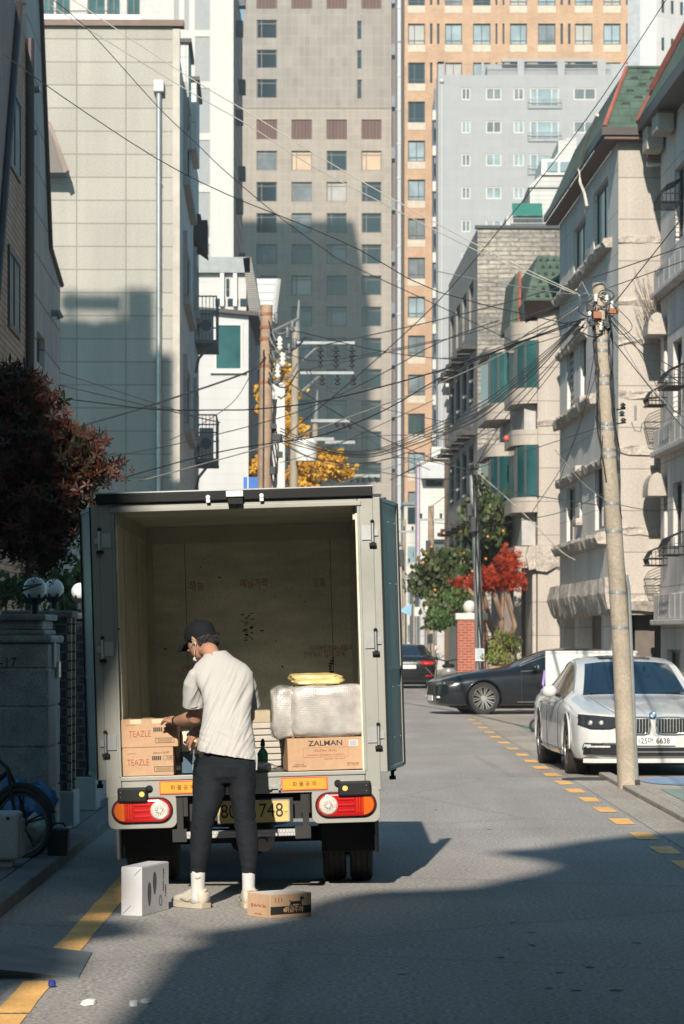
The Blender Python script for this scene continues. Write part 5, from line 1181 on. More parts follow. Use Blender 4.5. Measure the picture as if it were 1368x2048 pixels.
wire([(280, 962), (380, 935), (563, 884), (694, 836), (880, 766), (1040, 690), (1160, 612)], 44, HP, 3.2, 'p')
wire([(540, 660), (599, 664), (750, 700), (880, 717), (1000, 720)], AY, 90, 2.2, 'b'); wire([(545, 740), (563, 756), (680, 830), (789, 887), (900, 930)], AY, 100, 2.6, 'b')
wire([(550, 735), (640, 775), (760, 815), (880, 842), (942, 860)], AY, SPY, 2.2, 'b'); wire([(545, 690), (614, 720), (700, 715), (880, 679)], AY, 80, 2, 'b')
wire([(508, 735), (470, 800), (400, 850), (340, 880)], AY, 60, 2, 'b'); wire([(545, 860), (600, 905), (700, 935), (800, 915), (940, 940)], AY, SPY, 2.4, 't')
wire([(545, 872), (620, 915), (740, 925), (860, 885), (1000, 800)], AY, 60, 2.2, 'b'); wire([(600, 910), (740, 940), (868, 960), (942, 950)], 95, SPY, 2, 'b')
wire([(941, 933), (1040, 1020), (1116, 1097), (1150, 1120)], SPY, 70, 2.8, 'p'); wire([(945, 973), (1060, 990), (1208, 1012)], SPY, HP, 2.4, 'b')
wire([(870, 1045), (950, 1052), (1100, 1030), (1220, 980)], 90, HP, 2, 'b'); wire([(1240, 1010), (1300, 1020), (1390, 1018)], HP, 28, 2, 'b'); wire([(868, 965), (930, 945), (1060, 900), (1215, 850)], 95, HP, 2, 'b')
wire([(1190, 700), (1160, 850), (1120, 940), (1060, 1030)], HP, 66, 2, 'b'); wire([(1200, 720), (1175, 800), (1120, 960)], HP, 66, 1.8, 'b'); wire([(1210, 1000), (1160, 960), (1110, 900)], HP, 66, 2, 'p')
wire([(860, 1015), (900, 985), (945, 940)], 120, SPY, 1.8, 'b'); wire([(780, 960), (868, 918), (945, 880), (1010, 850)], 100, 80, 2, 'b'); wire([(600, 1000), (700, 960), (868, 905), (945, 850)], 100, 80, 1.8, 'p')
wire([(700, 850), (770, 900), (860, 940)], 130, 110, 1.8, 'b'); wire([(560, 925), (650, 900), (760, 850), (868, 800)], AY, 80, 1.8, 'b'); wire([(640, 900), (700, 880), (800, 870), (900, 880)], 95, 100, 1.8, 'b')

# ============================================================ LEFT-HAND GARDEN WALL
stone = mat('wet_grey_stone', (.30, .325, .32), .75, var=.25, scale=6, fine=.25, fscale=60, streak=.25, bump=.5, bscale=90, dirt=.5)
gp = thing('stone_gate_pillar', 'dark grey stone gate pillar with moulded cap under the maple tree', 'gate pillar', (-2.215, 22.5, .082))
mb = MB(); zz = [0, .40, .715, 1.02, 1.31, 1.50]
for a, b in zip(zz, zz[1:]): mb.box(-1.6, 0, 0, .95, a + .006, b - .006)
mb.box(-1.58, -.012, .012, .94, 0, 1.5); mb.build('shaft', stone, gp, bevel=.008)
mb = MB(); mb.box(-1.62, .03, -.03, .98, 1.502, 1.56); mb.build('cornice', stone, gp, bevel=.02)
mb = MB(); mb.box(-1.6, -.03, .03, .92, 1.562, 1.60); mb.box(-1.6, -.05, .05, .9, 1.602, 1.67); mb.box(-1.6, -.02, .0, .97, 1.672, 1.72); mb.build('cap', stone, gp, bevel=.012)
mb = MB(); z0 = wz(1335, 22.7) - .082; z1 = wz(1290, 22.7) - .082; mb.prism([(.30, z0), (.44, z0), (.44, z1), (.37, z1 + .05), (.30, z1)], .003, .02, 'x')
ap = mb.build('address_plate', mat('address_plate_white', (.42, .40, .38), .6, var=.1), gp)
mb = MB(); mb.box(.003, .03, .55, .72, z0 - .08, z0 + .04); mb.build('meter_cover', M['steel'], gp)
text('carved_number', '57-17', .10, mat('carved_dark', (.03, .035, .035), .8), gp, (-.35, -.009, wz(1325, 22.5) - .082))
def globe(px, py, r_px, Y, lab, zb):
    x, z = wx(px, Y), wz(py, Y); r = r_px * Y / F
    t = thing('globe_lamp', lab, 'lamp', (x, Y, zb), 0, 'white globe lamps on the garden wall')
    mb = MB(); mb.ball((0, 0, z - zb), r, 24); mb.build('globe', mat('opal_glass', (.62, .62, .60), .18, var=.05, dirt=.1) if 'opal_glass' not in bpy.data.materials else bpy.data.materials['opal_glass'], t, smooth=True)
    mb = MB(); zz = z - zb - r
    mb.lathe([(.03, 0), (.03, zz - .02), (.012, zz - .01)], (0,0,0), 12)
    for k in range(6):
        a = k * pi / 3; mb.tube([(.02*cos(a), .02*sin(a), zz - .03), (r*.75*cos(a), r*.75*sin(a), zz + r*.15), (r*.9*cos(a), r*.9*sin(a), zz + r*.55)], [.008, .014, .009], 6)
    mb.lathe([(.02, zz - .04), (r * .6, zz + .0), (r*.75, zz + r * .22)], (0,0,0), 16)
    mb.build('holder', M['iron'], t, smooth='auto'); return t
globe(70, 1178, 23.5, 22.9, 'nearest and largest white globe lamp, on the stone pillar', 1.80)
globe(108, 1178, 20, 24.6, 'white globe lamp on the dark brick post, second from the left', 1.86)
globe(160, 1183, 17.5, 27.2, 'white globe lamp half hidden by the open left truck door', 1.88)
dbr = tiled('black_bricks', (.04, .042, .043), .10, .075, .008, 2.6, .5, var=.35, bump=.8, fine=.3, rough=.6)
sbr = tiled('speckled_bricks', (.28, .26, .21), .09, .075, .010, .25, .5, var=.3, bump=.8, fine=.35)
def post(lab, x, y, w_, zt, m2, base=True):
    t = thing('brick_gate_post', lab, 'gate post', (x, y, .082))
    mb = MB(); mb.box(-w_, 0, 0, .45, .30, zt); mb.build('shaft', dbr, t)
    mb = MB(); mb.box(.002, .035, .0, .10, .3, zt); mb.box(.002, .035, .35, .45, .3, zt); mb.build('corner_bricks', sbr, t)
    mb = MB(); mb.box(-w_ - .02, .06, -.03, .48, 0, .298); mb.build('plinth', mat('plinth_grey', (.30, .32, .33), .8, var=.15) if 'plinth_grey' not in bpy.data.materials else bpy.data.materials['plinth_grey'], t, bevel=.01)
    mb = MB(); mb.box(-w_ - .03, .05, -.04, .49, zt + .002, zt + .06); mb.build('capstone', M['kerb'], t, bevel=.015); return t
post('black brick gate post with speckled corner bricks beside the stone pillar', -2.23, 24.2, .5, 1.70, sbr)
post('second black brick gate post nearer the truck on a grey plinth', -2.25, 26.6, .42, 1.70, sbr)
wl = thing('garden_wall', 'black brick garden wall with pale coping behind the open left truck door', 'wall', (-2.35, 26.9, .082))
mb = MB(); mb.box(-2, .05, .3, .5, .3, 1.68); mb.box(-.15, .05, .51, 8, .3, 1.68); mb.build('bricks', dbr, wl)
mb = MB(); mb.box(-2, .08, .25, .55, 1.682, 1.74); mb.box(-.2, .08, .56, 8, 1.682, 1.74); mb.build('coping', mat('coping_pale', (.55, .55, .53), .7, dirt=.3), wl, bevel=.01)
mb = MB(); mb.box(-2, .08, .25, .55, 0, .298); mb.box(-.2, .08, .56, 8, 0, .298); mb.build('plinth', bpy.data.materials['plinth_grey'], wl)
# utility cabinet
uc = thing('utility_cabinet', 'grey rounded metal utility cabinet on a short stand at the left edge', 'cabinet', (wx(38, 20), 20.0, .082))
mb = MB(); mb.box(-.42, 0, 0, .28, wz(1722, 20) - .082, wz(1625, 20) - .082); mb.build('housing', mat('cabinet_grey', (.38, .41, .41), .6, var=.15, fine=.2, fscale=90, dirt=.4), uc, bevel=.03, seg=4)
mb = MB(); z0 = wz(1715, 20) - .082; z1 = wz(1640, 20) - .082; mb.box(.001, .012, .03, .25, z0, z1); mb.build('door', mat('cabinet_grey_side', (.3, .33, .33), .6, var=.1), uc, bevel=.005)
mb = MB(); mb.box(-.40, -.05, .04, .24, 0, wz(1722, 20) - .084); mb.build('stand', bpy.data.materials['cabinet_grey'], uc, bevel=.008)
mb = MB(); mb.cyl((-.075, -.002, wz(1637, 20) - .082), (-.075, .01, wz(1637, 20) - .082), .012, n=10); mb.build('lock', M['iron'], uc)
# bicycle
bt = mat('tyre_rubber', (.015, .015, .016), .8, var=.2); rim = mat('rim_dark', (.10, .10, .10), .4, .6)
bc = thing('bicycle', 'small black bicycle parked between the utility cabinet and the blue plastic bags', 'bicycle', (-2.245, 20.95, .082), radians(-28))
def bike_wheel(x):
    r = .235; mb = MB(); mb.tube([(x + r*cos(a), 0, r + .0 + r*sin(a)) for a in [i*2*pi/40 for i in range(41)]], .021, 8, cap=False); w_ = mb.build('wheel', bt, bc, smooth=True)
    mb = MB(); mb.tube([(x + (r-.028)*cos(a), 0, r + (r-.028)*sin(a)) for a in [i*2*pi/40 for i in range(41)]], .010, 6, cap=False)
    mb.build('rim', rim, w_, smooth=True)
    for k in range(5):
        a = k*2*pi/5 + .3; mb = MB(); mb.tube([(x, -.012, r), (x + (r-.03)*cos(a+.1), 0, r + (r-.03)*sin(a+.1))], .007, 5); mb.tube([(x, .012, r), (x + (r-.03)*cos(a-.05), 0, r + (r-.03)*sin(a-.05))], .007, 5); mb.build('spoke', bt, w_)
    mb = MB(); mb.cyl((x, -.04, r), (x, .04, r), .025, n=10); mb.build('hub', rim, w_)
    mb = MB(); mb.tube([(x + (r+.035)*cos(a), 0, r + (r+.035)*sin(a)) for a in [.3 + i*2.3/16 for i in range(17)]], .024, 8, flat=.4); mb.build('mudguard', bt, bc, smooth=True)
bike_wheel(0); bike_wheel(-.95)
mb = MB(); mb.tube([(0, .05, .235), (-.06, .05, .45), (-.12, 0, .62)], .014, 6); mb.tube([(0, -.05, .235), (-.06, -.05, .45), (-.12, 0, .62)], .014, 6); mb.build('fork', bt, bc)
mb = MB(); mb.tube([(-.12, 0, .60), (-.55, 0, .28), (-.95, 0, .235)], .02, 8); mb.tube([(-.55, 0, .28), (-.65, 0, .72)], .016, 8); mb.build('frame', bt, bc)
mb = MB(); mb.tube([(-.12, 0, .62), (-.34, 0, .80)], .014, 8); mb.tube([(-.34, -.2, .80), (-.34, .2, .80)], .013, 8); mb.build('handlebar', bt, bc)
mb = MB(); mb.rings([[(-.65 + l*cos(a)*.13, l*.07*sin(a), .74 + z) for a in [i*2*pi/14 for i in range(14)]] for l, z in ((.7, 0), (1, .02), (.85, .05))]); mb.build('saddle', bt, bc, smooth=True)
# bags and bucket
def lumpy(name, c, r, m, seed, amp=.12, n=28, sq=1, fl=0):
    rnd = random.Random(seed); o_ = Vector((rnd.uniform(0, 50),) * 3); mb = MB(); R_ = []
    for i in range(n // 2 + 1):
        t = pi * i / (n // 2); ring = []
        for k in range(n):
            a = 2*pi*k/n; d = Vector((sin(t)*cos(a), sin(t)*sin(a), -cos(t))); f = 1 + amp * 2 * noise.noise(d * 2 + o_) + amp * noise.noise(d * 5.5 + o_) + amp * .6 * abs(noise.noise(Vector((d.x * 9, d.y * 9, d.z * 2)) + o_))
            z = c[2] + d.z * r[2] * f; ring.append((c[0] + d.x * r[0] * f, c[1] + d.y * r[1] * f, max(z, fl)))
        R_.append(ring)
    mb.rings(R_); return mb
bl_p = mat('blue_plastic', (.02, .14, .33), .28, var=.2, spec=.6, bump=.6, bscale=25); wh_p = mat('translucent_plastic', (.42, .42, .40), .3, var=.25, bump=.5, bscale=30)
tag(lumpy('plastic_bag', (0, 0, .22), (.24, .18, .24), bl_p, 3, .25).build('plastic_bag', bl_p, None, smooth=True, loc=(wx(42, 21.9), 21.9, .082)), 'large crumpled blue plastic bag behind the bicycle wheel', 'plastic bag')
tag(lumpy('plastic_bag', (0, 0, .13), (.12, .10, .13), wh_p, 5, .25).build('plastic_bag', wh_p, None, smooth=True, loc=(wx(60, 21.2), 21.35, .082)), 'small white plastic bag of rubbish behind the bicycle wheel', 'plastic bag')
tag(lumpy('plastic_bag', (0, 0, .10), (.15, .12, .14), bl_p, 8, .3).build('plastic_bag', bl_p, None, smooth=True, loc=(wx(20, 21.5), 21.6, .082)), 'lower blue plastic bag spilling beside the white rubbish bag', 'plastic bag')
bk = thing('bucket', 'black square bucket with a blue-green lid beside the bicycle', 'bucket', (wx(118, 21.2), 21.2, .082))
mb = MB(); mb.hexa([(-.075,-.1,0),(.065,-.1,0),(.065,.1,0),(-.075,.1,0),(-.085,-.11,.17),(.075,-.11,.17),(.075,.11,.17),(-.085,.11,.17)]); mb.build('tub', mat('black_plastic', (.015,.017,.02), .5), bk, bevel=.01)
mb = MB(); mb.box(-.095, .085, -.12, .12, .172, .20); mb.build('lid', mat('teal_plastic', (.02, .07, .09), .4), bk, bevel=.008)
mb = MB(); mb.tube([(-.05,0,.20),(-.03,0,.225),(.03,0,.225),(.05,0,.20)], .008, 6); mb.build('handle', M['iron'], bk)

# brick gate post with ball finial, far right side
gb = thing('red_brick_gate_post', 'red brick gate post with white cap and a round ball on top', 'gate post', (wx(915, 78), 78, 0))
K = lambda px, py: (wx(px, 78) - wx(915, 78), wz(py, 78))
a = K(972, 1240); mb = MB(); mb.box(0, a[0], 0, .7, 0, a[1]); mb.build('shaft', tiled('red_bricks', (.25, .09, .06), .2, .07, .012, 1.7, .5, var=.25), gb)
mb = MB(); mb.box(-.05, a[0] + .05, -.05, .75, a[1] + .002, a[1] + .18); mb.build('cap', M['white'], gb, bevel=.03)
mb = MB(); mb.ball((K(940, 0)[0], .3, a[1] + .18 + .17), .17, 20); mb.cyl((K(940,0)[0], .3, a[1] + .17), (K(940,0)[0], .3, a[1] + .24), .08, n=12); mb.build('ball_finial', mat('finial_white', (.52, .49, .45), .5), gb, smooth='auto')
# ============================================================ DELIVERY TRUCK
TY0 = 19.0; ROLL = radians(1.7)
tk = thing('delivery_truck', 'pale grey box truck seen from behind with both rear doors swung open', 'truck', (-.606, TY0, 0), rot=(0, -ROLL, 0))
alu = mat('grey_truck_paint', (.255, .257, .232), .5, .15, var=.06, fine=.04, dirt=.28, scale=1.5); blackp = mat('black_rubber_trim', (.010, .011, .012), .6, spec=.2); ply = None
def plywood():
    m, nt, b = newmat('olive_plywood'); L = nt.links
    tc = N(nt, 'ShaderNodeTexCoord'); c = tc.outputs['Object']
    base = N(nt, 'ShaderNodeRGB'); base.outputs[0].default_value = (.56, .555, .43, 1); s = base.outputs[0]
    s, _ = noisemix(nt, s, c, 1.5, .8, 1.15, 5); s, _ = noisemix(nt, s, c, 14, .85, 1.12, 6, (.25, 1, 1)); s, _ = noisemix(nt, s, c, 120, .9, 1.1, 2, (1, 1, .3))
    n = N(nt, 'ShaderNodeTexNoise', Scale=7, Detail=3); mp = N(nt, 'ShaderNodeMapping'); mp.inputs['Scale'].default_value = (1, 1, 2.2); L.new(c, mp.inputs[0]); L.new(mp.outputs[0], n.inputs['Vector'])
    r = N(nt, 'ShaderNodeMapRange'); r.inputs[1].default_value = .74; r.inputs[2].default_value = .77; L.new(n.outputs[0], r.inputs[0])
    mx = N(nt, 'ShaderNodeMix', data_type='RGBA'); L.new(r.outputs[0], mx.inputs[0]); L.new(s, mx.inputs[6]); mx.inputs[7].default_value = (.03, .022, .016, 1)
    L.new(mx.outputs[2], b.inputs['Base Color']); b.inputs['Roughness'].default_value = .55; return m
ply = plywood()
HW, IN, ZS, ZT = .86, .775, .76, 2.455
D1 = 2.95
def part(name, fn, m, parent=tk, **k):
    mb = MB(); fn(mb); return mb.build(name, m, parent, **k)
part('side_panel', lambda b: b.box(-HW, -HW + .03, .06, D1, .70, 2.50), alu); part('side_panel', lambda b: b.box(HW - .03, HW, .06, D1, .70, 2.50), alu)
part('front_bulkhead', lambda b: b.box(-HW + .03, HW - .03, D1 - .03, D1, .70, 2.50), alu); part('roof', lambda b: b.box(-HW, HW, .06, D1, 2.501, 2.535), alu)
part('floor', lambda b: b.box(-HW + .03, HW - .03, .02, D1 - .03, .70, .758), mat('steel_floor', (.16, .16, .16), .4, .7, var=.2, fine=.15, fscale=60))
part('lining', lambda b: (b.box(-IN + .002, -IN + .014, .07, D1 - .05, .76, 2.45), b.box(IN - .014, IN - .002, .07, D1 - .05, .76, 2.45), b.box(-IN, IN, D1 - .065, D1 - .05, .76, 2.45), b.box(-IN, IN, .07, D1 - .05, 2.452, 2.462)), ply)
seam = mat('seam_dark', (.05, .045, .03), .7); strip = mat('inner_alu_strip', (.45, .43, .34), .45, .4)
part('seam', lambda b: [b.box(x - .002, x + .002, D1 - .067, D1 - .0655, .76, 2.40) for x in (-.48, .585)] + [b.box(-IN + .0142, -IN + .0155, y - .003, y + .003, .76, 2.45) for y in (.6, 1.8)] + [b.box(IN - .0155, IN - .0142, y - .003, y + .003, .76, 2.45) for y in (.6, 1.8)], seam)
part('edge_strip', lambda b: (b.box(-IN + .015, IN - .015, D1 - .10, D1 - .066, 2.33, 2.45), b.box(-IN + .0145, -IN + .06, D1 - .12, D1 - .07, .76, 2.33), b.box(IN - .05, IN - .0145, D1 - .12, D1 - .07, .76, 2.33), b.box(-IN + .0145, -IN + .03, .08, D1 - .12, 2.36, 2.45), b.box(IN - .03, IN - .0145, .08, D1 - .12, 2.36, 2.45)), strip)
part('strip_rivet', lambda b: [b.ball((x, D1 - .10, z), .006, 6) for x in [-.7 + .2 * i for i in range(8)] for z in (2.35, 2.42)], M['steel'])
# rear frame
part('rear_frame', lambda b: (b.box(-.875, -IN, 0, .07, .63, 2.50), b.box(IN, .875, 0, .07, .63, 2.50), b.box(-.79, -.772, -.006, -.0005, .76, 2.44), b.box(.772, .79, -.006, -.0005, .76, 2.44)), alu, bevel=.006)
part('rear_lintel', lambda b: (b.box(-IN + .001, IN - .001, .001, .07, 2.456, 2.50), b.box(-.80, .80, -.012, -.001, 2.445, 2.475)), alu, bevel=.004)
part('roof_edge', lambda b: b.box(-.885, .875, -.03, .10, 2.502, 2.562), blackp, bevel=.006)
part('roof_drip', lambda b: b.box(-.89, .88, -.035, .12, 2.564, 2.572), M['steel'])
part('rear_sill', lambda b: (b.box(-IN + .001, IN - .001, -.002, .05, .63, .758), b.box(-.78, .78, -.012, -.0025, .735, .764)), alu, bevel=.005)
la = part('roof_lamp', lambda b: b.box(-.055, .055, -.075, -.031, 2.52, 2.56), bpy.data.materials['opal_glass'], bevel=.006); part('roof_lamp_base', lambda b: b.box(-.045, .05, -.06, -.031, 2.475, 2.519), blackp, la)
for x in (-.17, .17): part('roof_marker', lambda b: (b.cyl((x, -.031, 2.525), (x, -.05, 2.525), .014, n=10), b.box(x - .012, x + .012, -.045, -.031, 2.49, 2.515)), bpy.data.materials['opal_glass'])
# reflective plates
orp = mat('orange_reflector', (.62, .27, .03), .35, var=.08, bscale=200); redb = mat('red_border', (.65, .05, .02), .4); blt = mat('black_letter', (.01, .01, .01), .6)
for sx in (-1, 1):
    c = sx * .388
    r_ = part('reflective_plate', lambda b: b.box(c - .147, c + .147, -.010, -.0035, .645, .728), redb); part('plate_face', lambda b: b.box(c - .140, c + .140, -.0125, -.0105, .651, .722), orp, r_)
    text('plate_lettering', '화 물 공 제', .034, blt, r_, (c, -.0135, .684))
    part('rubber_stop', lambda b: b.box(sx * .70 - .10, sx * .70 + .11 if sx > 0 else sx * .70 + .09, -.055, -.001, .60, .695), blackp, bevel=.012)
    q = sx * .70 + .055 * sx * -1
    part('round_reflector', lambda b: b.cyl((q, -.0555, .652), (q, -.060, .652), .017, n=16), mat('amber', (.75, .45, .12), .3) if 'amber' not in bpy.data.materials else bpy.data.materials['amber'])
    mb = MB()
    for z_ in (.668, .635): mb.ball((sx * .78, -.057, z_), .004, 6)
    mb.build('bolt', M['steel'], tk)
    part('sill_knob', lambda b: (b.cyl((sx * .60, -.004, .682), (sx * .60, -.022, .682), .014, n=12), b.cyl((sx * .60, -.004, .682), (sx * .60, -.008, .682), .024, n=14)), blackp)
part('tailgate_latch', lambda b: (b.box(.155, .245, -.02, -.0035, .66, .674), b.cyl((.17, -.01, .667), (.17, -.035, .667), .011, n=10), b.box(.22, .235, -.03, -.0035, .65, .69)), M['steel'])
# lamp clusters
def capsule(cx, cz, w_, h_, n=12):
    r = h_ / 2; out = []
    for i in range(n + 1): a = -pi/2 + pi*i/n; out.append((cx + w_/2 - r + r*cos(a), cz + r*sin(a)))
    for i in range(n + 1): a = pi/2 + pi*i/n; out.append((cx - w_/2 + r + r*cos(a), cz + r*sin(a)))
    return out
redl_ = mat('red_lens', (.38, .010, .010), .12, spec=.7, coat=.6); ambl = mat('amber_lens', (.52, .12, .012), .14, spec=.7, coat=.6); clr = mat('clear_lens', (.72, .66, .60), .12, .35, var=.25, fine=.3, fscale=150, coat=.5)
for sx in (-1, 1):
    cx = sx * .648
    pl = [(cx + (x) , z) for x, z in []]
    def rr(x0, x1, z0, z1, r, n=6):
        o_ = []
        for (a, b, s_) in ((x1 - r, z0 + r, -pi/2), (x1 - r, z1 - r, 0), (x0 + r, z1 - r, pi/2), (x0 + r, z0 + r, pi)):
            o_ += [(a + r*cos(s_ + i*pi/2/n), b + r*sin(s_ + i*pi/2/n)) for i in range(n + 1)]
        return o_
    lp = part('lamp_bracket', lambda b: b.prism(rr(cx - .218, cx + .218, .43, .655, .045), -.001, .05, 'y'), alu, bevel=.004)
    cl = part('tail_light', lambda b: b.prism(capsule(cx, .545, .372, .148), -.030, -.0015, 'y'), redl_, bevel=.014, seg=3)
    part('lamp_rim', lambda b: b.tube([(x, -.004, z) for x, z in capsule(cx, .545, .382, .158)] + [(capsule(cx, .545, .382, .158)[0][0], -.004, capsule(cx, .545, .382, .158)[0][1])], .006, 6, cap=False), M['dark_frame'], cl)
    ix = cx - sx * .112
    part('reversing_lens', lambda b: (b.lathe([(.001, -.012), (.052, -.010), (.060, 0)], (0, 0, 0), 24)), clr, cl, smooth='auto').matrix_local = Matrix.Translation((ix, -.0305, .545)) @ Matrix.Rotation(pi/2, 4, 'X') @ Matrix.Scale(-1, 4, (0,0,1)) @ Matrix.Scale(-1, 4, (0,1,0))
    mb = MB()
    for k in range(14):
        a = 2*pi*k/14; mb.tube([(ix + .014*cos(a), -.0435, .545 + .014*sin(a)), (ix + .054*cos(a), -.036, .545 + .054*sin(a))], .0022, 4)
    mb.build('lens_rib', M['steel'], cl)
    ox_ = cx + sx * .125; P_ = [(x, z) for x, z in capsule(cx, .545, .352, .128) if (x - cx) * sx > .055]
    if sx > 0: P_ = P_ + [(cx + .055, .609)] if False else P_
    xs_ = sorted(P_, key=lambda p: atan2(p[1] - .545, (p[0] - cx - sx * .1)))
    part('indicator_lens', lambda b: b.prism(xs_, -.034, -.0305, 'y'), ambl, cl)
    for z_ in (.508, .545, .582): part('lens_rib_bar', lambda b: b.box(cx - .05, cx + .055, -.036, -.0305, z_ - .007, z_ + .007), redl_, cl, bevel=.003)
    mb = MB()
    for k in range(6): x = cx + sx * (.07 + .016 * k); mb.box(x - .0015, x + .0015, -.0365, -.0342, .497, .593)
    mb.build('indicator_rib', mat('amber_dark', (.5, .07, .01), .25) if 'amber_dark' not in bpy.data.materials else bpy.data.materials['amber_dark'], cl)
# chassis and underside
und = mat('underbody', (.018, .018, .019), .8, var=.3); mudm = mat('mudflap_grey', (.16, .17, .17), .7)
part('chassis_rail', lambda b: b.box(-.42, -.36, .02, 4.2, .50, .62), und); part('chassis_rail', lambda b: b.box(.36, .42, .02, 4.2, .50, .62), und)
part('cross_member', lambda b: (b.box(-.44, .44, .10, .16, .46, .628), b.box(-.40, .40, .9, 1.0, .5, .62)), und)
part('floor_beam', lambda b: [b.box(-.84, .84, .2 + k * .45, .26 + k * .45, .63, .70) for k in range(6)], und)
part('underrun_bar', lambda b: (b.box(-.46, .40, -.02, .05, .358, .402)), tiled('checker_plate', (.42, .42, .41), .02, .02, .003, .6, .5, rough=.35, var=.1, streak=0), bevel=.004)
part('bar_bracket', lambda b: (b.box(-.46, -.37, -.024, .06, .34, .42), b.box(-.43, -.39, .0, .06, .42, .62)), und); part('bar_bracket', lambda b: (b.box(.32, .42, -.024, .06, .34, .42), b.box(.37, .41, .0, .06, .42, .62)), und)
part('spare_wheel', lambda b: (b.lathe([(.05,0),(.28,0),(.30,.05),(.28,.16),(.1,.16)], (-.05, 1.9, .32), 20)), bt, smooth='auto')
part('exhaust', lambda b: (b.cyl((.10, .5, .30), (.10, 1.1, .32), .075, n=16), b.cyl((.10, .25, .30), (.10, .5, .30), .03, n=12)), mat('exhaust_steel', (.25, .24, .22), .5, .6), smooth='auto')
part('fuel_tank', lambda b: b.box(-.80, -.45, 1.8, 2.6, .28, .60), und, bevel=.03)
np_ = part('number_plate', lambda b: b.box(-.165, .285, -.004, .004, .452, .588), mat('plate_yellow', (.48, .36, .13), .4, var=.06), bevel=.006)
part('plate_rim', lambda b: (b.box(-.168, .288, -.007, -.0045, .586, .591), b.box(-.168, .288, -.007, -.0045, .449, .454), b.box(.285, .290, -.007, -.0045, .449, .591), b.box(-.170, -.165, -.007, -.0045, .449, .591)), M['steel'], np_)
text('plate_number', '80', .125, blt, np_, (-.100, -.006, .52), sx=.85); text('plate_number', '748', .125, blt, np_, (.170, -.006, .52), sx=.85)
part('plate_bolt', lambda b: b.cyl((.262, -.0045, .525), (.262, -.012, .525), .012, n=12), bpy.data.materials['amber'], np_)
part('plate_holder', lambda b: b.box(-.17, .31, .005, .02, .44, .60), und)
# wheels
def twheel(x, y, w_, r=.30, name='wheel'):
    zc = r - x * sin(ROLL); mb = MB(); R_ = [(r * .62, -w_/2), (r * .9, -w_/2), (r * .98, -w_ * .42), (r, -w_ * .3), (r, w_ * .3), (r * .98, w_ * .42), (r * .9, w_/2), (r * .62, w_/2)]
    mb.rings([[(x + q, y + a * cos(t), zc + a * sin(t)) for t in [2*pi*k/32 for k in range(32)]] for a, q in R_]); o = mb.build(name, bt, tk, smooth='auto')
    mb = MB()
    for q in (-.25, 0, .25): mb.tube([(x + q * w_, y + (r + .001)*cos(t), zc + (r + .001)*sin(t)) for t in [2*pi*k/32 for k in range(33)]], .004, 4, cap=False)
    mb.build('tread_groove', blackp, o); return o
for x in (-.74, -.56, .56, .74): twheel(x, 1.05, .155)
part('rear_axle', lambda b: (b.cyl((-.6, 1.05, .30), (.6, 1.05, .30), .05, n=12), b.ball((0, 1.05, .31), .15, 14)), und, smooth=True)
twheel(-.70, 3.5, .18); twheel(.70, 3.5, .18)
for sx in (-1, 1): part('mudflap', lambda b: b.box(sx * .66 - .18, sx * .66 + .17, .60, .615, .20, .60), blackp, bevel=.01); part('mudguard_edge', lambda b: b.box(sx * .845 - .012, sx * .845 + .012, .45, .62, .20, .46), mudm, bevel=.01)
part('mudguard', lambda b: b.prism([(1.05 + .36*cos(a), .30 + .36*sin(a)) for a in [i*pi/10 for i in range(11)]] + [(1.05 + .33*cos(a), .30 + .33*sin(a)) for a in [pi - i*pi/10 for i in range(11)]], -.84, -.46, 'x'), blackp); part('mudguard', lambda b: b.prism([(1.05 + .36*cos(a), .30 + .36*sin(a)) for a in [i*pi/10 for i in range(11)]] + [(1.05 + .33*cos(a), .30 + .33*sin(a)) for a in [pi - i*pi/10 for i in range(11)]], .46, .84, 'x'), blackp)
# cab with mirrors
part('cab', lambda b: b.prism([(3.02, .42), (4.55, .42), (4.62, .95), (4.15, 1.78), (3.95, 1.86), (3.05, 1.86), (3.02, 1.8)], -.80, .80, 'x'), mat('cab_blue_grey', (.30, .33, .36), .35, coat=.5), bevel=.04, seg=3)
for sx in (-1, 1):
    mr = part('wing_mirror', lambda b: b.box(sx * .90 - .07, sx * .90 + .07, 3.9, 3.96, 1.18, 1.45), blackp, bevel=.02); part('mirror_glass', lambda b: b.box(sx * .90 - .055, sx * .90 + .055, 3.893, 3.898, 1.20, 1.43), M['g_blue'], mr); part('mirror_arm', lambda b: b.tube([(sx * .78, 4.0, 1.5), (sx * .90, 3.96, 1.47), (sx * .90, 3.96, 1.15)], .01, 6), blackp, mr)
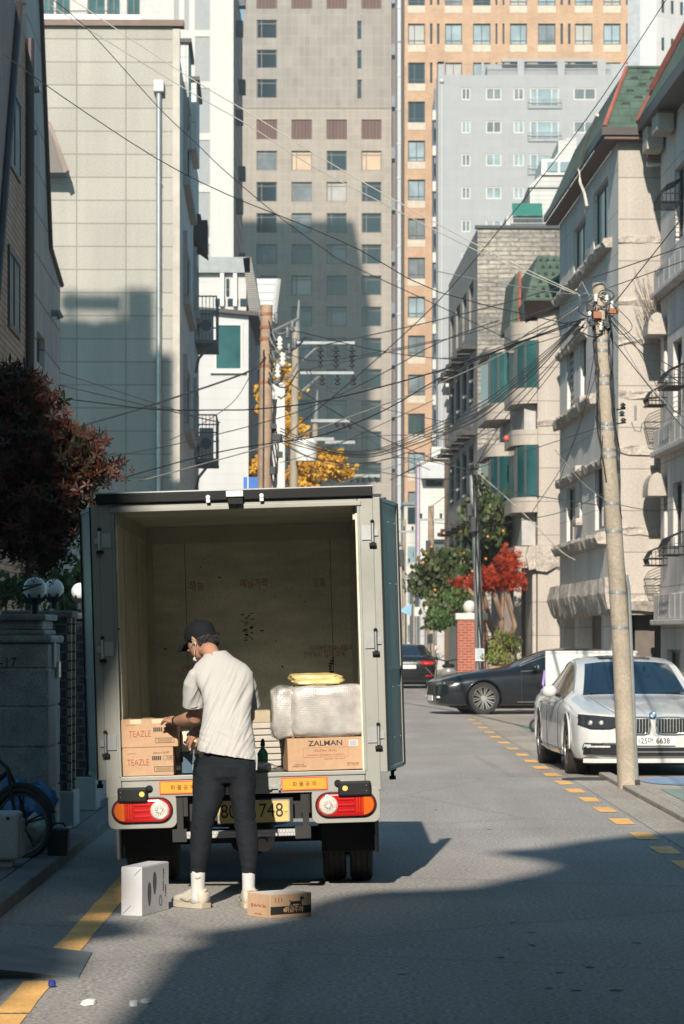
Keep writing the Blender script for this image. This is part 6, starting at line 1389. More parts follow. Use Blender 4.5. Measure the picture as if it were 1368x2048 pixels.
# open rear doors, each swung right back along its side
dpan = mat('door_panel_grey', (.20, .19, .18), .5, .2, var=.15, fine=.1, dirt=.15)
def door(sx, ang, lab):
    d = thing('rear_door', None, None); d['label'] = lab; d.parent = tk; d.location = (sx * .895, .0, 0); d.rotation_euler = (0, 0, ang)
    # door runs along +y from its hinge, inner face looks outward (sx side)
    L_ = .85; z0, z1 = .745, 2.495
    part('panel', lambda b: b.box(-.018, .018, .03, L_ - .03, z0 + .03, z1 - .03), dpan, d)
    part('door_frame', lambda b: (b.box(-.024, .024, 0, .03, z0, z1), b.box(-.024, .024, L_ - .03, L_, z0, z1), b.box(-.024, .024, .031, L_ - .031, z1 - .03, z1), b.box(-.024, .024, .031, L_ - .031, z0, z0 + .03)), alu, d, bevel=.004)
    part('door_seal', lambda b: (b.box(sx*.0245, sx*.034, .012, .03, z0 + .01, z1 - .01), b.box(sx*.0245, sx*.034, L_ - .03, L_ - .012, z0 + .01, z1 - .01)), blackp, d)
    part('lock_rod', lambda b: (b.cyl((-sx*.045, L_ - .10, z0 - .06), (-sx*.045, L_ - .10, z1 + .03), .012, n=8), b.box(-sx*.055, -sx*.024, L_ - .14, L_ - .06, z0 - .03, z0 + .02), b.cyl((-sx*.045, L_-.10, z0-.085), (-sx*.045, L_-.10, z0-.06), .022, n=8)), blackp, d)
    part('rivet', lambda b: [b.ball((sx*.0185, y, z), .006, 6) for y in (.12, .42, .72) for z in (.95, 1.28, 1.95, 2.35)], M['steel'], d)
    part('panel_rib', lambda b: [b.box(sx*.0185, sx*.026, .032, L_ - .032, z - .01, z + .01) for z in (1.40,)], dpan, d)
door(1, -radians(8.5), 'open right rear door folded back, dark grey inner face'); door(-1, radians(9.5), 'open left rear door folded back beside the wall')
for sx in (-1, 1):
    for z in (.98, 1.58, 2.27):
        part('hinge', lambda b: (b.cyl((sx * .868, -.02, z - .06), (sx * .868, -.02, z + .06), .011, n=10), b.box(sx * .80, sx * .86, -.010, -.001, z - .045, z + .045), b.box(sx * .868, sx * .905, -.012, .03, z - .02, z + .02)), M['steel']); part('hinge_pin', lambda b: (b.ball((sx * .868, -.02, z + .07), .014, 8), b.box(sx * .845, sx * .89, -.035, -.005, z - .085, z - .065)), blackp)
# marks on the plywood
redi = mat('red_marker', (.34, .08, .05), .7); yb = D1 - .0665
for s_, x, z, sz, r in (('하능', -.40, 2.01, .085, 0), ('예닐가락', .02, 2.02, .075, 0), ('김홍', .50, 2.01, .07, 0), ('이지애안전 01-3일시부어지', .62, 1.53, .05, 0), ('연락되지 입시 .코네', .52, 1.485, .05, 0), ('연락지금 마드', -.42, 1.42, .05, .12)):
    text('marker_writing', s_, sz, redi, tk, (x, yb, z), (pi/2, -r, 0), .0003, sx=.75)
rnd = random.Random(2); mb = MB()
for k in range(24):
    x = -.04 + rnd.uniform(-.035, .04); z = 1.80 - k * .0085; w_ = rnd.uniform(.008, .03); mb.box(x - w_/2, x + w_/2, yb - .0006, yb, z, z + rnd.uniform(.004, .009))
mb.build('stencil_smudge', blt, tk)
mb = MB()
for k in range(14):
    x, z = rnd.uniform(-.45, .55), rnd.uniform(1.1, 2.2); w_ = rnd.uniform(.006, .04); mb.box(x, x + w_, yb - .0005, yb, z, z + rnd.uniform(.003, .012))
mb.build('scuff', mat('scuff_dark', (.05, .035, .025), .8), tk)['kind'] = 'stuff'
part('stain', lambda b: [b.box(.55 + rnd.uniform(0, .03), .56 + rnd.uniform(.01, .03), yb - .0005, yb, 1.15 + .02 * k, 1.165 + .02 * k) for k in range(16)], mat('stain_brown', (.06, .045, .03), .9))

# ============================================================ CARGO AND PARCELS
card = None
def cardmat(name, col, coat=0, rough=.75):
    m = mat(name, col, rough, var=.06, fine=.05, fscale=25, streak=.04, coat=coat); return m
kraft = cardmat('kraft_card', (.40, .25, .145)); kraft2 = cardmat('kraft_card_dark', (.36, .20, .11)); tape = mat('glossy_tape', (.60, .47, .33), .12, spec=.8, coat=1)
brn = mat('print_brown', (.30, .08, .045), .7); bpr = mat('print_black', (.02, .018, .016), .6)
DZ = .764   # deck height (truck-local)
def tw(x, y, z): return Vector((-.606, TY0, 0)) + Matrix.Rotation(-ROLL, 3, 'Y') @ Vector((x, y, z))
def carton(label, cat, w_, d_, h_, pos, rot, m=kraft, grp=None, name='cardboard_box', top=None):
    t = thing(name, label, cat, pos, 0, grp, rot=rot)
    mb = MB(); mb.box(0, w_, 0, d_, 0, h_); mb.build('carton', m, t, bevel=.003, seg=1)
    mb = MB(); mb.box(.004, w_ * .5 - .001, .004, d_ - .004, h_ + .0005, h_ + .003); mb.box(w_ * .5 + .001, w_ - .004, .004, d_ - .004, h_ + .0005, h_ + .003); mb.build('flap', top or m, t); return t
TX = lambda px, Y=19.03: 0
for k, (x0, w_, z, lab) in enumerate(((-.768, .325, DZ, 'lower TEAZLE carton standing on the truck floor under its twin'), (-.772, .362, DZ + .182, 'upper TEAZLE carton with glossy tape, under the hand'))):
    b_ = carton(lab, 'box', w_, .30, .178, tw(x0, .03 + .0 * k, z), (0, -ROLL, 0), grp='TEAZLE cartons at the left of the truck')
    s_ = .05; text('brand_print', 'TEAZLE', .058, brn, b_, (.10 + .02 * k, -.0008, .085), sx=.72)
    mb = MB(); x1 = w_ - .155 if k else w_ - .135; 
    for q in range(5): mb.box(x1 + q * .012, x1 + q * .012 + .009, -.001, .0, .098, .125)
    mb.box(x1 - .0, x1 + .0005, -.001, 0, .1, .12); mb.build('product_code', bpr, b_)
    mb = MB(); x2 = x1 + .072
    for (a, c, z0, z1) in ((0, .07, .124, .126), (0, .07, .097, .099), (0, .002, .097, .126), (.068, .07, .097, .126)): mb.box(x2 + a, x2 + c, -.001, 0, z0, z1)
    for (a, c, z0, z1) in ((-.03, .09, .055, .058), (-.03, .09, .025, .028), (-.03, -.027, .025, .058), (.087, .09, .025, .058)): mb.box(x2 - .03 + a, x2 - .03 + c, -.001, 0, z0, z1)
    for q in range(22): mb.box(x2 - .045 + q * .0042, x2 - .045 + q * .0042 + .0012 + .001 * (q % 3 == 0), -.001, 0, .031, .052)
    mb.build('barcode', bpr, b_); text('box_number', '13299', .022, bpr, b_, (x2 + .035, -.0008, .1115), sx=.8)
    if k == 0: text('box_note', '200 mL X 20-PET', .018, bpr, b_, (w_ - .075, -.0008, .145), sx=.8)
    mb = MB(); mb.tube([(.035, -.001, .14), (.06, -.001, .146), (.09, -.001, .142)], .0012, 4); mb.build('swash_print', brn, b_)
    if k:
        for a in (.06, .20): mb = MB(); mb.box(a, a + .07, -.0015, -.0003, .150, .1795); mb.box(a, a + .07, 0, .25, .1812, .1822); mb.build('tape', tape, b_)
b_ = carton('small dark blue carton behind the person\'s hand', 'box', .11, .2, .13, tw(-.40, .22, DZ), (0, -ROLL, .1), mat('blue_card', (.05, .09, .13), .7))
b_ = carton('pale buff carton on top of the dark blue one', 'box', .075, .15, .13, tw(-.40, .24, DZ + .135), (0, -ROLL, .1), cardmat('pale_card', (.62, .52, .40)))
pp = MB(); pp.hexa([(0,0,0),(.09,.01,0),(.09,.02,0.004),(0,.02,.004),(0.004,.03,.085),(.085,.045,.095),(.085,.05,.095),(0.004,.034,.085)])
tag(pp.build('paper_parcel', mat('kraft_paper_lit', (.72, .52, .30), .7, bump=.4, bscale=40), loc=tw(-.335, .04, DZ + .134)), 'kraft paper parcel in sunlit tone under the lower hand', 'parcel')  # sunlit tone put into the paper's base colour
zb = carton('ZALMAN carton printed EcoMax (Bulk) carrying the bubble-wrapped bundle', 'box', .49, .30, .205, tw(.285, .06, DZ), (0, -ROLL, radians(7)), kraft)
text('brand_print', 'ZALMAN', .048, bpr, zb, (.245, -.0008, .172), sx=1.15, bold=.0006); text('model_print', 'EcoMax (Bulk)', .024, brn, zb, (.245, -.0008, .128)); 
text('model_print', '□ ZM500-PX  ☑ ZM600-PX  □ ZM700-PX', .013, brn, zb, (.245, -.0008, .098)); text('model_print', 'Made in PRC · 9 Port Channel', .011, brn, zb, (.30, -.0008, .072)); text('model_print', 'C/NO. LTR\nMADE IN CHINA', .012, bpr, zb, (.075, -.0008, .035)); text('model_print', 'ZM Power Type\n□ A  □ B  □ C', .011, bpr, zb, (.42, -.0008, .035))
mb = MB()
for (a, c, z0, z1) in ((.10, .39, .144, .1455), (.10, .39, .0845, .086), (.10, .1015, .086, .144), (.3885, .39, .086, .144)): mb.box(a, c, -.001, 0, z0, z1)
mb.build('print_frame', brn, zb)
lbm = MB(); lbm.box(.395, .455, -.0015, -.0002, .15, .19); ll = lbm.build('shipping_label', M['white'], zb)
mb = MB()
for k in range(5): mb.box(.402, .445, -.0021, -.0016, .156 + k * .006, .158 + k * .006)
mb.build('label_print', mat('label_blue', (.1, .15, .35), .6), ll)
# bubble wrap bundles
def bubble():
    m, nt, b = newmat('bubble_wrap'); L = nt.links; tc = N(nt, 'ShaderNodeTexCoord')
    v = N(nt, 'ShaderNodeTexVoronoi', Scale=85); v.inputs['Randomness'].default_value = .35; L.new(tc.outputs['Object'], v.inputs['Vector'])
    r = N(nt, 'ShaderNodeMapRange'); r.inputs[1].default_value = .1; r.inputs[2].default_value = .75; r.inputs[3].default_value = 1; r.inputs[4].default_value = 0; L.new(v.outputs['Distance'], r.inputs[0])
    n = N(nt, 'ShaderNodeTexNoise', Scale=12, Detail=5); L.new(tc.outputs['Object'], n.inputs['Vector'])
    ad = N(nt, 'ShaderNodeMath', operation='MULTIPLY_ADD'); L.new(n.outputs[0], ad.inputs[0]); ad.inputs[1].default_value = 3; L.new(r.outputs[0], ad.inputs[2])
    bp = N(nt, 'ShaderNodeBump', Strength=.32, Distance=.004); L.new(ad.outputs[0], bp.inputs['Height']); L.new(bp.outputs[0], b.inputs['Normal'])
    base = N(nt, 'ShaderNodeRGB'); base.outputs[0].default_value = (.42, .40, .37, 1); s, _ = noisemix(nt, base.outputs[0], tc.outputs['Object'], 9, .75, 1.25, 5)
    L.new(s, b.inputs['Base Color']); b.inputs['Roughness'].default_value = .22; b.inputs['Specular IOR Level'].default_value = 1.0; b.inputs['Coat Weight'].default_value = 1; b.inputs['Coat Roughness'].default_value = .2; b.inputs['Transmission Weight'].default_value = .12; return m
bw = bubble()
def soft_box(c, h, seed, amp, k=.28, n=44):
    """rounded, slightly crumpled block"""
    rnd = random.Random(seed); o_ = Vector((rnd.uniform(0, 90),) * 3); mb = MB(); R_ = []
    for i in range(n // 2 + 1):
        t = pi * i / (n // 2); ring = []
        for j in range(n):
            a = 2*pi*j/n; d = Vector((sin(t)*cos(a), sin(t)*sin(a), -cos(t)))
            e = Vector([math.copysign(abs(q) ** k, q) for q in d]); e = e / max(1, max(abs(q) for q in e))
            f = 1 + amp * noise.noise(e * 2.2 + o_) + amp * .6 * noise.noise(e * 6 + o_) + amp * .4 * abs(noise.noise(e * 13 + o_))
            ring.append((c[0] + e.x*h[0]*f, c[1] + e.y*h[1]*f, c[2] + e.z*h[2]*f))
        R_.append(ring)
    mb.rings(R_); return mb
zt_ = DZ + .21
tag(soft_box((0,0,.165), (.245,.15,.168), 4, .06).build('bubble_wrap_bundle', bw, None, smooth=True, loc=tw(.545, .23, zt_)), 'large shiny bubble-wrapped bundle on the ZALMAN carton', 'bubble wrap bundle', 'bubble-wrapped bundles in the truck').rotation_euler = (0, -ROLL, radians(7))
tag(soft_box((0,0,.165), (.085,.17,.165), 9, .10, .4).build('bubble_wrap_bundle', bw, None, smooth=True, loc=tw(.262, .27, zt_ + .0)), 'narrow bubble-wrapped bundle at the left of the large one', 'bubble wrap bundle', 'bubble-wrapped bundles in the truck').rotation_euler = (0, -ROLL, radians(5))
tag(soft_box((0,0,.035), (.165,.11,.036), 6, .16, .55).build('yellow_mailer', mat('yellow_mailer_film', (.55, .44, .19), .35, var=.08, bump=.5, bscale=20), None, smooth=True, loc=tw(.475, .22, zt_ + .338)), 'pale yellow padded mailer lying on the large bubble-wrapped bundle', 'mailer').rotation_euler = (.05, -ROLL + .04, .1)
ps = thing('paper_stack', 'stack of white paper bundles deeper in the truck beside the ZALMAN carton', 'paper stack', tw(.02, .9, DZ), rot=(0, -ROLL, 0))
rnd = random.Random(6)
for k in range(7): j = rnd.uniform(-.008, .008); mb = MB(); mb.box(.02 + j, .27 + j, 0, .3, k * .042 + .001, k * .042 + .038); mb.build('bundle', cardmat('paper_bundle', (.38, .35, .30)) if k == 0 else bpy.data.materials['paper_bundle'], ps, bevel=.006)
carton('plain buff carton at the back behind the paper stack', 'box', .22, .25, .36, tw(.03, 1.35, DZ), (0, -ROLL, 0), cardmat('dull_card', (.34, .28, .19)))
gbt = thing('spray_bottle', 'small green bottle standing in front of the white paper stack', 'bottle', tw(.115, .35, DZ))
mb = MB(); mb.lathe([(.001,0),(.032,.004),(.034,.02),(.034,.11),(.02,.135),(.013,.14),(.013,.155),(.001,.156)], (0,0,0), 18); mb.build('bottle', mat('green_plastic', (.01, .16, .08), .3), gbt, smooth='auto')
mb = MB(); mb.lathe([(.014,.1565),(.016,.16),(.012,.195),(.004,.205)], (0,0,0), 12); mb.build('cap', blackp, gbt)
tag(soft_box((0,0,.028), (.10,.06,.03), 12, .3, .7).build('plastic_wrap', bw, None, smooth=True, loc=tw(.10, .16, DZ)), 'crumpled clear plastic wrap on the truck floor right of the person', 'plastic wrap')
# parcels on the road
wb = thing('white_box', 'white printed cardboard box standing upright on the road at the left', 'box', (wx(284, 17.44), 17.44, 0), radians(-16.5))
wc_ = mat('white_card', (.46, .46, .475), .6, var=.04, fine=.03)
mb = MB(); mb.box(-.130, 0, 0, .46, 0, .285); mb.build('carton', wc_, wb, bevel=.003, seg=1)
mb = MB(); mb.box(-.126, -.004, .004, .456, .2856, .288); mb.build('flap', wc_, wb)
mb = MB(); mb.tube([(-.005, -.0008, .278), (-.05, -.0008, .235)], .0012, 4); mb.tube([(-.12, -.0008, .01), (-.07, -.0008, .06)], .0012, 4); mb.build('crease_line', bpr, wb)
gpr = mat('print_grey', (.06, .065, .075), .6)
mb = MB()
for (y0, z0, h_) in ((.10, .05, .14), (.19, .11, .135)):
    mb.prism([(y0 + .022 + .030*cos(a) * (1.0 + .25*sin(a)), z0 + h_/2 + h_/2*sin(a)) for a in [i*2*pi/20 for i in range(20)]], .0005, .0015, 'x')
mb.build('printed_silhouette', gpr, wb)
text('box_print', 'NuLi Wear', .030, gpr, wb, (.0012, .36, .19), (pi/2, -pi/2, pi/2)); text('box_print', '누리웨어', .02, gpr, wb, (.0012, .40, .12), (pi/2, -pi/2, pi/2))
mb = MB(); mb.tube([(.0012, .31 + .022*cos(a), .07 + .03*sin(a)) for a in [i*2*pi/16 for i in range(17)]], .002, 4, cap=False); mb.build('printed_emblem', gpr, wb)
dg = thing('dog_print_box', 'low kraft carton with a black dog emblem and black band on the road', 'box', (wx(540, 17.28), 17.28, 0), radians(36))
kl = cardmat('kraft_light', (.44, .29, .18)); mb = MB(); mb.box(0, .295, 0, .235, 0, .138); mb.build('carton', kl, dg, bevel=.003, seg=1)
mb = MB(); mb.box(.004, .291, .004, .231, .1385, .1405); mb.build('flap', cardmat('box_lid_grey', (.55, .50, .45)), dg)
mb = MB(); mb.box(.003, .292, -.0012, -.0003, .022, .068); mb.build('print_band', bpr, dg)
text('band_lettering', '취급주의', .036, kl, dg, (.17, -.0018, .045), bold=.0008); 
mb = MB()
for (x, z, r) in ((.165, .104, .006), (.225, .112, .007)): mb.tube([(x + r*cos(a), -.001, z + r*sin(a)) for a in [i*2*pi/8 for i in range(9)]], .0, 3) if False else None
mb.tube([(.145, -.001, .087), (.215, -.001, .087)], .0075, 8); mb.tube([(.148, -.001, .087), (.138, -.001, .069)], .004, 6); mb.tube([(.160, -.001, .087), (.155, -.001, .069)], .004, 6); mb.tube([(.205, -.001, .087), (.205, -.001, .069)], .004, 6); mb.tube([(.215, -.001, .087), (.222, -.001, .069)], .004, 6)
mb.tube([(.215, -.001, .088), (.222, -.001, .108)], .005, 6); mb.tube([(.212, -.001, .112), (.238, -.001, .110)], .006, 8); mb.tube([(.222, -.001, .112), (.222, -.001, .124)], .0025, 5); mb.tube([(.145, -.001, .090), (.134, -.001, .104)], .002, 5); mb.build('dog_emblem', bpr, dg)
mb = MB()
for q in range(3): mb.box(.035 + q * .022, .041 + q * .022, -.001, -.0003, .098, .118); mb.box(.031 + q * .022, .045 + q * .022, -.001, -.0003, .094, .096)
mb.build('handling_mark', brn, dg); mb = MB(); mb.lathe([(.001,0),(.012,0),(.010,.001),(.001,.001)], (0,0,0), 12); 
o_ = mb.build('round_mark', kl, dg); o_.matrix_local = Matrix.Translation((.105, -.0013, .045)) @ Matrix.Rotation(pi/2, 4, 'X')
text('side_print', '@ the Pet Club', .024, brn, dg, (-.0012, .118, .07), (pi/2, 0, -pi/2)); text('side_print', 'www . petbox', .012, brn, dg, (-.0012, .12, .022), (pi/2, 0, -pi/2))
# ============================================================ PERSON
RXp, RYp = -.745, 18.15
pn = thing('person', 'delivery worker in white t-shirt, dark joggers and black cap leaning over boxes at the truck', 'person', (RXp, RYp, 0))
def B(px, py, Y): v = W(px, py, Y); return Vector((v.x - RXp, v.y - RYp, v.z))
skin = mat('skin', (.36, .185, .115), .5, var=.08, sss=.08, fine=.04)
shirt_m = mat('shirt_cotton', (.375, .365, .35), .9, var=.03, fine=.03, fscale=200, spec=.2); trou = mat('jogger_fabric', (.0085, .011, .014), .85, var=.2, fine=.15, fscale=180, spec=.2)
def remeshed(mb, name, m, vox, it=6, disp=None, parent=pn, fac=.5):
    o = mb.build(name, m, parent, smooth=True, uv=False)
    r = o.modifiers.new('r', 'REMESH'); r.mode = 'VOXEL'; r.voxel_size = vox; r.use_smooth_shade = True
    s = o.modifiers.new('s', 'SMOOTH'); s.factor = fac; s.iterations = it
    applied(o)
    if disp:
        me = o.data; ns = [v.normal.copy() for v in me.vertices]
        for v, n_ in zip(me.vertices, ns): v.co += n_ * disp(v.co, n_)
    o.data.polygons.foreach_set('use_smooth', [True] * len(o.data.polygons)); return o
def ering(c, hw, hd, n=24, yaw=0, tilt=0, tx=0):
    return [(c[0] + hw*cos(a)*cos(yaw) - hd*sin(a)*sin(yaw), c[1] + hw*cos(a)*sin(yaw) + hd*sin(a)*cos(yaw), c[2] + tilt*sin(a)*hd + tx*cos(a)*hw) for a in [2*pi*k/n for k in range(n)]]
# ---- body (head, neck, arms, hands, lower legs) as one surface
bd = MB()
hc = B(401, 1281, 18.60)                       # head centre
hd_ = Vector((-.80, .52, -.30)).normalized()  # looking direction, down to the left
up_ = (Vector((0,0,1)) - hd_ * hd_.z).normalized(); rt = hd_.cross(up_)
def H(f, r, u): return hc + hd_ * f + rt * r + up_ * u
rings_ = []
for (f, u, a, b) in ((-.005, -.118, .030, .035), (.005, -.105, .045, .052), (.008, -.085, .056, .066), (.004, -.055, .064, .080), (0, -.02, .070, .090), (-.004, .02, .075, .096), (-.006, .06, .073, .093), (-.008, .09, .058, .075), (-.008, .112, .03, .04), (-.008, .118, .008, .01)):
    rings_.append([H(f + b*cos(t), a*sin(t), u) for t in [2*pi*k/20 for k in range(20)]])
bd.rings(rings_)
nose = [H(.088, 0, .0), H(.108, 0, -.030), H(.085, 0, -.040)]; bd.tube(nose, [.008, .013, .010], 8)
bd.tube([H(.07, -.02, -.062), H(.085, 0, -.062), H(.07, .02, -.062)], .008, 6)  # lips
bd.tube([H(.070, 0, -.108), H(.078, 0, -.095)], .018, 8)   # chin
for s in (-1, 1):
    bd.tube([H(.075, s*.045, .018), H(.092, s*.015, .020)], .010, 6)    # brow
    bd.tube([H(-.012, s*.074, -.028), H(-.018, s*.086, .0), H(-.004, s*.084, .022), H(.006, s*.076, .008), H(-.004, s*.076, -.03)], .0085, 6)  # ear
neck0 = B(430, 1322, 18.44); bd.tube([neck0, B(420, 1302, 18.50), hc + Vector((.03, -.03, -.05))], [.050, .052, .055], 14)
SL, SR = B(388, 1348, 18.42), B(495, 1350, 18.42)
bd.tube([SL + Vector((0,0,-.02)), neck0 + Vector((0,0,-.09)), SR + Vector((0,0,-.02))], [.036, .05, .036], 12)
bd.tube([neck0, B(448, 1400, 18.36), B(454, 1480, 18.22), B(454, 1520, 18.15)], [.045, .09, .085, .09], 16)
EL = B(390, 1436, 18.58); WL = B(352, 1442, 18.86); bd.tube([SL, SL.lerp(EL, .5) + Vector((-.005,-.005,0)), EL, EL.lerp(WL, .35), EL.lerp(WL, .75), WL], [.034, .046, .044, .046, .034, .027], 14)
ER = B(498, 1432, 18.62); WR = B(399, 1458, 18.74); bd.tube([SR, SR.lerp(ER, .5), ER, ER.lerp(WR, .35), WR], [.034, .042, .042, .042, .027], 14)
def hand(wr, d, nrm, curl, sgn, sc=1.0, spread=.16):
    """palm along d with nrm pointing out of the back of the hand; sgn: side of the thumb"""
    d = d.normalized(); side = d.cross(nrm).normalized() * sgn; nrm = nrm.normalized()
    pl = .085 * sc
    for k in range(4):
        o_ = side * (.030 - .020 * k) * sc
        bd.tube([wr + o_ * .5, wr + d * pl * .5 + o_ * .9, wr + d * pl * (1.0 - .04 * abs(k - 1)) + o_], [.014, .0145, .012], 8)
        L_ = (.072, .080, .074, .058)[k] * sc; p = wr + d * pl * (1.0 - .04 * abs(k - 1)) + o_; fd = (d + side * (spread * (1.5 - k) * .6)).normalized(); ang = curl * (.6 + .2 * k); pts = [p]
        for j, fr_ in enumerate((.45, .32, .23)):
            fd = (fd * cos(ang) - nrm * sin(ang)).normalized(); p = p + fd * L_ * fr_; pts.append(p)
        bd.tube(pts, [.0105, .0095, .0085, .0065], 8)
    t0 = wr + d * .022 * sc + side * .026 * sc; t1 = t0 + (d * .5 + side * .85 - nrm * .35).normalized() * .042 * sc; t2 = t1 + (d * .9 + side * .35 - nrm * .3).normalized() * .034 * sc; t3 = t2 + (d * 1 + side * .05 - nrm * .4).normalized() * .024 * sc
    bd.tube([wr + d * .01, t0, t1, t2, t3], [.014, .015, .0125, .0105, .0075], 8)
hand(WL, B(325, 1434, 18.97) - WL, Vector((-.1, -.35, .95)), .42, 1)
hand(WR, B(376, 1478, 18.78) - WR, Vector((-.35, -.75, .45)), .30, -1, .95, .5)
KL, AL = B(403, 1645, 18.05), B(396, 1748, 17.97); KR, AR = B(491, 1645, 18.08), B(497, 1748, 17.99)
for hp, kn, an in ((B(424, 1530, 18.15), KL, AL), (B(484, 1530, 18.15), KR, AR)):
    bd.tube([hp, hp.lerp(kn, .5), kn, kn.lerp(an, .35), an, an + Vector((0,0,-.10))], [.08, .066, .048, .052, .033, .034], 12)
for an, dr in ((AL, Vector((-.70, .62, 0))), (AR, Vector((-.12, .98, 0)))):
    dr.normalize(); a = an + Vector((0,0,-.13)); bd.tube([a - dr * .01, a + dr * .04 + Vector((0,0,-.03)), a + dr * .09 + Vector((0,0,-.04))], [.026, .024, .018], 10)
remeshed(bd, 'body', skin, .0052, 2, parent=pn)
# eyes stay hidden in the shade of the brim but are there
for s in (-1, 1):
    mb = MB(); mb.ball(tuple(H(.083, s*.030, .003)), .011, 10); mb.build('eye', mat('eye_dark', (.05,.04,.03), .2) if s < 0 else bpy.data.materials['eye_dark'], pn, smooth=True)
# ---- t-shirt
sh = MB(); R_ = []
for (l, r, py, Y, hd, tl) in ((394, 517, 1512, 18.16, .148, -.16), (394, 515, 1502, 18.17, .144, -.15), (397, 512, 1488, 18.18, .128, -.16), (398, 510, 1474, 18.20, .126, -.08), (401, 505, 1455, 18.22, .120, -.03), (404, 503, 1435, 18.26, .116, 0), (407, 504, 1410, 18.30, .118, 0), (401, 507, 1385, 18.35, .124, 0), (390, 508, 1362, 18.40, .122, 0), (382, 506, 1344, 18.43, .108, 0), (390, 492, 1328, 18.45, .088, 0), (406, 466, 1313, 18.47, .074, .0), (410, 452, 1302, 18.49, .064, .06)):
    a, b = B(l, py, Y), B(r, py, Y); R_.append(ering((a + b) / 2, (b.x - a.x) / 2, hd, 32, .06, 0, tl))
sh.rings(R_)
sh.tube([B(408, 1342, 18.43), B(394, 1352, 18.42), B(388, 1368, 18.44), B(387, 1388, 18.47), B(388, 1412, 18.50)], [.045, .058, .066, .070, .073], 18)
sh.tube([B(478, 1346, 18.43), B(488, 1354, 18.43), B(495, 1368, 18.45), B(500, 1388, 18.49), B(503, 1413, 18.54)], [.045, .052, .054, .055, .056], 18)
def folds(c, n_):
    z = c.z; w1 = max(0, min(1, (1.45 - z) / .15)); back = max(0, -n_.y) * .8 + .3
    a = c.x * 1.0 + (z - 1.2) * -.42
    f = noise.noise(Vector((a * 22, c.y * 4, z * 3.0 + 5))) * .0125
    f += -abs(noise.noise(Vector((a * 34 + 3, c.y * 5, z * 4.2)))) * .013
    lw = max(0, 1 - abs(z - 1.03) / .10); f += noise.noise(Vector((c.x * 8, c.y * 5, (z + c.x * .35) * 42))) * .010 * lw
    return f * back * (.35 + .65 * w1)
so_ = remeshed(sh, 'tshirt', shirt_m, .0055, 9, folds)
mb = MB(); c0 = (B(411, 1306, 18.49) + B(451, 1306, 18.49)) / 2; mb.tube([(c0.x + .060*cos(a), c0.y + .060*sin(a), c0.z + .004*sin(a)) for a in [2*pi*k/24 for k in range(25)]], .007, 6, cap=False); mb.build('collar', shirt_m, so_, smooth=True)
mb = MB(); mb.tube([(c.x, c.y, c.z) for c in [B(366 + 43 * t, 1413 - 7 * t + 5 * sin(pi * t), 18.50 - .075 * sin(pi * t)) for t in [i / 10 for i in range(11)]]], .003, 5); mb.build('sleeve_hem', shirt_m, so_, smooth=True)
# ---- joggers
tr_ = MB(); R_ = []
for (l, r, py, Y, hd) in ((410, 502, 1488, 18.17, .090), (407, 504, 1505, 18.16, .100), (402, 509, 1519, 18.15, .114), (389, 513, 1530, 18.13, .135), (386, 513, 1552, 18.13, .128), (388, 512, 1566, 18.13, .10)):
    a, b = B(l, py, Y), B(r, py, Y); R_.append(ering((a + b) / 2, (b.x - a.x) / 2, hd, 28))
tr_.rings(R_)
def leg(pts):
    rs = []
    for (l, r, py, Y, hd) in pts:
        a, b = B(l, py, Y), B(r, py, Y); rs.append(ering((a + b) / 2, (b.x - a.x) / 2, hd, 20))
    tr_.rings(rs)
leg([(386, 452, 1535, 18.13, .115), (384, 455, 1565, 18.12, .110), (384, 450, 1590, 18.10, .100), (384, 441, 1615, 18.07, .088), (383, 431, 1640, 18.04, .072), (380, 426, 1658, 18.02, .070), (379, 425, 1680, 17.99, .068), (379, 420, 1705, 17.97, .060), (380, 414, 1728, 17.96, .052), (381, 411, 1745, 17.96, .045), (383, 409, 1750, 17.96, .040)])
leg([(448, 513, 1535, 18.13, .115), (455, 513, 1565, 18.12, .110), (458, 512, 1590, 18.10, .100), (462, 511, 1615, 18.08, .085), (467, 513, 1640, 18.06, .072), (470, 516, 1660, 18.03, .070), (473, 517, 1682, 18.01, .068), (477, 516, 1708, 17.99, .058), (480, 514, 1728, 17.98, .050), (483, 512, 1745, 17.98, .044), (484, 510, 1750, 17.98, .038)])
def folds2(c, n_):
    f = noise.noise(Vector((c.x * 14, c.y * 10, c.z * 9))) * .006 - abs(noise.noise(Vector((c.x * 18 + c.z * 9, c.y * 9, c.z * 20)))) * .006
    kn = max(0, 1 - abs(c.z - .52) / .10) + max(0, 1 - abs(c.z - .22) / .06); return f + noise.noise(Vector((c.x * 6, c.y * 6, c.z * 60 + c.x * 20))) * .006 * kn
to_ = remeshed(tr_, 'joggers', trou, .006, 5, folds2)
mb = MB(); mb.tube([B(388, 1500, 18.06), B(387, 1515, 18.03), B(385, 1540, 18.02)], .004, 5); mb.tube([B(387, 1512, 18.02), B(389, 1518, 18.0), B(386, 1524, 18.0)], .006, 5); mb.build('key_strap', M['steel'], to_)
mb = MB(); mb.tube([B(511, 1498, 18.1), B(514, 1515, 18.08), B(513, 1540, 18.08)], .005, 5); mb.build('drawstring', shirt_m, to_)
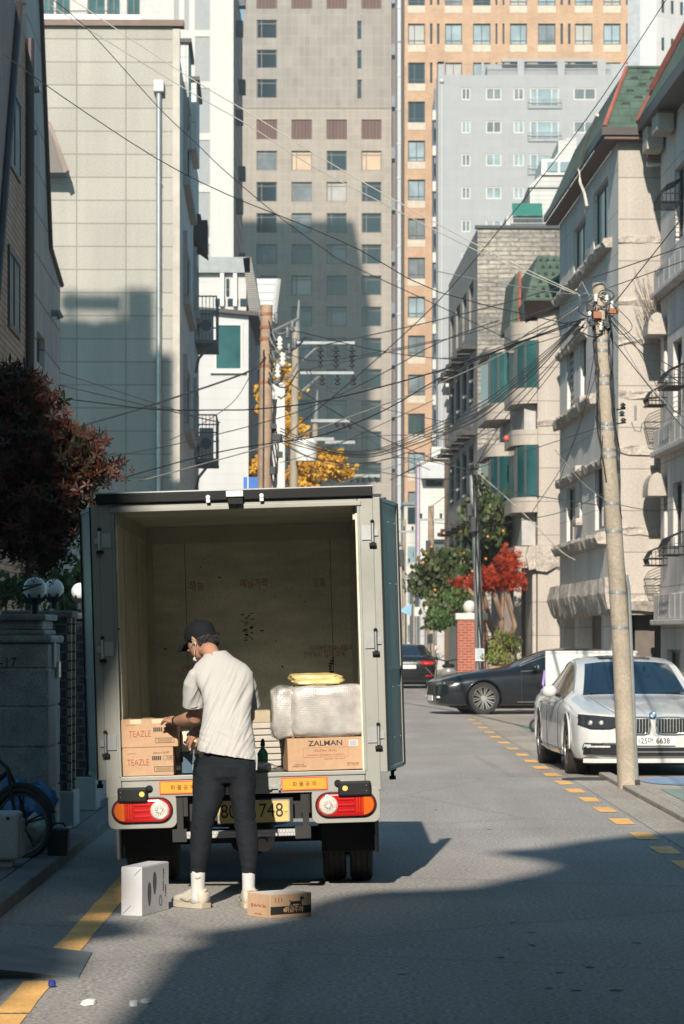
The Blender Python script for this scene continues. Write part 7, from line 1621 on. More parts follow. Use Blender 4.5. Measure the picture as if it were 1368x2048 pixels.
# ---- socks and shoes
sock = mat('sock_white', (.45, .44, .43), .9, fine=.1, fscale=150, bump=.3, bscale=120); shoe_m = mat('cream_leather', (.43, .38, .31), .6, var=.08, fine=.05); sole_m = mat('shoe_sole', (.36, .32, .25), .7, var=.1)
for l, r, Y, lab in ((382, 410, 17.96, 1), (484.5, 510, 17.98, 0)):
    mb = MB(); rs = []
    for py, k in ((1738, 1.0), (1750, 1.04), (1765, 1.0), (1780, 1.0), (1794, 1.1), (1806, 1.15)):
        a, b = B(l, py, Y), B(r, py, Y); rs.append(ering((a + b) / 2, (b.x - a.x) / 2 * k, .043 * k, 18))
    mb.rings(rs); so2 = mb.build('sock', sock, pn, smooth=True)
    if lab: m2 = MB(); q = B(396, 1757, Y - .047); m2.tube([q + Vector((-.018, .004, .004)), q + Vector((-.008, 0, -.003)), q + Vector((.016, .004, .006))], .0022, 5); m2.build('swoosh_mark', bpr, so2)
def shoe(heel, d, L_=.285):
    d = Vector(d).normalized(); s_ = Vector((-d.y, d.x, 0)); heel = Vector(heel)
    st = [(-.012, .032, .0, .075), (.025, .044, 0, .108), (.07, .047, 0, .112), (.11, .046, 0, .100), (.15, .044, .0, .076), (.20, .048, .0, .062), (.245, .045, .004, .050), (.275, .030, .010, .038), (.287, .012, .014, .028)]
    mb = MB(); rs = []
    st = [(x * L_ / .285, w_, z0, z1) for x, w_, z0, z1 in st]
    for x, w_, z0, z1 in st:
        c = heel + d * x; rs.append([c + s_ * (w_ * math.copysign(abs(cos(a)) ** .7, cos(a))) + Vector((0, 0, .022 + z0 + (z1 - z0 - .0) * (.5 + .5 * math.copysign(abs(sin(a)) ** .8, sin(a))))) for a in [2*pi*k/16 for k in range(16)]])
    mb.rings(rs); u = mb.build('shoe', shoe_m, pn, smooth=True)
    mb = MB(); rs = []
    for x, w_, z0, z1 in [(-.012, .020, 0, 0)] + st:
        c = heel + d * x; w2 = w_ + .006; rs.append([c + s_ * w2 + Vector((0,0,z0*.8+.002)), c + s_ * w2 + Vector((0,0,.034 + z0)), c - s_ * w2 + Vector((0,0,.034 + z0)), c - s_ * w2 + Vector((0,0,z0*.8+.002))])
    mb.rings(rs); mb.build('sole', sole_m, u, bevel=.006, smooth='auto')
    mb = MB()
    for k in range(5):
        x = .105 + k * .022; z = .022 + .092 - k * .009; c = heel + d * x; mb.tube([c + s_ * .030 + Vector((0,0,z - .016)), c + Vector((0,0,z + .004)), c - s_ * .030 + Vector((0,0,z - .016))], .0035, 5)
    mb.build('lace', sock, u)
    mb = MB(); mb.tube([heel + d * .0 + s_ * .02 + Vector((0,0,.10)), heel - d * .008 + Vector((0,0,.115)), heel + d * .0 - s_ * .02 + Vector((0,0,.10))], .006, 6)
    for sg in (1, -1): mb.tube([heel + d * .05 + s_ * .040 * sg + Vector((0,0,.095)), heel + d * .10 + s_ * .045 * sg + Vector((0,0,.045)), heel + d * .16 + s_ * .048 * sg + Vector((0,0,.055))], .006, 5)
    mb.build('shoe_trim', shoe_m, u, smooth=True)
a = AL.copy(); a.z = 0; shoe((a.x + .045, a.y - .04, 0), (-.70, .62, 0), .26); a = AR.copy(); a.z = 0; shoe((a.x + .012, a.y - .065, 0), (-.12, .98, 0), .265)
# ---- hair, cap, mask, watch
hair = mat('black_hair', (.012, .010, .010), .5, fine=.3, fscale=150)
hm = MB(); rs = []
for (u, a, b, f0) in ((-.050, .050, .05, -.050), (-.03, .068, .075, -.022), (0, .080, .100, -.012), (.04, .083, .103, -.010), (.08, .070, .09, -.010)):
    rs.append([H(min(f0 + b*cos(t), .045), a*sin(t), u) for t in [2*pi*k/28 for k in range(28)]])
hm.rings(rs); rnd = random.Random(3)
for k in range(240):
    t = rnd.uniform(.55*pi, 1.45*pi); b_ = .098; a_ = .079; p = H(-.012 + b_*cos(t), a_*sin(t), rnd.uniform(-.03, .02)); q = p + up_ * -rnd.uniform(.02, .045) + hd_ * rnd.uniform(-.012, .006) + rt * rnd.uniform(-.008, .008); hm.tube([p, q], [.004, .0008], 4)
hm.build('hair', hair, pn, smooth=True)
cp = MB(); rs = []; capm = mat('cap_black', (.007, .008, .010), .8, fine=.15, fscale=150, spec=.15)
cu = [(.005, .086, .107), (.03, .087, .108), (.06, .084, .104), (.085, .074, .092), (.105, .056, .070), (.120, .030, .04), (.126, .006, .008)]
rs = [[H(-.006 + b*cos(t), a*sin(t), u + .004) for t in [2*pi*k/32 for k in range(32)]] for u, a, b in cu]; cp.rings(rs)
capo = remeshed(cp, 'cap', capm, .004, 3)
mb = MB(); top = []; bot = []
for k in range(13):
    t = -1.15 + 2.3 * k / 12; inn = H(-.006 + .103*cos(t), .084*sin(t), .010); ext = .088 * (cos(t * .85) ** .5)
    top.append([inn, H(.10*cos(t) + ext*.55, .082*sin(t)*1.02, .006 - .010 * sin(t)**2), H(.10*cos(t) + ext, .080*sin(t), -.012 - .022 * sin(t) ** 2)])
rr_ = [[p + up_ * .002 for p in r] + [p - up_ * .002 for p in reversed(r)] for r in top]
mb.rings(rr_); mb.build('brim', capm, capo, smooth='auto')
mb = MB(); mb.ball(tuple(H(-.006, 0, .132)), .007, 8); mb.build('cap_button', capm, capo)
mb = MB(); mb.tube([H(-.112, s * .03, .012) for s in (-1, 0, 1)], .007, 6); mb.tube([H(-.113, .035, .02), H(-.118, .045, .0)], .005, 5); mb.build('cap_strap', M['iron'], capo)
mk = MB(); rs = []
for (u, k) in ((-.098, .72), (-.108, .78), (-.118, .70), (-.124, .5)):
    rs.append([H(.01 + .088 * k * cos(t), .068 * sin(t), u) for t in [-1.25 + 2.5 * i / 14 for i in range(15)]])
rs2 = [r + [p - hd_ * .004 for p in reversed(r)] for r in rs]; mk.rings(rs2)
mko = mk.build('face_mask', mat('mask_white', (.68, .66, .64), .8, bump=.2, bscale=90), pn, smooth='auto')
for s in (-1, 1): mb = MB(); mb.tube([H(.035, s*.069, -.030), H(.0, s*.084, -.012), H(-.012, s*.088, .012), H(-.016, s*.086, -.03), H(.02, s*.072, -.085)], .0026, 5); mb.build('ear_loop', M['white'], mko)
wd_ = (WL - EL).normalized(); w0 = WL - wd_ * .012
mb = MB(); a1 = wd_.cross(Vector((0,0,1))).normalized(); a2 = a1.cross(wd_); mb.rings([[w0 + wd_ * q + (a1*cos(t) + a2*sin(t)) * .0315 for t in [2*pi*k/20 for k in range(20)]] for q in (-.010, .010)]); mb.build('watch', blackp, pn, smooth='auto')
# ============================================================ CARS
def cr(tab, y):
    n = len(tab)
    if y <= tab[0][0]: return tab[0][1:]
    if y >= tab[-1][0]: return tab[-1][1:]
    for i in range(n - 1):
        if tab[i][0] <= y <= tab[i+1][0]:
            a, b, c, d = tab[max(i-1,0)], tab[i], tab[i+1], tab[min(i+2,n-1)]; h = c[0] - b[0]; t = (y - b[0]) / h; out = []
            for k in range(1, len(b)):
                m0 = (c[k] - a[k]) / max(1e-6, c[0] - a[0]) * h; m1 = (d[k] - b[k]) / max(1e-6, d[0] - b[0]) * h
                out.append((2*t**3-3*t**2+1)*b[k] + (t**3-2*t*t+t)*m0 + (-2*t**3+3*t*t)*c[k] + (t**3-t*t)*m1)
            return out
class Car:
    def __init__(s, name, label, tab, loc, rotz, paint, wheels, r, rimfn, group=None):
        s.tab = tab; s.t = thing(name, label, 'car', loc, rotz, group); s.L = tab[-1][0]; s.paint = paint
        ys = sorted(set([round(s.L * i / 76, 4) for i in range(77)] + [t[0] for t in tab])); mb = MB(); rs = []
        for y in ys:
            h = s.half(y); rs.append([(x, y, z) for x, z in h] + [(-x, y, z) for x, z in reversed(h[1:-1])])
        mb.rings(rs); bd_ = mb.build('body', paint, s.t, smooth='auto', uv=False)
        cut = []
        for wy in wheels:
            for sx in (-1, 1):
                W_ = cr(tab, wy)[0]; c = MB(); c.cyl((sx * (W_ - .27), wy, r + .015), (sx * (W_ + .2), wy, r + .015), r + .045, n=40); co = c.build('cut', None, s.t, uv=False); cut.append(co)
        bpy.context.view_layer.update()
        for co in cut:
            m_ = bd_.modifiers.new('b', 'BOOLEAN'); m_.object = co; m_.operation = 'DIFFERENCE'; m_.solver = 'EXACT'
        applied(bd_)
        for co in cut: bpy.data.objects.remove(co)
        try: bd_.data.set_sharp_from_angle(angle=radians(32))
        except Exception: pass
        bd_.data.materials.clear(); bd_.data.materials.append(paint)
        s.body = bd_
        u = MB(); u.box(-.70, .70, .5, s.L - .5, .12, .3); u.build('underbody', und, s.t)
        for wy in wheels:
            for sx in (-1, 1):
                W_ = cr(tab, wy)[0]; s.wheel(sx * (W_ - .125), wy, r, sx, rimfn)
                a = MB(); a.tube([(sx * (W_ - .006), wy + (r + .045)*cos(q), r + .015 + (r + .045)*sin(q)) for q in [-.1 + i*(pi + .2)/20 for i in range(21)]], .012, 6); a.build('arch_lip', paint, s.body, smooth=True)
                a = MB(); a.cyl((sx * (W_ - .268), wy, r + .015), (sx * (W_ - .262), wy, r + .015), r + .04, n=30); a.build('wheel_well', blackp, s.body)
    def half(s, y):
        hw, zb, zbelt, zt, hwt, zte = cr(s.tab, y); P = [(0, zb), (hw*.80, zb), (hw*.95, zb + .05), (hw*.99, zb + .14), (hw, (zb + zbelt) * .48), (hw*.995, zbelt - .13), (hw*.965, zbelt - .045), (hw*.915, zbelt)]
        P += [(hwt, zte), (hwt*.90, zte + (zt - zte)*.45), (hwt*.6, zte + (zt - zte)*.82), (hwt*.3, zte + (zt - zte)*.96), (0, zt)]; return P
    def wheel(s, x, y, r, sx, fn):
        mb = MB(); w_ = .23; R_ = [(r*.66, -w_/2), (r*.93, -w_/2), (r, -w_*.36), (r, w_*.36), (r*.93, w_/2), (r*.66, w_/2)]
        mb.rings([[(x + q, y + a*cos(t), r + a*sin(t)) for t in [2*pi*k/36 for k in range(36)]] for a, q in R_], False, False); o = mb.build('wheel', bt, s.t, smooth='auto')
        mb = MB(); xo = x + sx*(w_/2 - .012); xi = x + sx*(w_/2 - .06); rr_ = r * .70
        mb.tube([(xo, y + rr_*cos(t), r + rr_*sin(t)) for t in [2*pi*k/36 for k in range(37)]], .013, 6, cap=False)
        n = fn
        for k in range(n):
            a = 2*pi*k/n; b = a + .09
            for c_ in (a, a + 2*pi/n*.36):
                mb.hexa([(xi, y+.05*cos(c_-.12), r+.05*sin(c_-.12)), (xi, y+rr_*cos(c_-.035), r+rr_*sin(c_-.035)), (xi, y+rr_*cos(c_+.035), r+rr_*sin(c_+.035)), (xi, y+.05*cos(c_+.12), r+.05*sin(c_+.12)),
                         (xo-sx*.015, y+.05*cos(c_-.12), r+.05*sin(c_-.12)), (xo, y+rr_*cos(c_-.035), r+rr_*sin(c_-.035)), (xo, y+rr_*cos(c_+.035), r+rr_*sin(c_+.035)), (xo-sx*.015, y+.05*cos(c_+.12), r+.05*sin(c_+.12))])
        mb.cyl((xi, y, r), (xo - sx*.005, y, r), .055, n=16); mb.build('rim', s.rimm, o)
        mb = MB(); mb.cyl((xi - sx*.06, y, r), (xi - sx*.01, y, r), rr_, n=30); mb.build('brake_disc', blackp, o)
    def patch(s, name, m, ys, f, off=.004, th=.004, parent=None, sides=(1,)):
        """f(y) -> list of (x, z) on the section; lifted off the body along its normal"""
        mb = MB(); rs = []
        for y in ys:
            P = f(y); rs.append([Vector((x, y, z)) for x, z in P])
        n = len(rs[0]); mb.fixn = False; grid = rs
        nr = []
        for i in range(len(grid)):
            row = []
            for j in range(n):
                a = grid[min(i+1, len(grid)-1)][j] - grid[max(i-1,0)][j]; b = grid[i][min(j+1,n-1)] - grid[i][max(j-1,0)]
                q = b.cross(a) if True else a
                q = q.normalized() if q.length > 1e-9 else Vector((0,0,1)); row.append(q)
            nr.append(row)
        c_ = sum((grid[i][j] for i in range(len(grid)) for j in range(n)), Vector()) / (len(grid) * n)
        sg = 1 if (nr[len(grid)//2][n//2]).dot(c_ - Vector((0, s.L*.5, .5))) > 0 else -1
        out = [[grid[i][j] + nr[i][j] * off * sg for j in range(n)] for i in range(len(grid))]
        mb.rings(out, False, False, closed=False); return mb.build(name, m, parent or s.t, smooth=True, uv=False)
    rimm = None
    def glasshouse(s, cowl, rf, rr0, rr1, s0, s1, bp, gm, gside=None):
        L_ = lambda a, b, n: [a + (b - a) * i / n for i in range(n + 1)]
        def topf(k):
            def f(y):
                h = s.half(y)[8:]; h = [(x * k, z) for x, z in h]; return h + [(-x, z) for x, z in reversed(h[:-1])]
            return f
        ws = s.patch('windscreen', gm, L_(cowl, rf, 14), topf(.93), .005)
        s.patch('rear_window', gm, L_(rr0, rr1, 10), topf(.92), .005)
        for sx in (-1, 1):
            for a, b in bp:
                def side(y):
                    h = s.half(y); (x0, z0), (x1, z1) = h[7], h[8]; t0, t1 = .06, .90
                    return [(sx * (x0 + (x1 - x0) * t), z0 + (z1 - z0) * t) for t in (t0, .35, .65, t1)]
                g_ = s.patch('side_window', gside or gm, L_(a, b, 10), side, .005)
            m_ = MB()
            for tt in (.03, .93):
                m_.tube([(lambda h: (sx * (h[7][0] + (h[8][0] - h[7][0]) * tt + .004), y, h[7][1] + (h[8][1] - h[7][1]) * tt))(s.half(y)) for y in L_(s0, s1, 20)], .008, 5)
            m_.build('window_trim', M['steel'] if s.chrome else blackp, s.body)
        return ws
    chrome = True
    def ny(s, x, z=.5, front=True):
        """distance of the nose (or tail) skin at lateral position x"""
        x = abs(x); tb = s.tab; rng = range(0, 60)
        for i in rng:
            y = i * .01 if front else s.L - i * .01; h = cr(tb, y)
            if h[0] * .985 >= x and h[1] - .01 <= z <= max(h[2], h[3] - .02): return y
        return .6 if front else s.L - .6
    def front(s, name, m, x0, x1, zt, zb_, off, parent=None, n=14, th=.02, face=True, depthmin=0):
        sg = -1 if face else 1; mb = MB(); rs = []
        for i in range(n + 1):
            x = x0 + (x1 - x0) * i / n; z0, z1 = zb_(x) if callable(zb_) else zb_, zt(x) if callable(zt) else zt
            ya = [s.ny(x, z0 + (z1 - z0) * q, face) for q in (0, .25, .5, .75, 1)]; y0 = min(ya) if face else max(ya); yy = y0 + sg * off; y2 = yy - sg * th
            rs.append([(x, yy, z0), (x, yy, z1), (x, y2, z1), (x, y2, z0)])
        mb.rings(rs); return mb.build(name, m, parent or s.t, uv=False)
    def mirror(s, y, z, m, sz=.11):
        for sx in (-1, 1):
            x = sx * (cr(s.tab, y)[0] + .075); mb = MB(); mb.ball((x, y, z), 1, 14, sz*.85, .07, .08); o = mb.build('wing_mirror', m, s.t, smooth=True)
            mb = MB(); mb.tube([(x - sx*.13, y + .0, z - .06), (x - sx*.05, y, z - .03)], .02, 6); mb.build('mirror_arm', blackp, o)
            mb = MB(); mb.ball((x + sx*.005, y + .062, z), 1, 12, sz*.82, .02, .05); mb.build('mirror_glass', M['g_blue'], o)
wpaint = mat('white_car_paint', (.47, .47, .455), .28, var=.01, coat=.7); bpaint = mat('black_car_paint', (.008, .010, .013), .22, var=.05, coat=.35, spec=.4)
chrome = mat('chrome', (.70, .70, .70), .12, 1, var=.05); cgl = glass('car_glass', (.008, .014, .018), .05, 0, .7); bgl = glass('blue_windscreen', (.005, .018, .034), .06, .2, .45)
tab_w = [(0,.60,.27,.55,.60,.55,.58),(.05,.74,.22,.62,.675,.60,.65),(.18,.85,.17,.67,.735,.66,.71),(.5,.905,.16,.735,.80,.70,.775),(1.0,.925,.16,.80,.875,.72,.85),(1.42,.93,.16,.85,.92,.74,.90),(1.55,.93,.16,.855,.965,.73,.93),(1.95,.93,.16,.87,1.17,.665,1.12),(2.35,.93,.16,.88,1.33,.61,1.275),(2.9,.93,.16,.89,1.385,.59,1.33),(3.4,.93,.16,.90,1.365,.58,1.305),(3.9,.925,.16,.90,1.24,.58,1.18),(4.35,.91,.17,.90,1.02,.62,.985),(4.72,.88,.2,.88,.955,.60,.93),(4.86,.80,.28,.82,.88,.55,.86),(4.92,.68,.36,.74,.78,.5,.76)]
Car.rimm = mat('rim_dark_alloy', (.22, .21, .20), .35, .8)
bw_ = Car('white_sedan', 'white sedan parked nose-on behind the leaning utility pole', tab_w, (3.60, 34.55, 0), radians(2.3), wpaint, (.86, 3.83), .335, 5)
bw_.glasshouse(1.47, 2.30, 3.55, 4.28, 1.60, 4.15, [(1.72, 2.78), (2.88, 3.95)], bgl, glass('ochre_reflection_glass', (.12, .08, .04), .08, .3))  # ochre reflections put into the side glass base colour
bw_.mirror(1.80, .965, wpaint)
hl = mat('headlight_glass', (.03, .034, .04), .08, spec=.8, coat=1); 
for sx in (-1, 1):
    zt = lambda x: .695 + (.03 * (abs(x) - .42) / .4); zb2 = lambda x: .565 + .05 * max(0, (abs(x) - .72) / .13) + .03 * max(0, (.5 - abs(x)) / .1)
    o_ = bw_.front('headlight', hl, sx*.42, sx*.85, zt, zb2, .016)
    for c in (.60, .72):
        mb = MB(); y = bw_.ny(c, .57); mb.tube([(sx*c + .038*cos(t), y - .018, .632 + .028*sin(t)) for t in [i*pi/7 for i in range(15)]], .007, 6, cap=False); mb.build('light_ring', chrome, o_)
        mb = MB(); mb.ball((sx*c, y - .008, .632), .026, 10); mb.build('projector_lens', clr, o_, smooth=True)
    bw_.front('headlight_brow', wpaint, sx*.41, sx*.86, lambda x: zt(x) + .018, zt, .012, o_)
    bw_.front('headlight_trim', blackp, sx*.41, sx*.855, lambda x: zb2(x) + .0, lambda x: zb2(x) - .01, .012, o_)
    k0, k1 = sx*.035, sx*.40
    g_ = bw_.front('kidney_grille', blackp, k0, k1, .675, .515, .006)
    mb = MB(); kp = [(k0 + (k1 - k0) * u, v) for u, v in ((.05, .688), (.3, .694), (.7, .692), (.93, .680), (1, .64), (.97, .56), (.88, .512), (.6, .504), (.2, .506), (.04, .52), (0, .60), (.02, .67), (.05, .688))]
    mb.tube([(x_, bw_.ny(x_, .5) - .022, z) for x_, z in kp], .011, 6, cap=False); mb.build('grille_surround', chrome, g_, smooth=True)
    
    for q in range(10):
        x_ = k0 + (k1 - k0) * (q + .6) / 10.4; y = bw_.ny(x_, .52); mb = MB(); mb.box(x_ - .004, x_ + .004, y - .016, y - .006, .522, .678); mb.build('grille_bar', M['steel'], g_)
    ft = bw_.front('fog_intake', blackp, sx*.42, sx*.80, lambda x: .40 - .0 * x, lambda x: .255 + .02 * (abs(x) - .4), .006)
    bw_.front('fog_trim', chrome, sx*.42, sx*.79, .398, .382, .016, ft); mb = MB(); y = bw_.ny(.80, .33); mb.tube([(sx*.785, y - .012, .395), (sx*.805, y - .008, .33), (sx*.775, y - .012, .27)], .010, 6); mb.build('fog_trim', chrome, ft)
    bw_.front('fog_lens', clr, sx*.50, sx*.74, .365, .345, .016, ft)
li = bw_.front('lower_intake', blackp, -.40, .40, .345, .245, .006)
bw_.front('intake_bar', wpaint if False else M['grey_frame'], -.38, .38, .300, .286, .014, li); bw_.front('bumper_lip', wpaint, -.80, .80, .215, .165, .02)
mb = MB(); mb.box(-.255, .255, -.035, -.022, .368, .472); pl_ = mb.build('number_plate', mat('plate_white', (.66, .65, .62), .4, var=.02), bw_.t, bevel=.005)
text('plate_number', '125머 6638', .088, bpr, pl_, (0, -.0365, .418), sx=.92, bold=.0014)
mb = MB(); mb.lathe([(.001,-.006),(.040,-.004),(.042,.0)], (0,0,0), 24); em = mb.build('bonnet_emblem', blackp, bw_.t); em.matrix_local = Matrix.Translation((0, .045, .715)) @ Matrix.Rotation(radians(60), 4, 'X')
for q, m_ in ((0, M['white']), (1, mat('emblem_blue', (.05, .25, .6), .3)), (2, M['white']), (3, bpy.data.materials['emblem_blue'])):
    mb = MB(); a0 = q*pi/2; mb.poly([(0,0,.001)] + [(.027*cos(a0 + i*pi/12), .027*sin(a0 + i*pi/12), .001) for i in range(7)]); mb.build('emblem_quarter', m_, em)
mb = MB(); mb.tube([(.035*cos(t), .035*sin(t), .001) for t in [i*pi/10 for i in range(21)]], .004, 5, cap=False); mb.build('emblem_rim', chrome, em)
for sx in (-1, 1):
    mb = MB(); mb.tube([(sx*.40, .08, .735), (sx*.52, .6, .825), (sx*.60, 1.35, .905)], .006, 5); mb.build('bonnet_crease', wpaint, bw_.body, smooth=True)
    for y in (2.45, 3.35): mb = MB(); mb.tube([(sx*.925, y - .09, .80), (sx*.955, y - .05, .80), (sx*.955, y + .05, .80), (sx*.925, y + .09, .80)], .012, 6); mb.build('door_handle', chrome, bw_.t)
    for y in (1.62, 2.83): 
        mb = MB(); pts = [(sx*(x + .001), y, z) for x, z in bw_.half(y)[2:8]]; mb.tube(pts, .003, 4); mb.build('door_gap', blackp, bw_.body)
    mb = MB(); mb.tube([(sx*.932, 1.3, .27), (sx*.938, 2.5, .25), (sx*.932, 3.4, .27)], .012, 5); mb.build('sill_strip', chrome, bw_.t)
sun_r = bw_.patch('sunroof', cgl, [2.45 + .1 * i for i in range(8)], lambda y: [(x * .82, z) for x, z in bw_.half(y)[8:]] + [(-x * .82, z) for x, z in reversed(bw_.half(y)[8:-1])], .006)
mb = MB(); mb.tube([(.35 + .17*cos(t), 2.12 - .05*sin(t), .90 + .15*sin(t)) for t in [i*pi/10 for i in range(21)]], .012, 6, cap=False)
mb.build('steering_wheel', blackp, bw_.t) 
for x in (-.25, .15, .2): mb = MB(); 
for x0_, y_ in ((-.55, 1.50), (.10, 1.50)): mb = MB(); mb.tube([(x0_, y_, .945), (x0_ + .45, y_ + .03, .955)], .008, 5); mb.build('wiper', blackp, bw_.t)

tab_k = [(0,.55,.24,.56,.62,.5,.60),(.05,.72,.20,.64,.70,.58,.68),(.2,.84,.17,.70,.77,.64,.75),(.6,.90,.16,.78,.86,.68,.84),(1.1,.92,.16,.84,.92,.70,.90),(1.5,.925,.16,.88,.965,.70,.945),(1.7,.93,.16,.89,1.03,.69,1.0),(2.1,.93,.16,.91,1.21,.64,1.16),(2.55,.93,.16,.92,1.35,.59,1.30),(3.1,.93,.16,.93,1.38,.58,1.33),(3.6,.93,.16,.94,1.35,.58,1.29),(4.1,.92,.16,.95,1.20,.60,1.15),(4.55,.90,.18,.95,1.03,.64,1.0),(4.8,.86,.24,.92,.98,.6,.96),(4.93,.75,.32,.84,.88,.5,.86),(4.97,.66,.38,.76,.8,.45,.78)]
Car.rimm = mat('rim_bright_alloy', (.55, .53, .50), .3, .8)
k7 = Car('black_sedan', 'black sedan crossing the right side of the street in side view', tab_k, (1.88, 62.55, 0), radians(-81), bpaint, (.93, 3.78), .335, 10)
k7.glasshouse(1.60, 2.5, 3.7, 4.5, 1.72, 4.35, [(1.86, 3.0), (3.1, 4.15)], cgl)
k7.mirror(1.98, .98, bpaint, .12)
for sx in (-1, 1):
    o_ = k7.front('headlight', hl, sx*.46, sx*.85, .70, lambda x: .60 + .04 * (abs(x) - .46), .01)
    for c in (.55, .63, .71, .79): mb = MB(); y = k7.ny(c, .66); mb.ball((sx*c, y - .012, .655), .028, 8); mb.build('lamp_cell', chrome, o_, smooth=True)
    f_ = k7.front('fog_intake', blackp, sx*.5, sx*.8, .42, .30, .008)
    for c in (.60, .67): mb = MB(); y = k7.ny(c, .36); mb.ball((sx*c, y - .01, .36), .028, 8); mb.build('fog_lamp', clr, f_, smooth=True)
    mb = MB(); mb.tube([(sx*.936, 1.62, .27), (sx*.942, 2.6, .26), (sx*.936, 3.3, .27)], .014, 5); mb.build('sill_strip', chrome, k7.t)
    for y in (2.75, 3.75): mb = MB(); mb.tube([(sx*.928, y - .09, .83), (sx*.958, y - .05, .83), (sx*.958, y + .05, .83), (sx*.928, y + .09, .83)], .013, 6); mb.build('door_handle', chrome, k7.t)
    for y in (1.72, 3.05): mb = MB(); mb.tube([(sx*(x + .001), y, z) for x, z in k7.half(y)[2:8]], .0035, 4); mb.build('door_gap', mat('gap_grey', (.05,.055,.06), .5) if 'gap_grey' not in bpy.data.materials else bpy.data.materials['gap_grey'], k7.body)
g_ = k7.front('grille', blackp, -.38, .38, .62, .40, .008)
for q in range(9): x_ = -.34 + q * .085; mb = MB(); y = k7.ny(x_, .5); mb.box(x_ - .006, x_ + .006, y - .022, y - .008, .41, .61); mb.build('grille_bar', chrome, g_)
mb = MB(); mb.box(-.26, .26, -.04, -.025, .28, .39); mb.build('number_plate', bpy.data.materials['plate_white'], k7.t)

tab_s = [(y_, a, b, c - .0, d, e, f) for (y_, a, b, c, d, e, f) in tab_k]
Car.rimm = bpy.data.materials['rim_dark_alloy']
so3 = Car('black_saloon', 'black car driving away down the street, seen from behind beside the truck door', tab_s, (2.02, 96.9, 0), radians(180), bpaint, (.93, 3.78), .33, 5)
so3.glasshouse(1.60, 2.5, 3.65, 4.55, 1.72, 4.35, [(1.86, 3.0), (3.1, 4.15)], cgl)
so3.mirror(1.98, .98, bpaint, .11)
for sx in (-1, 1):
    o_ = so3.front('tail_light', redl_, sx*.42, sx*.84, lambda x: .86, lambda x: .72 + .03 * (1 - (abs(x) - .42)/.4), .012, face=False)
    so3.front('tail_light_strip', mat('lit_red', (.9, .10, .06), .3) if 'lit_red' not in bpy.data.materials else bpy.data.materials['lit_red'], sx*.5, sx*.8, .80, .775, .02, o_, face=False)
    so3.front('reflector', redl_, sx*.55, sx*.75, .42, .38, .012, face=False)
so3.front('boot_strip', chrome, -.40, .40, .85, .815, .014, face=False)
mb = MB(); mb.box(-.26, .26, 4.985, 5.0, .62, .73); p_ = mb.build('number_plate', bpy.data.materials['plate_white'], so3.t)
so3.front('bumper_line', blackp, -.7, .7, .50, .485, .012, face=False)

# white panel behind the white sedan
wp = thing('site_hoarding', 'large blank white hoarding board standing between the black sedan and the white sedan', 'hoarding', (3.12, 45.5, 0))
mb = MB(); mb.box(0, 1.36, 0, .04, .12, wz(1306, 45.5)); mb.build('board', mat('panel_cream', (.60, .58, .53), .6, var=.04, streak=.05), wp, bevel=.006)
mb = MB(); mb.box(-.02, 1.38, -.012, .052, wz(1306, 45.5) + .001, wz(1303, 45.5) + .01); mb.box(-.02, .0, -.012, .052, .12, wz(1306, 45.5)); mb.build('edge_frame', M['white'], wp)
for x in (.15, 1.1): mb = MB(); mb.box(x, x + .08, -.25, .3, 0, .05); mb.box(x + .02, x + .06, .0, .04, .05, .12); mb.build('foot', M['grey_frame'], wp)
# kick scooter
ks = thing('kick_scooter', 'lilac electric kick scooter standing behind the white sedan', 'scooter', (wx(1071, 50.5), 50.5, 0), radians(-62))
mb = MB(); mb.tube([(0 + .0, .10*cos(t), .115 + .095*sin(t)) for t in [i*2*pi/24 for i in range(25)]], .024, 8, cap=False); w_ = mb.build('wheel', bt, ks, smooth=True); mb = MB(); mb.cyl((-.02, 0, .115), (.02, 0, .115), .055, n=14); mb.build('hub', M['steel'], w_)
mb = MB(); mb.tube([(0 + .0, .9 + .10*cos(t), .115 + .095*sin(t)) for t in [i*2*pi/24 for i in range(25)]], .024, 8, cap=False); mb.build('wheel', bt, ks, smooth=True)
lil = mat('lilac_paint', (.25, .16, .42), .4); mb = MB(); mb.tube([(0, .02, .20), (0, .14, .75), (0, .19, 1.05)], .026, 8); mb.build('stem', lil, ks, smooth=True)
mb = MB(); mb.tube([(-.22, .19, 1.05), (.22, .19, 1.05)], .018, 8); mb.build('handlebar', blackp, ks)
mb = MB(); mb.box(-.075, .075, .12, .85, .12, .16); mb.build('deck', lil, ks, bevel=.01)
mb = MB(); mb.hexa([(-.05,-.03,.20),(.05,-.03,.20),(.05,.05,.20),(-.05,.05,.20),(-.04,.02,.42),(.04,.02,.42),(.04,.09,.42),(-.04,.09,.42)]); mb.build('fork_cover', lil, ks, bevel=.01)
mb = MB(); mb.ball((0, .10, .78), .045, 10); mb.build('lamp', blackp, ks)
mb = MB(); mb.box(-.03, .03, .03, .05, .42, .55); mb.build('orange_badge', mat('badge_orange', (.6, .12, .05), .4), ks)
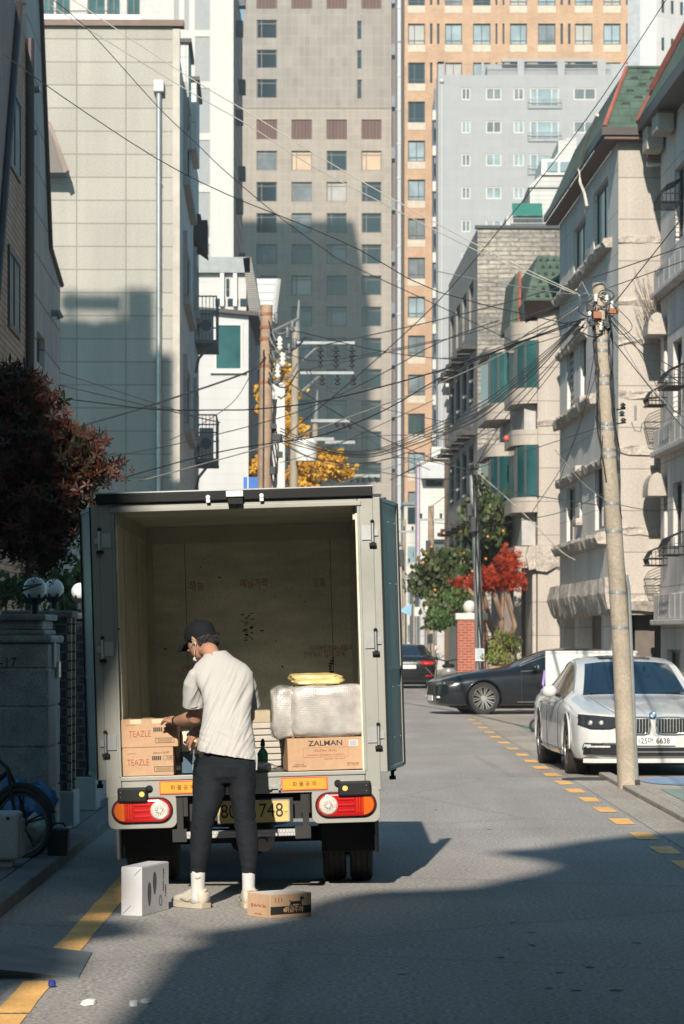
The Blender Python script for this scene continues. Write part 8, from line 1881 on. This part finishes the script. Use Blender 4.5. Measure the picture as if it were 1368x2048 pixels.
# motor scooter with covered tail near the gate post
ms = thing('motor_scooter', 'grey and black motor scooter parked beside the red brick gate post', 'motor scooter', (wx(897, 79), 79, 0), radians(0))
for y in (0, 1.15): mb = MB(); mb.tube([(0, y + .17*cos(t), .22 + .17*sin(t)) for t in [i*2*pi/24 for i in range(25)]], .05, 8, cap=False); mb.build('wheel', bt, ms, smooth=True)
mb = MB(); mb.rings([ering((0, y, z), w_, h_, 14) for y, z, w_, h_ in ()]) if False else mb.rings([[(w_*cos(a), y, z + h_*sin(a)) for a in [i*2*pi/14 for i in range(14)]] for y, z, w_, h_ in ((-.25, .70, .06, .05), (-.15, .66, .20, .14), (.1, .62, .26, .17), (.5, .58, .22, .16), (.7, .45, .15, .12), (1.1, .50, .14, .12), (1.25, .55, .06, .06))]); mb.build('bodywork', mat('scooter_silver', (.30, .30, .29), .35, .4), ms, smooth=True)
mb = MB(); mb.rings([[(w_*cos(a), y, z + h_*sin(a)) for a in [i*2*pi/14 for i in range(14)]] for y, z, w_, h_ in ((-.2, .84, .08, .03), (-.05, .84, .17, .06), (.4, .82, .16, .06), (.6, .80, .06, .03))]); mb.build('seat', blackp, ms, smooth=True)
mb = MB(); mb.tube([(0, 1.15, .3), (0, 1.0, .95)], .05, 8); mb.tube([(-.32, .95, 1.02), (0, 1.0, .95), (.32, .95, 1.02)], .02, 6); mb.build('handlebar', blackp, ms)
mb = MB(); mb.tube([(.32, .95, 1.02), (.36, .93, 1.12)], .01, 5); mb.ball((.38, .93, 1.15), 1, 8, .07, .02, .05); mb.build('mirror', blackp, ms)
# plant pots and small street clutter beyond the black sedan
for i, (px, py, Y, lab) in enumerate([(990, 1322, 70, 'terracotta flower pot near the brick gate post'), (1003, 1316, 70.5, 'second terracotta pot under the red maple')]):
    p = thing('flower_pot', lab, 'plant pot', (wx(px, Y), Y, .0)); mb = MB(); h = .62; mb.lathe([(.12,0),(.17,.3),(.19,.33),(.16,.33),(.15,.3)], (0,0,h - .02), 14); mb.lathe([(.2,0),(.2,h-.03)], (0,0,0), 10); mb.build('pot', mat('terracotta', (.45, .28, .18), .8) if i == 0 else bpy.data.materials['terracotta'], p, smooth='auto')
    foliage([((0,0,h + .42), (.22,.22,.14), 1)], 160, .08, 'oval', 40 + i, .07, .3).build('plant', bpy.data.materials['yellow_green'], p, uv=False)
cn = thing('street_signboard', 'small white signboard on posts at the far end of the street', 'sign', (wx(843, 118), 118, 0))
mb = MB(); mb.box(-.28, .28, 0, .05, wz(1232, 118), wz(1214, 118)); mb.build('board', M['white'], cn); mb = MB(); mb.cyl((-.2, .02, 0), (-.2, .02, wz(1232, 118)), .03, n=6); mb.cyl((.2, .02, 0), (.2, .02, wz(1232, 118)), .03, n=6); mb.build('post', galv, cn)
pr = thing('parasol', 'folded blue parasol in the gap right of the truck door', 'parasol', (wx(812, 105), 105, 0))
mb = MB(); mb.hexa([(-.25,-.1,wz(1222,105)),(.18,-.1,wz(1232,105)),(.18,.15,wz(1232,105)),(-.25,.15,wz(1222,105)),(0,-.1,wz(1212,105)),(.2,-.1,wz(1208,105)),(.2,.15,wz(1208,105)),(0,.15,wz(1212,105))]); mb.build('canopy', mat('parasol_blue', (.20, .36, .48), .7), pr); mb = MB(); mb.cyl((0,0,0),(0,0,wz(1220,105)), .025, n=6); mb.build('pole', blackp, pr)
mc = tag((lambda b: (b.cyl((0,0,0),(0,0,.006), .32, n=28), b)[1])(MB()).build('manhole_cover', mat('manhole_iron', (.045,.045,.045), .6, .3, var=.3, fine=.3), None, loc=(2.82, 34.0, .006)), 'dark round manhole cover in the gutter beside the white sedan wheel', 'manhole cover')
# ============================================================ AIR
hz_ = MB(); hz_.box(-60, 60, -30, 340, -1.5, 110)
hm_, hnt, hb = newmat('haze_air'); hnt.nodes.remove(hb); pv_ = hnt.nodes.new('ShaderNodeVolumePrincipled')
pv_.inputs['Color'].default_value = (.92, .94, 1, 1); pv_.inputs['Density'].default_value = .00055; pv_.inputs['Anisotropy'].default_value = .2
hnt.links.new(pv_.outputs[0], hnt.nodes['Material Output'].inputs['Volume'])
ho = hz_.build('haze', hm_, None, uv=False); ho['kind'] = 'stuff'
